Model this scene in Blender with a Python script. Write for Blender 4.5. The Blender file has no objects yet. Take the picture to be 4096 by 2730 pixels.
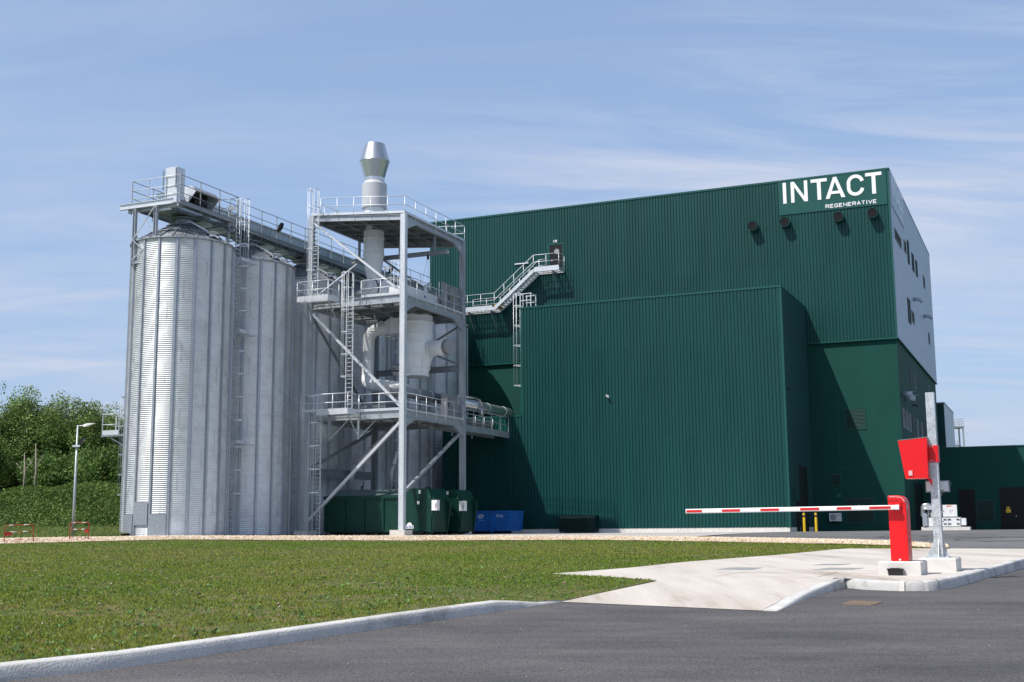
import bpy, math, random
import numpy as np
from mathutils import Vector, Matrix
from mathutils.geometry import delaunay_2d_cdt
random.seed(7)
rng = np.random.default_rng(7)
scene = bpy.context.scene
COL = scene.collection
PI = math.pi
R_ = math.radians

# ---------------------------------------------------------------- camera
E = 0.32                       # eye height above the factory yard (yard is z = 0)
PITCH = math.atan(433 / 2812.0)
ROLL = 0.0074
cam_d = bpy.data.cameras.new('camera')
cam = bpy.data.objects.new('camera', cam_d)
COL.objects.link(cam)
fw = Vector((0, math.cos(PITCH), math.sin(PITCH)))
r0 = Vector((1, 0, 0)); u0 = Vector((0, -math.sin(PITCH), math.cos(PITCH)))
rt = r0 * math.cos(ROLL) - u0 * math.sin(ROLL)
up = u0 * math.cos(ROLL) + r0 * math.sin(ROLL)
cam.matrix_world = Matrix(((rt.x, up.x, -fw.x, 0), (rt.y, up.y, -fw.y, 0), (rt.z, up.z, -fw.z, E), (0, 0, 0, 1)))
cam_d.lens = 43.02
cam_d.sensor_width = 36.0
cam_d.clip_start = 0.1
cam_d.clip_end = 5000
scene.camera = cam

# ---------------------------------------------------------------- sun and sky
SUN = Vector((-0.56, -0.397, 1.0)).normalized()
sun_d = bpy.data.lights.new('sun', 'SUN')
sun_d.energy = 4.9
sun_d.angle = R_(0.5)
sun_d.color = (1.0, 0.95, 0.88)
sun = bpy.data.objects.new('sun', sun_d)
COL.objects.link(sun)
sun.rotation_euler = SUN.to_track_quat('Z', 'Y').to_euler()
sun.location = (-40, -20, 80)

world = bpy.data.worlds.new("World")
scene.world = world
world.use_nodes = True
wn = world.node_tree.nodes; wl = world.node_tree.links
wn.clear()
wo = wn.new('ShaderNodeOutputWorld'); bg = wn.new('ShaderNodeBackground')
sky = wn.new('ShaderNodeTexSky')
sky.sky_type = 'NISHITA'
sky.sun_disc = False
sky.sun_elevation = math.asin(SUN.z)
sky.sun_rotation = math.atan2(SUN.x, SUN.y)
sky.altitude = 50
sky.air_density = 1.3
sky.dust_density = 1.6
sky.ozone_density = 1.6
tc = wn.new('ShaderNodeTexCoord'); sx = wn.new('ShaderNodeSeparateXYZ')
wl.new(tc.outputs['Generated'], sx.inputs[0])
def wmath(op, a, b=None, c=None):
    n = wn.new('ShaderNodeMath'); n.operation = op
    for i, v in enumerate((a, b, c)):
        if v is None: continue
        if isinstance(v, (int, float)): n.inputs[i].default_value = v
        else: wl.new(v, n.inputs[i])
    return n.outputs[0]
zc = wmath('ADD', wmath('MAXIMUM', sx.outputs[2], 0.0), 0.16)
cx_ = wmath('DIVIDE', sx.outputs[0], zc); cy_ = wmath('DIVIDE', sx.outputs[1], zc)
cb = wn.new('ShaderNodeCombineXYZ'); wl.new(cx_, cb.inputs[0]); wl.new(cy_, cb.inputs[1])
def cloud_layer(scale, rot, sc, detail, rough, dist, lo, hi, off):
    mp = wn.new('ShaderNodeMapping'); mp.inputs['Rotation'].default_value = (0, 0, R_(rot)); mp.inputs['Scale'].default_value = sc
    mp.inputs['Location'].default_value = off
    wl.new(cb.outputs[0], mp.inputs[0])
    nz = wn.new('ShaderNodeTexNoise'); nz.inputs['Scale'].default_value = scale; nz.inputs['Detail'].default_value = detail
    nz.inputs['Roughness'].default_value = rough; nz.inputs['Distortion'].default_value = dist
    wl.new(mp.outputs[0], nz.inputs['Vector'])
    mr = wn.new('ShaderNodeMapRange'); mr.interpolation_type = 'SMOOTHSTEP'; wl.new(nz.outputs[0], mr.inputs[0])
    mr.inputs[1].default_value = lo; mr.inputs[2].default_value = hi
    return mr.outputs[0]
c1 = cloud_layer(0.9, 24, (0.45, 1.5, 1), 10, 0.60, 0.9, 0.40, 0.68, (3.1, 1.7, 0))
c2 = cloud_layer(2.4, -20, (0.42, 1.8, 1), 10, 0.62, 1.3, 0.42, 0.70, (0.4, 5.2, 0))
c3 = cloud_layer(0.6, 10, (0.8, 1.2, 1), 3, 0.5, 0.3, 0.38, 0.60, (7.7, 2.1, 0))
cl = wmath('MULTIPLY', wmath('ADD', wmath('MULTIPLY', c1, 0.55), wmath('MULTIPLY', c2, 0.3)), wmath('ADD', wmath('MULTIPLY', c3, 0.75), 0.25))
# thin high veil everywhere, denser near the horizon
hz = wn.new('ShaderNodeMapRange'); wl.new(sx.outputs[2], hz.inputs[0])
hz.inputs[1].default_value = 0.0; hz.inputs[2].default_value = 0.45; hz.inputs[3].default_value = 0.50; hz.inputs[4].default_value = 0.37
hz2 = wn.new('ShaderNodeMapRange'); hz2.interpolation_type = 'SMOOTHSTEP'; wl.new(sx.outputs[2], hz2.inputs[0])   # deeper blue overhead
hz2.inputs[1].default_value = 0.42; hz2.inputs[2].default_value = 0.75; hz2.inputs[3].default_value = 1.0; hz2.inputs[4].default_value = 0.12
veil = wmath('MULTIPLY', hz.outputs[0], hz2.outputs[0])
m0 = wn.new('ShaderNodeMix'); m0.data_type = 'RGBA'
wl.new(veil, m0.inputs[0]); wl.new(sky.outputs[0], m0.inputs[6]); m0.inputs[7].default_value = (5.5, 7.9, 13.0, 1)
cl2 = wmath('MULTIPLY', wmath('MINIMUM', wmath('MULTIPLY', cl, 1.5), 0.85), hz2.outputs[0])
mix = wn.new('ShaderNodeMix'); mix.data_type = 'RGBA'
wl.new(cl2, mix.inputs[0]); wl.new(m0.outputs[2], mix.inputs[6])
mix.inputs[7].default_value = (6.6, 7.2, 8.7, 1)
wl.new(mix.outputs[2], bg.inputs[0])
bg.inputs[1].default_value = 0.095
wl.new(bg.outputs[0], wo.inputs[0])

scene.view_settings.view_transform = 'Standard'
scene.view_settings.look = 'None'
scene.view_settings.gamma = 1.0
scene.view_settings.use_curve_mapping = False
scene.view_settings.exposure = 0.0
scene.render.engine = 'CYCLES'
scene.cycles.max_bounces = 8
scene.cycles.use_denoising = True

# ---------------------------------------------------------------- frames
TH = math.atan2(-0.40119114, 0.91599436)      # the factory's own grid: u along the facade, v away from the camera
CU, SU = math.cos(TH), math.sin(TH)
def W(u, v, z=0.0):
    return Vector((u * CU - v * SU, u * SU + v * CU, z))

# ---------------------------------------------------------------- mesh collector
class MB:
    def __init__(s): s.v = []; s.f = []; s.sm = []; s.starts = []
    def add(s, vs, fs, smooth=False):
        o = len(s.v); s.starts.append((o, len(s.f))); s.v.extend([tuple(p) for p in vs])
        for f in fs: s.f.append(tuple(i + o for i in f)); s.sm.append(smooth)
        return s
    def box(s, x0, x1, y0, y1, z0, z1):
        if x0 > x1: x0, x1 = x1, x0
        if y0 > y1: y0, y1 = y1, y0
        if z0 > z1: z0, z1 = z1, z0
        return s.add([(x0,y0,z0),(x1,y0,z0),(x1,y1,z0),(x0,y1,z0),(x0,y0,z1),(x1,y0,z1),(x1,y1,z1),(x0,y1,z1)],
              [(0,3,2,1),(4,5,6,7),(0,1,5,4),(1,2,6,5),(2,3,7,6),(3,0,4,7)])
    def hexa(s, bot, top):                      # 4 bottom points ccw, 4 top points
        return s.add(list(bot) + list(top), [(0,3,2,1),(4,5,6,7),(0,1,5,4),(1,2,6,5),(2,3,7,6),(3,0,4,7)])
    def _fr(s, d, upv=None):
        d = d.normalized()
        a = Vector(upv) if upv else (Vector((0,0,1)) if abs(d.z) < 0.95 else Vector((0,1,0)))
        x = d.cross(a)
        if x.length < 1e-5: x = d.cross(Vector((1,0,0)))
        x.normalize(); y = x.cross(d).normalized()
        return x, y
    def bar(s, p, q, w, h=None, upv=None):
        p = Vector(p); q = Vector(q); h = h or w
        x, y = s._fr(q - p, upv); x = x * w / 2; y = y * h / 2
        return s.add([p-x-y, p+x-y, p+x+y, p-x+y, q-x-y, q+x-y, q+x+y, q-x+y],
                     [(0,1,2,3),(7,6,5,4),(0,4,5,1),(1,5,6,2),(2,6,7,3),(3,7,4,0)])
    def ibeam(s, p, q, w, h, t=0.02, upv=None):
        p = Vector(p); q = Vector(q); x, y = s._fr(q - p, upv)
        s.bar(p + y*(h/2 - t/2), q + y*(h/2 - t/2), w, t, y)
        s.bar(p - y*(h/2 - t/2), q - y*(h/2 - t/2), w, t, y)
        s.bar(p, q, t, h - 2*t - 0.002, y)
        return s
    def tube(s, pts, r, n=8, cap=True):
        pts = [Vector(p) for p in pts]; rings = []
        if isinstance(r, (int, float)): r = [r] * len(pts)
        x = y = None
        for i, p in enumerate(pts):
            d = (pts[min(i+1, len(pts)-1)] - pts[max(i-1, 0)]).normalized()
            if x is None: x, y = s._fr(d)
            else:
                x = (x - d * x.dot(d)).normalized(); y = x.cross(d)
            k = 1.0
            if 0 < i < len(pts)-1:
                c = (pts[i+1]-p).normalized().dot((p-pts[i-1]).normalized()); k = 1/ max(0.5, math.sqrt(max(0.05,(1+c)/2)))
            rings.append([p + (x*math.cos(2*PI*j/n) + y*math.sin(2*PI*j/n)) * r[i] * (k if k < 1.15 else 1.05) for j in range(n)])
        vs = [v for rg in rings for v in rg]; fs = []
        for i in range(len(rings)-1):
            for j in range(n):
                a = i*n+j; b = i*n+(j+1) % n
                fs.append((a, b, b+n, a+n))
        s.add(vs, fs, True)
        if cap:
            o = len(s.v) - len(vs)
            s.f.append(tuple(o + j for j in reversed(range(n)))); s.sm.append(False)
            s.f.append(tuple(o + (len(rings)-1)*n + j for j in range(n))); s.sm.append(False)
        return s
    def lathe(s, c, prof, n=24, smooth=True, a0=0.0, a1=2*PI, cap=True):   # prof: (r, z)
        if smooth and len(prof) > 2 and len(prof) < 60:
            runs = [[prof[0]]]
            for i in range(1, len(prof)-1):
                runs[-1].append(prof[i])
                p, q, r_ = prof[i-1], prof[i], prof[i+1]
                t1 = math.atan2(q[1]-p[1], q[0]-p[0]); t2 = math.atan2(r_[1]-q[1], r_[0]-q[0])
                dd = abs((t2-t1+PI) % (2*PI) - PI)
                if dd > R_(13): runs.append([q])
            runs[-1].append(prof[-1])
            if len(runs) > 1:
                k0 = (len(s.v), len(s.f))
                for i, rn in enumerate(runs): s._lathe(c, rn, n, True, a0, a1, False)
                if cap:
                    for rr, z, fl in ((prof[0][0], prof[0][1], True), (prof[-1][0], prof[-1][1], False)):
                        if rr > 1e-4:
                            v = [(c[0]+rr*math.cos(2*PI*j/n), c[1]+rr*math.sin(2*PI*j/n), c[2]+z) for j in range(n)]
                            s.add(v, [tuple(reversed(range(n))) if fl else tuple(range(n))])
                return s
        return s._lathe(c, prof, n, smooth, a0, a1, cap)
    def _lathe(s, c, prof, n=24, smooth=True, a0=0.0, a1=2*PI, cap=True):
        full = abs(a1 - a0 - 2*PI) < 1e-6; m = n if full else n + 1; vs = []
        for r, z in prof:
            for j in range(m):
                a = a0 + (a1-a0)*j/n
                vs.append((c[0] + r*math.cos(a), c[1] + r*math.sin(a), c[2] + z))
        fs = []
        for i in range(len(prof)-1):
            for j in range(n):
                a = i*m+j; b = i*m+(j+1) % m
                fs.append((a, b, b+m, a+m))
        if full and cap:
            fs2 = []
            if prof[0][0] > 1e-4: fs2.append(tuple(reversed(range(m))))
            if prof[-1][0] > 1e-4: fs2.append(tuple((len(prof)-1)*m + j for j in range(m)))
            o = len(s.v); s.add(vs, fs, smooth)
            for f in fs2: s.f.append(tuple(i+o for i in f)); s.sm.append(False)
            return s
        return s.add(vs, fs, smooth)
    def prism(s, pts, d):                        # closed polygon extruded by vector d
        n = len(pts); d = Vector(d); a = [Vector(p) for p in pts]; b = [p + d for p in a]
        return s.add(a + b, [tuple(reversed(range(n))), tuple(range(n, 2*n))] + [(i, (i+1) % n, (i+1) % n + n, i+n) for i in range(n)])
    def build_each(s, name, mat, parent, per=1):
        # one object per piece; a piece is `per` consecutive primitives
        st = s.starts + [(len(s.v), len(s.f))]; out = []
        for i in range(0, len(st)-1, per):
            (v0, f0), (v1, f1) = st[i], st[min(i+per, len(st)-1)]
            m = MB(); m.v = s.v[v0:v1]; m.f = [tuple(k-v0 for k in f) for f in s.f[f0:f1]]; m.sm = s.sm[f0:f1]
            out.append(m.build(name, mat, parent))
        return out
    def build(s, name, mat, parent=None, loc=(0,0,0), rot=0.0, origin=None):
        o = Vector(origin) if origin is not None else (Vector(parent['_o']) if parent is not None and '_o' in parent else Vector(loc))
        me = bpy.data.meshes.new(name)
        me.from_pydata([(p[0]-o.x, p[1]-o.y, p[2]-o.z) for p in s.v], [], s.f)
        me.polygons.foreach_set('use_smooth', s.sm)
        me.update(); me.materials.append(mat)
        ob = bpy.data.objects.new(name, me); COL.objects.link(ob)
        if parent is not None: ob.parent = parent; ob['_o'] = parent['_o'] if '_o' in parent else (0,0,0)
        return ob

def tag(o, label=None, cat=None, group=None, kind=None):
    if label: o['label'] = label
    if cat: o['category'] = cat
    if group: o['group'] = group
    if kind: o['kind'] = kind
    return o
def thing(name, label, cat, o, frame='G', group=None):
    """Empty at base point o, given in its frame; children are modelled in that frame's coordinates."""
    e = bpy.data.objects.new(name, None); COL.objects.link(e)
    e.empty_display_size = 0.3
    if frame == 'G': e.location = W(*o); e.rotation_euler = (0, 0, TH)
    else: e.location = o
    e['_o'] = tuple(o)
    return tag(e, label, cat, group)
def solo(mb, name, mat, label, cat, o, frame='G', group=None, kind=None):
    ob = mb.build(name, mat, None, origin=o)
    if frame == 'G': ob.location = W(*o); ob.rotation_euler = (0, 0, TH)
    else: ob.location = o
    return tag(ob, label, cat, group, kind)
def copy_tree(o, parent=None):
    c = o.copy(); COL.objects.link(c)
    if parent is not None: c.parent = parent
    for ch in list(o.children): copy_tree(ch, c)
    return c

# ---------------------------------------------------------------- materials
def newmat(name):
    m = bpy.data.materials.new(name); m.use_nodes = True
    nt = m.node_tree; b = nt.nodes['Principled BSDF']
    return m, nt.nodes, nt.links, b
def mat(name, col, rough=0.6, metal=0.0, var=0.12, scale=3.0, bump=0.0, bscale=40.0, detail=5.0, spec=None, rvar=0.0, stretch=None, coat=0.0):
    m, n, l, b = newmat(name)
    t = n.new('ShaderNodeTexCoord'); mp = n.new('ShaderNodeMapping'); l.new(t.outputs['Object'], mp.inputs[0])
    if stretch: mp.inputs['Scale'].default_value = stretch
    nz = n.new('ShaderNodeTexNoise'); nz.inputs['Scale'].default_value = scale; nz.inputs['Detail'].default_value = detail; nz.inputs['Roughness'].default_value = 0.62
    l.new(mp.outputs[0], nz.inputs['Vector'])
    cr = n.new('ShaderNodeValToRGB'); cr.color_ramp.elements[0].position = 0.3; cr.color_ramp.elements[1].position = 0.7
    cr.color_ramp.elements[0].color = tuple(c*(1-var) for c in col[:3]) + (1,)
    cr.color_ramp.elements[1].color = tuple(min(1, c*(1+var)) for c in col[:3]) + (1,)
    l.new(nz.outputs[0], cr.inputs[0]); l.new(cr.outputs[0], b.inputs['Base Color'])
    b.inputs['Roughness'].default_value = rough; b.inputs['Metallic'].default_value = metal
    if spec is not None: b.inputs['Specular IOR Level'].default_value = spec
    if coat: b.inputs['Coat Weight'].default_value = coat
    if rvar:
        mr = n.new('ShaderNodeMapRange'); l.new(nz.outputs[0], mr.inputs[0]); mr.inputs[1].default_value = 0.3; mr.inputs[2].default_value = 0.7
        mr.inputs[3].default_value = rough - rvar; mr.inputs[4].default_value = rough + rvar; l.new(mr.outputs[0], b.inputs['Roughness'])
    if bump:
        n2 = n.new('ShaderNodeTexNoise'); n2.inputs['Scale'].default_value = bscale; n2.inputs['Detail'].default_value = 4
        l.new(mp.outputs[0], n2.inputs['Vector'])
        bp = n.new('ShaderNodeBump'); bp.inputs['Strength'].default_value = bump; bp.inputs['Distance'].default_value = 0.02
        l.new(n2.outputs[0], bp.inputs['Height']); l.new(bp.outputs[0], b.inputs['Normal'])
    return m
def galv(name, col, rough, metal, scale=9.0, var=0.2):
    m, n, l, b = newmat(name)
    t = n.new('ShaderNodeTexCoord')
    vo = n.new('ShaderNodeTexVoronoi'); vo.inputs['Scale'].default_value = scale
    nz = n.new('ShaderNodeTexNoise'); nz.inputs['Scale'].default_value = 0.7; nz.inputs['Detail'].default_value = 6
    dn = n.new('ShaderNodeTexNoise'); dn.inputs['Scale'].default_value = scale*0.8; dn.inputs['Detail'].default_value = 3
    l.new(t.outputs['Object'], nz.inputs['Vector']); l.new(t.outputs['Object'], dn.inputs['Vector'])
    mx = n.new('ShaderNodeMix'); mx.data_type = 'RGBA'; mx.blend_type = 'LINEAR_LIGHT'; mx.inputs[0].default_value = 0.12
    l.new(t.outputs['Object'], mx.inputs[6]); l.new(dn.outputs['Color'], mx.inputs[7]); l.new(mx.outputs[2], vo.inputs['Vector'])
    sp = n.new('ShaderNodeSeparateColor'); l.new(vo.outputs['Color'], sp.inputs[0])
    ad = n.new('ShaderNodeMath'); ad.operation = 'ADD'; l.new(sp.outputs[0], ad.inputs[0]); l.new(nz.outputs[0], ad.inputs[1])
    mr = n.new('ShaderNodeMapRange'); l.new(ad.outputs[0], mr.inputs[0]); mr.inputs[1].default_value = 0.2; mr.inputs[2].default_value = 1.5
    mr.inputs[3].default_value = 1 - var; mr.inputs[4].default_value = 1 + var
    vm = n.new('ShaderNodeVectorMath'); vm.operation = 'SCALE'; vm.inputs[0].default_value = col[:3]; l.new(mr.outputs[0], vm.inputs['Scale'])
    l.new(vm.outputs[0], b.inputs['Base Color'])
    m2 = n.new('ShaderNodeMapRange'); l.new(ad.outputs[0], m2.inputs[0]); m2.inputs[1].default_value = 0.2; m2.inputs[2].default_value = 1.5
    m2.inputs[3].default_value = rough - 0.07; m2.inputs[4].default_value = rough + 0.1; l.new(m2.outputs[0], b.inputs['Roughness'])
    b.inputs['Metallic'].default_value = metal
    return m

GREEN = (0.001, 0.053, 0.049)
M = {}
M['green_clad'] = mat('green_cladding', GREEN, 0.45, spec=0.35, var=0.06, scale=0.5, detail=8, stretch=(1,1,0.25), rvar=0.05)
def sheet_var(m, w, amt):
    n, l = m.node_tree.nodes, m.node_tree.links; b = n['Principled BSDF']; src = b.inputs['Base Color'].links[0].from_socket
    t = n.new('ShaderNodeTexCoord'); s = n.new('ShaderNodeSeparateXYZ'); l.new(t.outputs['Object'], s.inputs[0])
    d = n.new('ShaderNodeMath'); d.operation = 'DIVIDE'; l.new(s.outputs[0], d.inputs[0]); d.inputs[1].default_value = w
    f = n.new('ShaderNodeMath'); f.operation = 'FLOOR'; l.new(d.outputs[0], f.inputs[0])
    d2 = n.new('ShaderNodeMath'); d2.operation = 'DIVIDE'; l.new(s.outputs[2], d2.inputs[0]); d2.inputs[1].default_value = 7.1
    f2 = n.new('ShaderNodeMath'); f2.operation = 'FLOOR'; l.new(d2.outputs[0], f2.inputs[0])
    c = n.new('ShaderNodeCombineXYZ'); l.new(f.outputs[0], c.inputs[0]); l.new(f2.outputs[0], c.inputs[1])
    wn_ = n.new('ShaderNodeTexWhiteNoise'); wn_.noise_dimensions = '2D'; l.new(c.outputs[0], wn_.inputs['Vector'])
    mr = n.new('ShaderNodeMapRange'); l.new(wn_.outputs['Value'], mr.inputs[0]); mr.inputs[3].default_value = 1-amt; mr.inputs[4].default_value = 1+amt
    vm = n.new('ShaderNodeVectorMath'); vm.operation = 'SCALE'; l.new(src, vm.inputs[0]); l.new(mr.outputs[0], vm.inputs['Scale']); l.new(vm.outputs[0], b.inputs['Base Color'])
sheet_var(M['green_clad'], 1.048, 0.07)
M['green_flat'] = mat('green_render', (0.004, 0.060, 0.047), 0.75, spec=0.25, var=0.10, scale=0.35, detail=9, bump=0.1, bscale=12, stretch=(1,1,0.4))
M['green_trim'] = mat('green_trim', (0.002, 0.075, 0.062), 0.4, var=0.04)
M['green_slat'] = mat('green_slat', (0.002, 0.046, 0.037), 0.6, spec=0.2)
M['green_dark'] = mat('dark_green_louvre', (0.001, 0.022, 0.020), 0.5, spec=0.3)
M['grey_clad'] = mat('grey_cladding', (0.40, 0.47, 0.55), 0.38, metal=0.2, var=0.05, scale=0.6)
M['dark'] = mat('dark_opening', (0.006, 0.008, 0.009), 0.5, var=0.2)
M['glass'] = mat('dark_glass', (0.008, 0.010, 0.012), 0.6, spec=0.2, var=0.2)
M['door_dark'] = mat('anthracite_door', (0.010, 0.010, 0.013), 0.55, spec=0.25, var=0.1)
M['silo'] = galv('silo_sheet', (0.70, 0.72, 0.745), 0.46, 0.52, scale=2.2, var=0.09)
M['cover_plate'] = mat('cover_plate_steel', (0.30, 0.31, 0.31), 0.7, metal=0.1, var=0.15, scale=5)
M['silo_post'] = galv('silo_stiffener', (0.40, 0.43, 0.47), 0.42, 0.6, scale=14, var=0.16)
M['roof_metal'] = galv('silo_roof', (0.36, 0.38, 0.41), 0.4, 0.75, scale=5, var=0.14)
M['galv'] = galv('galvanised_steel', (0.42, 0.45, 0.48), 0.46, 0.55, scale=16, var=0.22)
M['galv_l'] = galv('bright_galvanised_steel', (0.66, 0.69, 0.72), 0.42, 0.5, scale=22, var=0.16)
M['galv_d'] = galv('dark_galvanised_steel', (0.26, 0.28, 0.30), 0.5, 0.55, scale=16, var=0.2)  # darker steel tone; also puts shade of rear and underside parts into colour
M['spangle'] = galv('spangled_steel', (0.52, 0.56, 0.58), 0.42, 0.5, scale=26, var=0.34)
M['trough'] = galv('trough_sheet', (0.40, 0.46, 0.50), 0.38, 0.8, scale=7, var=0.22)
M['cream'] = mat('cream_white_paint', (0.78, 0.80, 0.82), 0.45, var=0.03, scale=2.2, detail=7)
M['white'] = mat('white_paint', (0.78, 0.79, 0.80), 0.4, var=0.04)
M['stackmetal'] = mat('stainless_sheet', (0.62, 0.64, 0.66), 0.3, metal=0.9, var=0.06, scale=1.5, stretch=(1,1,0.3))
M['duct'] = mat('galvanised_duct', (0.55, 0.56, 0.56), 0.26, metal=0.9, var=0.12, scale=2.0)
M['plastic_grey'] = mat('grey_plastic', (0.30, 0.31, 0.32), 0.4, var=0.08)
M['cabinet'] = mat('stainless_cabinet', (0.30, 0.30, 0.31), 0.36, metal=0.35, var=0.07, scale=2)
M['concrete'] = mat('concrete', (0.58, 0.55, 0.50), 0.85, var=0.16, scale=2.5, detail=9, bump=0.15, bscale=60)
M['concrete_w'] = mat('white_concrete', (0.66, 0.64, 0.61), 0.85, var=0.12, scale=3.5, detail=9, bump=0.2, bscale=70)
M['bin_green'] = mat('container_green', (0.003, 0.038, 0.027), 0.4, spec=0.35, var=0.22, scale=1.6, detail=8, rvar=0.08)
M['bin_lid'] = mat('container_lid', (0.07, 0.11, 0.11), 0.5, var=0.2, scale=2)
M['blue'] = mat('skip_blue', (0.012, 0.14, 0.48), 0.5, var=0.28, scale=2.4, detail=9)
M['red'] = mat('red_paint', (0.74, 0.005, 0.008), 0.36, var=0.05, scale=3)
M['red_dull'] = mat('worn_red_paint', (0.42, 0.02, 0.02), 0.5, var=0.2, scale=6)
M['black'] = mat('black_plastic', (0.012, 0.012, 0.013), 0.42, var=0.15)
M['yellow'] = mat('yellow_paint', (0.72, 0.46, 0.01), 0.5, var=0.1)
M['orange'] = mat('orange_label', (0.75, 0.14, 0.02), 0.5, var=0.05)
M['blue_label'] = mat('blue_label', (0.03, 0.08, 0.35), 0.5, var=0.05)
M['text_white'] = mat('sign_white', (0.86, 0.87, 0.87), 0.5, var=0.01)
M['text_grey'] = mat('sign_pale', (0.80, 0.88, 0.95), 0.5, var=0.02)
M['sign_side'] = mat('sign_grey_panel', (0.30, 0.40, 0.50), 0.4, var=0.03)
M['rubber'] = mat('rubber_cable', (0.01, 0.01, 0.01), 0.6)
M['insul'] = mat('insulated_pipe', (0.55, 0.56, 0.57), 0.5, metal=0.2, var=0.1)
M['bark'] = mat('bark', (0.13, 0.10, 0.075), 0.9, var=0.35, scale=4, bump=0.5, bscale=20)
M['bark_pale'] = mat('pale_bark', (0.34, 0.29, 0.24), 0.9, var=0.3, scale=4)

# ---------------------------------------------------------------- terrain
def lerp_tab(x, tab):
    if x <= tab[0][0]: return tab[0][1]
    for (a, va), (b, vb) in zip(tab, tab[1:]):
        if x <= b: return va + (vb - va) * (x - a) / (b - a)
    return tab[-1][1]
def roadz(Y): return E + lerp_tab(Y, [(-30, -1.3), (0, -1.3), (5, -1.2), (9, -1.1), (16, -0.89), (26, -0.9), (60, -0.9)])
YN = [(-0.6, 60.0), (-0.418, 62.0), (-0.276, 62.0), (-0.09, 66.2), (0.064, 62.2), (0.215, 51.0), (0.308, 41.3), (0.344, 36.0), (0.9, 34.0)]
ZN = [(-0.6, -0.53), (-0.418, -0.53), (-0.276, -0.386), (-0.09, -0.56), (0.064, -0.56), (0.215, -0.64), (0.308, -0.63), (0.344, -0.645), (0.9, -0.66)]
YF = [(-0.6, 63.6), (-0.418, 65.0), (-0.276, 64.6), (-0.09, 68.6), (0.064, 64.4), (0.215, 53.2), (0.308, 43.2), (0.344, 37.0), (0.9, 36.0)]
ZF = [(-0.6, -0.30), (-0.418, -0.30), (-0.276, -0.24), (-0.09, -0.34), (0.064, -0.40), (0.215, -0.50), (0.308, -0.55), (0.344, -0.62), (0.9, -0.64)]
def landz(X, Y):
    t = max(-0.6, min(0.9, X / max(Y, 1.0)))
    yn, yf = lerp_tab(t, YN), lerp_tab(t, YF)
    tab = [(y, z) for y, z in ((-30, -1.1), (6, -1.05), (9, -0.98), (14, -0.85), (16, -0.80), (20, -0.75), (30, -0.70)) if y < yn - 3]
    tab += [(yn, lerp_tab(t, ZN)), (yf, lerp_tab(t, ZF)), (max(yf + 8, 84), -0.315)]
    return E + lerp_tab(Y, tab)
def xy_at(px, py, zf):                           # survey: sight line of the plan point -> ground position
    d = fw * 2812.0 + rt * (px - 1176.5) + up * (784.0 - py)
    lo, hi = 3.0, 400.0
    last = None
    Y = lo
    while Y < hi:
        X = d.x / d.y * Y; z = E + d.z / d.y * Y
        if z <= zf(X, Y): return (X, Y)
        Y += 0.02 + Y * 0.0006
    return (d.x / d.y * hi, hi)

def sheet(name, outline, zf, matl, step, off=0.0, extra=None):
    vs = [Vector((x, y)) for x, y in outline]
    n = len(vs)
    # densify outline
    dv = []
    for i in range(n):
        a, b = vs[i], vs[(i+1) % n]; k = max(1, int((b-a).length / step))
        for j in range(k): dv.append(a + (b-a) * j / k)
    xs = [v.x for v in dv]; ys = [v.y for v in dv]; N = len(dv)
    def inside(x, y):
        c = False; j = N - 1
        for i in range(N):
            if (ys[i] > y) != (ys[j] > y) and x < (xs[j]-xs[i]) * (y-ys[i]) / (ys[j]-ys[i]) + xs[i]: c = not c
            j = i
        return c
    pts = list(dv)
    y = min(ys) + step * 0.5
    while y < max(ys):
        x = min(xs) + step * 0.5
        while x < max(xs):
            if inside(x, y): pts.append(Vector((x + random.uniform(-.1,.1)*step, y + random.uniform(-.1,.1)*step)))
            x += step
        y += step
    v2, e2, f2, _, _, _ = delaunay_2d_cdt(pts, [(i, (i+1) % N) for i in range(N)], [list(range(N))], 1, 1e-4)
    me = bpy.data.meshes.new(name)
    me.from_pydata([(v.x, v.y, zf(v.x, v.y) + off) for v in v2], [], [tuple(f) for f in f2])
    me.update()
    for p in me.polygons:
        if p.normal.z < 0:
            p.flip()
    me.polygons.foreach_set('use_smooth', [True]*len(me.polygons))
    me.materials.append(matl)
    ob = bpy.data.objects.new(name, me); COL.objects.link(ob)
    tag(ob, kind='structure')
    return ob

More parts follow.
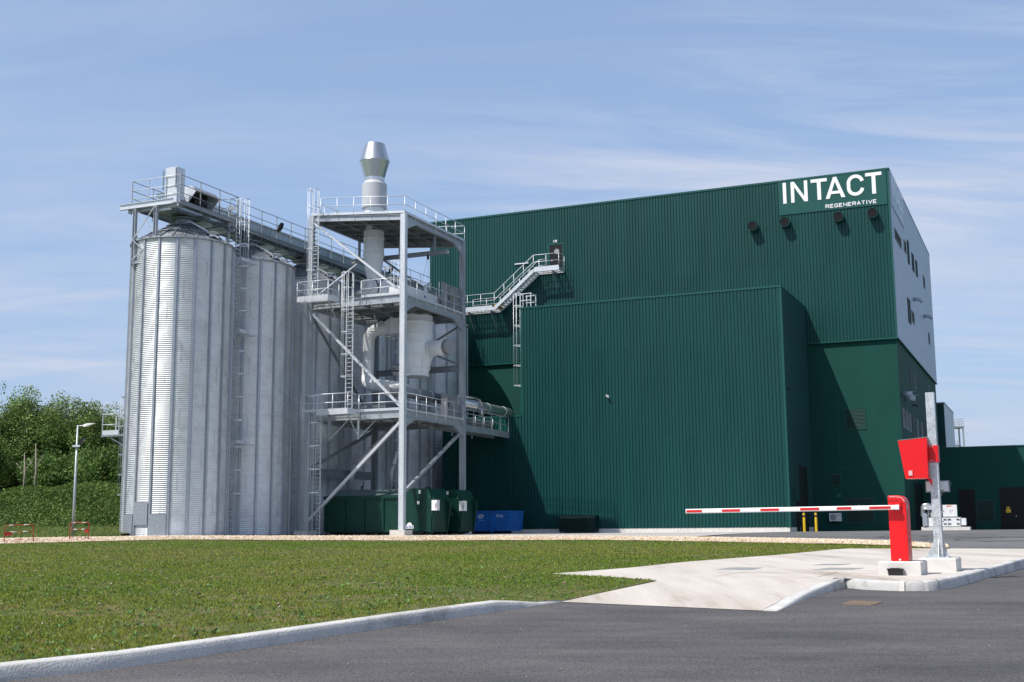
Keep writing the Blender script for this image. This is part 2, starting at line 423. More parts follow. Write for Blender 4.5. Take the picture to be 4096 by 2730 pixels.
# --- ground materials
def ground_mat(name, cols, scale, rough=0.9, bump=0.3, bscale=80, stretch=None, speck=None):
    """cols: list of (pos, colour) for a two-octave noise mix."""
    m, n, l, b = newmat(name)
    t = n.new('ShaderNodeTexCoord'); mp = n.new('ShaderNodeMapping'); l.new(t.outputs['Object'], mp.inputs[0])
    if stretch: mp.inputs['Scale'].default_value = stretch[0]; mp.inputs['Rotation'].default_value = (0,0,R_(stretch[1]))
    a = n.new('ShaderNodeTexNoise'); a.inputs['Scale'].default_value = scale; a.inputs['Detail'].default_value = 9; a.inputs['Roughness'].default_value = 0.7
    l.new(mp.outputs[0], a.inputs['Vector'])
    cr = n.new('ShaderNodeValToRGB'); l.new(a.outputs[0], cr.inputs[0])
    while len(cr.color_ramp.elements) < len(cols): cr.color_ramp.elements.new(0.5)
    for e, (p, c) in zip(cr.color_ramp.elements, cols): e.position = p; e.color = tuple(c) + (1,)
    out = cr.outputs[0]
    f = n.new('ShaderNodeTexNoise'); f.inputs['Scale'].default_value = bscale; f.inputs['Detail'].default_value = 3
    l.new(t.outputs['Object'], f.inputs['Vector'])
    mr = n.new('ShaderNodeMapRange'); l.new(f.outputs[0], mr.inputs[0]); mr.inputs[1].default_value = 0.25; mr.inputs[2].default_value = 0.75
    mr.inputs[3].default_value = 1 - (speck or 0.2); mr.inputs[4].default_value = 1 + (speck or 0.2)
    vm = n.new('ShaderNodeVectorMath'); vm.operation = 'SCALE'; l.new(out, vm.inputs[0]); l.new(mr.outputs[0], vm.inputs['Scale'])
    l.new(vm.outputs[0], b.inputs['Base Color'])
    b.inputs['Roughness'].default_value = rough
    bp = n.new('ShaderNodeBump'); bp.inputs['Strength'].default_value = bump; bp.inputs['Distance'].default_value = 0.015
    l.new(f.outputs[0], bp.inputs['Height']); l.new(bp.outputs[0], b.inputs['Normal'])
    return m
M['asphalt'] = ground_mat('asphalt', [(0.36, (0.060, 0.058, 0.061)), (0.46, (0.078, 0.075, 0.078)), (0.54, (0.092, 0.088, 0.091)), (0.64, (0.118, 0.112, 0.112))], 0.7, 0.85, 0.9, 48, ((0.45, 1.2, 1), 24), 0.62)
M['asphalt_yard'] = ground_mat('yard_asphalt', [(0.38, (0.07, 0.07, 0.075)), (0.45, (0.12, 0.12, 0.125)), (0.54, (0.17, 0.17, 0.17)), (0.64, (0.12, 0.12, 0.125))], 0.55, 0.75, 0.3, 60, ((0.14, 1.6, 1), 6), 0.2)
M['pad'] = ground_mat('pad_concrete', [(0.38, (0.37, 0.32, 0.275)), (0.46, (0.50, 0.45, 0.40)), (0.54, (0.56, 0.515, 0.465)), (0.64, (0.61, 0.57, 0.52))], 0.6, 0.8, 0.12, 60, ((1.3, 0.16, 1), -24), 0.07)
M['yard_conc'] = ground_mat('yard_concrete', [(0.3, (0.36, 0.35, 0.34)), (0.7, (0.50, 0.48, 0.46))], 0.3, 0.85, 0.1, 50, None, 0.07)
M['kerb'] = ground_mat('kerb_concrete', [(0.36, (0.36, 0.36, 0.35)), (0.46, (0.52, 0.515, 0.50)), (0.62, (0.62, 0.61, 0.59))], 1.6, 0.85, 0.5, 55, None, 0.16)
M['lawn'] = ground_mat('lawn_soil_grass', [(0.38, (0.055, 0.070, 0.014)), (0.46, (0.075, 0.100, 0.017)), (0.54, (0.105, 0.105, 0.028)), (0.62, (0.16, 0.115, 0.055))], 2.6, 1.0, 1.0, 30, None, 0.6)
M['soil'] = ground_mat('bare_soil', [(0.3, (0.13, 0.10, 0.065)), (0.7, (0.22, 0.17, 0.11))], 1.2, 1.0, 0.8, 20, None, 0.3)
M['field'] = ground_mat('field_grass', [(0.3, (0.07, 0.12, 0.025)), (0.7, (0.12, 0.17, 0.04))], 0.2, 1.0, 0.7, 8, None, 0.3)
M['gravel_bed'] = ground_mat('gravel_bed', [(0.3, (0.36, 0.27, 0.17)), (0.7, (0.62, 0.50, 0.36))], 6, 0.95, 1.0, 26, None, 0.4)

# ---------------------------------------------------------------- surveyed plan lines
rz = lambda X, Y: roadz(Y)
lz = landz
kerb_base = [xy_at(*p, rz) for p in [(0, 1568.1), (140, 1552.5), (293, 1534.5), (500, 1504), (689, 1475.3), (920, 1440), (1100, 1413.5), (1201.6, 1398.2), (1250, 1390), (1289.5, 1384.5)]]
d0 = Vector(kerb_base[0]) - Vector(kerb_base[2]); d0.normalize()
kb0 = Vector(kerb_base[0])
kerb_base = [tuple(kb0 + d0 * 9 + Vector((0, -0.6))), tuple(kb0 + d0 * 3)] + kerb_base
lane_l = kerb_base[-1]
lane_r = xy_at(1784.5, 1405.6, rz)
isl = [xy_at(*p, rz) for p in [(1942.6, 1351.5), (1990, 1356), (2072.6, 1358.8), (2130, 1358.5), (2160.2, 1356.4), (2194, 1350.8), (2230.7, 1341), (2267, 1329.6), (2353, 1306.5)]]
dI = (Vector(isl[-1]) - Vector(isl[-2])).normalized()
isl.append(tuple(Vector(isl[-1]) + dI * 14))
_a, _c = Vector(lane_l), Vector(lane_r); _d = (_c-_a).normalized()
RAMP = (Vector(isl[0])-_a).dot(Vector((-_d.y, _d.x)))
def padz(X, Y):
    a, c_ = Vector(lane_l), Vector(lane_r); d_ = (c_-a).normalized(); dist = max(0.0, (Vector((X, Y))-a).dot(Vector((-d_.y, d_.x))))
    s = min(1.0, dist / RAMP)
    k = max(0.0, min(1.0, (Y - 20) / 7.0)); k = k*k*(3-2*k)
    return roadz(Y) * (1-s) + ((E - 0.752) * (1-k) + landz(X, max(Y, 20)) * k) * s
pad_left = [xy_at(*p, padz) for p in [(1395, 1361), (1509, 1336.8), (1390, 1327), (1266, 1319.5), (1442, 1306), (1588, 1291), (1780.8, 1276.5), (1917, 1263.4), (1951, 1261.2)]]
pad_far = [xy_at(*p, padz) for p in [(2143, 1261), (2353, 1262)]]
dF_ = (Vector(pad_far[1]) - Vector(pad_far[0])).normalized()
pad_far.append(tuple(Vector(pad_far[1]) + dF_ * 16))

# road (near asphalt) : one large sheet
road_out = [(-60, -25), (70, -25), (70, 60), (34, 60)]
road_poly = [(-60, -25), (80, -25), (80, 34), (30, 34), (20, 26)]
road = sheet('road', [(-60, -25), (60, -25), (60, 44), (24, 38), (9, 28), (4, 22), (3, 18.5), (-1, 18), (-14, 16), (-60, 4)], rz, M['asphalt'], 1.6)

# pad
pad_outline = [lane_l, lane_r] + isl + [pad_far[2], pad_far[1], pad_far[0]] + list(reversed(pad_left))
def pad_in(X, Y):
    # level with the road at the lane mouth, kerb high along the island
    return padz(X, Y)
isl_in = []
for i, p in enumerate(isl):
    a = Vector(isl[max(i-1, 0)]); b = Vector(isl[min(i+1, len(isl)-1)]); d = (b-a).normalized(); nrm = Vector((-d.y, d.x))
    if i == 0: nrm = Vector((-0.62, 0.6)).normalized()
    isl_in.append(tuple(Vector(p) + nrm * 0.16))
lane_r_in = (lane_r[0] - 0.16, lane_r[1] + 0.05)
pad_outline = [lane_l, (lane_l[0]*0.5+lane_r_in[0]*0.5, lane_l[1]*0.5+lane_r_in[1]*0.5), lane_r_in] + isl_in + [pad_far[2], pad_far[1], pad_far[0]] + list(reversed(pad_left))
pad = sheet('pavement', pad_outline, pad_in, M['pad'], 0.9, 0.006)

# kerbs: profile swept along a line; pts = base line, inner side to the left of travel direction
def kerb(name, pts, zb, zt, width, name_in=None, dark_line=None):
    mb = MB(); n = len(pts); rows = []
    for i, p in enumerate(pts):
        a = Vector(pts[max(i-1, 0)]); b = Vector(pts[min(i+1, n-1)]); d = (b-a).normalized(); nr = Vector((-d.y, d.x))
        z0, z1 = zb(i), zt(i); h = max(z1 - z0, 0.0)
        prof = [(0, z0-0.12), (0.0, z0), (0.010, z0 + h*0.5), (0.020, z0 + h*0.84), (0.028, z0 + h*0.93), (0.042, z1 - 0.003*min(1, h/.05)), (0.058, z1), (width, z1 + 0.002), (width, z0-0.12)]
        rows.append([(p[0] + nr.x*w, p[1] + nr.y*w, z) for w, z in prof])
    k = len(rows[0]); vs = [v for r in rows for v in r]; fs = []
    for i in range(n-1):
        for j in range(k-1): fs.append((i*k+j, (i+1)*k+j, (i+1)*k+j+1, i*k+j+1))
    mb.add(vs, fs, True)
    mb.f.append(tuple(range(k))); mb.sm.append(False)
    mb.f.append(tuple((n-1)*k + j for j in reversed(range(k)))); mb.sm.append(False)
    ob = mb.build(name, M['kerb']); return tag(ob, kind='structure')
def refine(pts, step):
    out = []
    for a, b in zip(pts, pts[1:]):
        a = Vector(a); b = Vector(b); k = max(1, int((b-a).length/step))
        for j in range(k): out.append(tuple(a + (b-a)*j/k))
    out.append(tuple(pts[-1])); return out
kl = refine(kerb_base, 0.4)
_e = Vector(kerb_base[-1])
def kl_top(i):
    dist = (Vector(kl[i]) - _e).length
    s = max(0.0, min(1.0, dist / 1.5)); s = s*s*(3-2*s)
    return roadz(kl[i][1]) + 0.006 + 0.118 * s
kerb_l = kerb('kerb', kl, lambda i: roadz(kl[i][1]), kl_top, 0.15)
kr = refine([lane_r] + isl, 0.45)
_s = Vector(lane_r)
def kr_top(i):
    dist = (Vector(kr[i]) - _s).length; s = max(0.0, min(1.0, dist/2.6))
    X, Y = kr[i]
    return max(roadz(Y) + 0.008, padz(X, Y) + 0.012 * s)
kerb_r = kerb('kerb', kr, lambda i: roadz(kr[i][1]), kr_top, 0.16)

# lawn
def xy_tY(t, Y): return (t*Y, Y)
kin = []
for i, p in enumerate(kerb_base):
    a = Vector(kerb_base[max(i-1, 0)]); b = Vector(kerb_base[min(i+1, len(kerb_base)-1)]); d = (b-a).normalized()
    kin.append(tuple(Vector(p) + Vector((-d.y, d.x)) * 0.13))
lawn_far = [xy_tY(t, lerp_tab(t, YN)) for t in (-0.75, -0.6, -0.5, -0.418, -0.34, -0.276, -0.2, -0.15, -0.09, -0.03, 0.02, 0.064, 0.12, 0.17, 0.215, 0.26, 0.308, 0.335)]
lawn_out = kin + pad_left + [tuple(Vector(pad_far[0]) + Vector((-0.2, 0.1)))] + list(reversed(lawn_far)) 
def lawnz(X, Y):
    # the turf meets the kerb top at its edge
    return landz(X, Y)
_kr = np.array(kl); _kt = np.array([kl_top(i) for i in range(len(kl))])
def lawnz(X, Y):
    z = landz(X, Y)
    if Y < 22:
        d = np.hypot(_kr[:,0]-X, _kr[:,1]-Y); i = int(d.argmin()); dm = float(d[i])
        s = max(0.0, 1 - dm/2.5); s = s*s*(3-2*s)
        z = z*(1-s) + (_kt[i]-0.012)*s
    return z
lawn = sheet('lawn', lawn_out, lawnz, M['lawn'], 1.1, -0.004)

# gravel bed strip, with loose stones
ts = [-0.75 + 0.01*i for i in range(0, 111)]
mb = MB()
gvs = []; gfs = []
tsg = [t for t in ts if t <= 0.352]
K = 6
for t in tsg:
    yn, yf = lerp_tab(t, YN), lerp_tab(t, YF)
    for k in range(K+1):
        s = k / K; Y = yn - 0.35 + (yf - yn + 0.5) * s
        gvs.append((t*Y, Y, landz(t*Y, Y) + 0.012 + 0.05*math.sin(PI*s) + (0.02*random.random())))
for i in range(len(tsg)-1):
    for k in range(K):
        a = i*(K+1)+k; gfs.append((a, a+K+1, a+K+2, a+1))
mb.add(gvs, gfs, True)
gb = mb.build('gravel_bed', M['gravel_bed']); tag(gb, kind='structure')

def vcol_mat(name, rough, trans=0.0, spec=0.3):
    m, n, l, b = newmat(name)
    at = n.new('ShaderNodeAttribute'); at.attribute_name = 'tint'
    l.new(at.outputs['Color'], b.inputs['Base Color']); b.inputs['Roughness'].default_value = rough
    b.inputs['Specular IOR Level'].default_value = spec
    if trans:
        o = n['Material Output']; tr = n.new('ShaderNodeBsdfTranslucent'); ms = n.new('ShaderNodeMixShader'); ms.inputs[0].default_value = trans
        l.new(at.outputs['Color'], tr.inputs[0]); l.new(b.outputs[0], ms.inputs[1]); l.new(tr.outputs[0], ms.inputs[2]); l.new(ms.outputs[0], o.inputs[0])
    return m
M['stone_v'] = vcol_mat('stone_tinted', 0.9)
M['leaf_v'] = vcol_mat('leaf_tinted', 0.6, 0.28, 0.25)
M['grass_v'] = vcol_mat('grass_tinted', 0.7, 0.25, 0.2)
def np_mesh(name, verts, faces, tint, matl, loc=(0,0,0)):
    """verts (n,3), faces (m,k), tint (m,3) per face"""
    me = bpy.data.meshes.new(name)
    n, m, k = len(verts), len(faces), faces.shape[1]
    me.vertices.add(n); me.vertices.foreach_set('co', np.asarray(verts, np.float32).ravel())
    me.loops.add(m*k); me.loops.foreach_set('vertex_index', faces.astype(np.int32).ravel())
    me.polygons.add(m); me.polygons.foreach_set('loop_start', np.arange(0, m*k, k, dtype=np.int32))
    me.polygons.foreach_set('loop_total', np.full(m, k, np.int32))
    me.update(calc_edges=True)
    at = me.attributes.new('tint', 'FLOAT_COLOR', 'FACE')
    at.data.foreach_set('color', np.hstack([tint, np.ones((m,1))]).astype(np.float32).ravel())
    me.materials.append(matl)
    ob = bpy.data.objects.new(name, me); COL.objects.link(ob); ob.location = loc
    return ob
OCT_F = np.array([(0,2,4),(2,1,4),(1,3,4),(3,0,4),(2,0,5),(1,2,5),(3,1,5),(0,3,5)])
OCT_V = np.array([(1,0,0),(-1,0,0),(0,1,0),(0,-1,0),(0,0,1),(0,0,-1)], float)
def stones(name, pos, size, tint):
    n = len(pos)
    v = OCT_V[None] * (size[:,None,None] * rng.uniform(0.6, 1.3, (n,6,3)))
    ang = rng.uniform(0, 2*PI, n); c, s = np.cos(ang)[:,None], np.sin(ang)[:,None]
    x = v[...,0]*c - v[...,1]*s; y = v[...,0]*s + v[...,1]*c
    v = np.stack([x, y, v[...,2]*0.62], -1) + pos[:,None,:]
    f = OCT_F[None] + (np.arange(n)*6)[:,None,None]
    return np_mesh(name, v.reshape(-1,3), f.reshape(-1,3), np.repeat(tint, 8, 0), M['stone_v'])
NS = 26000
tt = rng.uniform(-0.46, 0.35, NS); ss = rng.beta(1.1, 1.1, NS)
pos = np.zeros((NS,3))
for i in range(NS):
    t = tt[i]; yn, yf = lerp_tab(t, YN), lerp_tab(t, YF); Y = yn - 0.25 + (yf-yn+0.3)*ss[i] + rng.normal(0, 0.08)
    pos[i] = (t*Y, Y, landz(t*Y, Y) + 0.03 + 0.055*math.sin(PI*min(1,max(0,ss[i]))))
base = np.array([(0.62,0.50,0.36),(0.70,0.60,0.46),(0.52,0.38,0.24),(0.74,0.68,0.58),(0.58,0.44,0.30)])
tint = base[rng.integers(0, 5, NS)] * rng.uniform(0.72, 1.12, (NS,1))
g = stones('gravel', pos, rng.uniform(0.025, 0.075, NS), tint); tag(g, kind='stuff')

# yard: pale concrete apron and worn asphalt
gf = [xy_tY(t, lerp_tab(t, YF) + 0.05) for t in (-0.2, -0.15, -0.09, -0.03, 0.02, 0.064, 0.10, 0.148)]
apron = sheet('concrete_yard', [tuple(W(-52, 57.0)[:2])] + gf + [xy_at(1600, 1233, landz), xy_at(1700, 1226, landz), tuple(W(-17.3, 88.3)[:2]), tuple(W(-17.3, 99.5)[:2]), tuple(W(-60, 99.5)[:2]), tuple(W(-60, 57)[:2])], landz, M['yard_conc'], 2.5, 0.006)
gy = [xy_tY(t, lerp_tab(t, YF) + 0.05) for t in (0.148, 0.18, 0.215, 0.26, 0.308, 0.344)]
yard = sheet('yard_asphalt', gy + [pad_far[0], pad_far[1], pad_far[2], (60, 40), (90, 95), tuple(W(40, 116)[:2]), tuple(W(-10.0, 116)[:2]), tuple(W(-10.0, 99.2)[:2]), tuple(W(-17.0, 99.2)[:2]), tuple(W(-17.0, 88.0)[:2]), xy_at(1700, 1226, landz)], landz, M['asphalt_yard'], 2.5, 0.010)

# base ground to the horizon
def gz(X, Y):
    if Y < 14: return roadz(Y) - 0.10
    if Y < 22: return min(roadz(Y), landz(X, Y)) - 0.10
    return landz(X, Y) - 0.10 if X < 1 or Y > 48 else min(roadz(Y), landz(X, Y)) - 0.14
xs = [-900,-400,-200,-120,-90] + list(range(-76, 80, 4)) + [90,120,200,400,900]
ys = [-40,-20,-8] + list(range(0, 132, 3)) + [150,200,300,500,900,1600]
mb = MB(); vs = [(x, y, gz(x, y)) for y in ys for x in xs]; nx = len(xs)
mb.add(vs, [(j*nx+i, j*nx+i+1, (j+1)*nx+i+1, (j+1)*nx+i) for j in range(len(ys)-1) for i in range(nx-1)], True)
gr = mb.build('ground', M['field']); tag(gr, kind='structure')

# ---------------------------------------------------------------- grass blades, weeds, stones on the lawn
poly = np.array(lawn_out)
def in_poly(x, y, poly):
    c = np.zeros(len(x), bool); j = len(poly)-1
    for i in range(len(poly)):
        cond = ((poly[i,1] > y) != (poly[j,1] > y))
        xi = (poly[j,0]-poly[i,0]) * (y-poly[i,1]) / (poly[j,1]-poly[i,1] + 1e-12) + poly[i,0]
        c ^= cond & (x < xi); j = i
    return c
def lawn_pts(n, y0, y1, power):
    # more of them nearby
    Y = y0 * (y1/y0) ** (rng.uniform(0, 1, n) ** power); t = rng.uniform(-0.46, 0.33, n); X = t*Y
    k = in_poly(X, Y, poly); X, Y = X[k], Y[k]
    Z = np.array([lawnz(a, b) for a, b in zip(X, Y)])
    return X, Y, Z
def blades(name, X, Y, Z, h, w, tint, lean=0.5):
    n = len(X); a = rng.uniform(0, 2*PI, n); la = rng.uniform(0, 2*PI, n); ll = rng.uniform(0.1, lean, n)*h
    dx, dy = np.cos(a)*w, np.sin(a)*w
    v = np.zeros((n,3,3))
    v[:,0] = np.stack([X-dx, Y-dy, Z-0.005], -1); v[:,1] = np.stack([X+dx, Y+dy, Z-0.005], -1)
    v[:,2] = np.stack([X+np.cos(la)*ll, Y+np.sin(la)*ll, Z+h], -1)
    return np_mesh(name, v.reshape(-1,3), np.arange(n*3).reshape(n,3), tint, M['grass_v'])
X, Y, Z = lawn_pts(330000, 8.5, 62, 1.15)
n = len(X)
def vnoise(X, Y, sc, seed):
    r_ = np.random.default_rng(seed); out = np.zeros(len(X)); amp = 1.0; tot = 0
    for o in range(4):
        g_ = r_.uniform(0, 1, (256, 256)); x = X*sc*2**o + 50; y = Y*sc*2**o + 50
        xi = np.floor(x).astype(int); yi = np.floor(y).astype(int); fx = x-xi; fy = y-yi; fx = fx*fx*(3-2*fx); fy = fy*fy*(3-2*fy)
        q = lambda a, b: g_[a % 256, b % 256]
        out += amp*((q(xi, yi)*(1-fx)+q(xi+1, yi)*fx)*(1-fy) + (q(xi, yi+1)*(1-fx)+q(xi+1, yi+1)*fx)*fy); tot += amp; amp *= 0.55
    return out/tot
n1 = vnoise(X, Y*0.7, 0.30, 1); n2 = vnoise(X, Y, 1.1, 2); n3 = vnoise(X, Y*.6, 0.12, 3)
_p = poly
kd = np.min(np.hypot(X[:,None]-_kr[::2,0][None], Y[:,None]-_kr[::2,1][None]), axis=1)
edge = np.exp(-kd/1.3)
bare = (n2 > 0.63 - 0.15*edge - 0.05*(n1 > .55)) & (rng.uniform(0,1,n) < 0.6)
X, Y, Z, n1, n2, n3, edge = (q[~bare] for q in (X, Y, Z, n1, n2, n3, edge)); n = len(X)
cg = np.array((0.140, 0.240, 0.018)); co = np.array((0.215, 0.265, 0.032)); cy = np.array((0.300, 0.295, 0.060)); cd = np.array((0.40, 0.32, 0.15))
far = np.clip((Y-44)/10, 0, 1)[:,None]
s1 = np.clip((n1-.35)/.3, 0, 1)[:,None]; s2 = np.clip((n3-.4)/.25, 0, 1)[:,None]
tn = cg*(1-s1) + co*s1; tn = tn*(1-.35*s2) + cy*.35*s2; tn = tn*(1-far) + (cg*1.05)*far
dry = rng.uniform(0, 1, n) < (0.05 + 0.16*s1[:,0]*s2[:,0] + .12*edge)
tn[dry] = cd*rng.uniform(0.6, 1.1, (dry.sum(),1))
tn *= rng.uniform(0.7, 1.2, (n,1))
gs = blades('grass', X, Y, Z, rng.uniform(0.010, 0.032, n) * (1 + (Y>25)*0.3), 0.0022 + Y*0.00032, tn, 1.4)
tag(gs, kind='stuff')
# broad-leaf weeds
X, Y, Z = lawn_pts(2600, 9, 50, 1.35)
vv = []; tnw = []
for x, y, z in zip(X, Y, Z):
    k = rng.integers(5, 10); sc = rng.uniform(0.02, 0.065); col = np.array((0.13, 0.22, 0.07)) * rng.uniform(0.7, 1.5)
    if rng.random() < 0.02: col = np.array((0.36, 0.32, 0.05))
    for q in range(k):
        a = rng.uniform(0, 2*PI); e = rng.uniform(0.15, 1.0)
        d = np.array((math.cos(a)*math.cos(e), math.sin(a)*math.cos(e), math.sin(e))); pz = np.array((-math.sin(a), math.cos(a), 0))
        o = np.array((x, y, z + 0.005)); L_ = sc*rng.uniform(0.7, 1.3)
        vv.append([o, o + d*L_*0.5 + pz*L_*0.2, o + d*L_, o + d*L_*0.5 - pz*L_*0.2]); tnw.append(col*rng.uniform(0.8, 1.2))
vv = np.array(vv).reshape(-1,3)
wd = np_mesh('weeds', vv, np.arange(len(vv)).reshape(-1,4), np.array(tnw), M['grass_v']); tag(wd, kind='stuff')
# clods, small stones and dead leaves
X, Y, Z = lawn_pts(620, 9, 58, 1.1); n = len(X)
bs = np.array([(0.30,0.22,0.14),(0.42,0.36,0.28),(0.10,0.07,0.05),(0.26,0.17,0.10)])
st = stones('soil_clods', np.stack([X, Y, Z+0.012], -1), rng.uniform(0.008, 0.028, n)*(1+Y*0.010), bs[rng.integers(0,4,n)]*rng.uniform(.7,1.15,(n,1))); tag(st, kind='stuff')
# dark curved tyre marks on the yard
mb = MB()
for (cx0, cy0, rad, a0, a1, wd_) in ((26, 46, 9, 60, 190, .22), (26.3, 46, 10.6, 60, 185, .22), (34, 52, 16, 110, 215, .25), (34, 52, 17.9, 112, 212, .25), (22, 70, 12, 200, 330, .25), (22, 70, 13.8, 200, 326, .25), (14, 60, 9, -60, 60, .2), (40, 62, 20, 150, 240, .3), (30, 75, 14, 180, 300, .25)):
    vs = []
    for i in range(61):
        a_ = R_(a0 + (a1-a0)*i/60)
        for rr in (rad-wd_/2, rad+wd_/2):
            x, y = cx0 + rr*math.cos(a_), cy0 + rr*math.sin(a_)
            vs.append((x, y, landz(x, y) + 0.016))
    ok = [i for i in range(60) if lerp_tab(vs[2*i][0]/max(1, vs[2*i][1]), YF) + 1.0 < vs[2*i][1] < 84 and vs[2*i][0]/vs[2*i][1] > .17 and W(0,0) is not None]
    mb.add(vs, [(2*i, 2*i+1, 2*i+3, 2*i+2) for i in ok])
M['tyre'] = ground_mat('tyre_mark', [(0.35, (0.16, 0.16, 0.165)), (0.55, (0.055, 0.055, 0.06)), (0.75, (0.04, 0.04, 0.045))], 1.3, 0.8, 0.2, 40, None, 0.2)
tag(mb.build('tyre_marks', M['tyre']), kind='structure')
# loose specks on the road
n = 220; Yr = 7 * (24/7.0)**rng.uniform(0,1,n); Xr = rng.uniform(-0.45, 0.6, n)*Yr
sp = stones('road_grit', np.stack([Xr, Yr, np.array([roadz(a) for a in Yr]) + 0.004], -1), rng.uniform(0.003, 0.009, n), np.array([(0.6,0.56,0.5)])*rng.uniform(.5,1.1,(n,1)))
tag(sp, kind='stuff')
n = 2600; ii = rng.integers(0, len(kl)-1, n); oo = np.abs(rng.normal(0, .16, n)) + .01
Pk = np.array(kl); dk = Pk[np.minimum(ii+1, len(kl)-1)] - Pk[np.maximum(ii-1, 0)]; dk /= np.linalg.norm(dk, axis=1, keepdims=True)
xy = Pk[ii] + dk*rng.uniform(-.2, .2, (n,1)) - np.stack([-dk[:,1], dk[:,0]], 1)*oo[:,None]
sp2 = stones('gutter_grit', np.stack([xy[:,0], xy[:,1], np.array([roadz(a) for a in xy[:,1]]) + 0.002], -1), rng.uniform(0.002, 0.007, n), np.array([(0.34,0.29,0.24)])*rng.uniform(.5,1.2,(n,1))); tag(sp2, kind='stuff')
# white mortar joints in the island kerb
mb = MB()
for px, w_ in ((2060, .07), (2131, .07), (2162, .05), (2183, .035), (2196, .02), (2217, .012), (2239, .012), (2261, .012), (2285, .012), (2308, .012), (2332, .012)):
    best = min(range(len(kr)), key=lambda i: abs(1176.5 + 2812*(kr[i][0]/kr[i][1])*1.035 - px))
    i = min(max(best, 1), len(kr)-2); a = Vector(kr[i-1]); c_ = Vector(kr[i+1]); d = (c_-a).normalized(); nr = Vector((-d.y, d.x)); p = Vector(kr[i])
    z0, z1 = roadz(kr[i][1]), kr_top(i); h = z1 - z0
    pr = [(-.004, z0), (0.006, z0+h*.5), (0.016, z0+h*.84), (0.036, z1+.002), (.16, z1+.005)]
    vs = []
    for q, z in pr:
        for s in (-1, 1): w2 = w_*s/2; vs.append((p.x + nr.x*q + d.x*w2, p.y + nr.y*q + d.y*w2, z))
    mb.add(vs, [(2*j, 2*j+1, 2*j+3, 2*j+2) for j in range(len(pr)-1)])
tag(mb.build('kerb_mortar', M['concrete_w']), kind='structure')

# ================================================================ buildings (frame G: u, v, z)
def ribwall(u0, u1, z0, z1, v, pitch=0.25, depth=0.052, n_=-1, frac=(0.0, 0.10, 0.18, 0.82, 0.90), axis='u'):
    """trapezoid cladding; crest stands out by `depth` towards n_ ; runs along u at v (or along v at u)."""
    mb = MB(); prof = []
    k = int(round((u1-u0)/pitch)); pitch = (u1-u0)/k
    for i in range(k):
        b = u0 + i*pitch
        prof += [(b, 0), (b + frac[1]*pitch, 0), (b + frac[2]*pitch, 1), (b + frac[3]*pitch, 1), (b + frac[4]*pitch, 0)]
    prof.append((u1, 0))
    vs = []
    for a, h in prof:
        w = v + n_*depth*h
        for z in (z0, z1): vs.append((a, w, z) if axis == 'u' else (w, a, z))
    fs = [(2*i, 2*i+2, 2*i+3, 2*i+1) for i in range(len(prof)-1)]
    if axis != 'u': fs = [tuple(reversed(f)) for f in fs]
    if n_ > 0: fs = [tuple(reversed(f)) for f in fs]
    mb.add(vs, fs)
    return mb
def louvre(parent, a0, a1, z0, z1, plane, axis='u', out=-1, n=None, name='louvre', mt='green_trim', frame_mt=None, w=0.04):
    n = n or max(4, int((z1-z0)/0.11))
    B = lambda mb, p0, p1, q0, q1, c0, c1: mb.box(p0, p1, q0, q1, c0, c1) if axis == 'u' else mb.box(q0, q1, p0, p1, c0, c1)
    fr = MB()
    o1 = plane + out*0.05
    B(fr, a0, a1, plane, o1, z0, z0+w); B(fr, a0, a1, plane, o1, z1-w, z1)
    B(fr, a0, a0+w, plane, o1-out*.001, z0+w, z1-w); B(fr, a1-w, a1, plane, o1-out*.001, z0+w, z1-w)
    f = fr.build(name, M[frame_mt or mt], parent)
    bk = MB(); B(bk, a0+w, a1-w, plane+out*0.004, plane+out*0.008, z0+w, z1-w); 
    sl = MB(); st = (z1-z0-2*w)/n
    for i in range(n):
        z = z0 + w + st*(i+0.15)
        p = [(a0+w, z), (a1-w, z)]
        lo, hi = plane+out*0.046, plane+out*0.020
        if axis == 'u': sl.add([(a0+w, lo, z), (a1-w, lo, z), (a1-w, hi, z+st*0.45), (a0+w, hi, z+st*0.45), (a0+w, lo, z-0.01), (a1-w, lo, z-0.01)], [(0,1,2,3), (4,5,1,0)])
        else: sl.add([(lo, a0+w, z), (lo, a1-w, z), (hi, a1-w, z+st*0.45), (hi, a0+w, z+st*0.45), (lo, a0+w, z-0.01), (lo, a1-w, z-0.01)], [(0,1,2,3), (4,5,1,0)])
    bk.build('louvre_back', M['dark'], f); sl.build('slats', M['green_slat'] if mt == 'green_trim' else M[mt], f)
    f.children[0]['_o'] = f['_o']
    return f
def stroke(mb, pts, w, off, place):
    """flat stroke of width w through 2-D points; place(x, z, depth) -> 3-D; mitred"""
    n = len(pts); L, R = [], []
    for i, p in enumerate(pts):
        p = Vector(p)
        d1 = (p - Vector(pts[i-1])).normalized() if i > 0 else (Vector(pts[1]) - p).normalized()
        d2 = (Vector(pts[i+1]) - p).normalized() if i < n-1 else d1
        t = (d1 + d2); t.normalize(); nn = Vector((-t.y, t.x)); k = 1 / max(0.5, nn.dot(Vector((-d1.y, d1.x))))
        L.append(p + nn*w/2*k); R.append(p - nn*w/2*k)
    for i in range(n-1):
        q = [R[i], R[i+1], L[i+1], L[i]]
        mb.add([place(a.x, a.y, 0) for a in q] + [place(a.x, a.y, off) for a in q], [(4,5,6,7), (0,1,5,4), (1,2,6,5), (2,3,7,6), (3,0,4,7)])
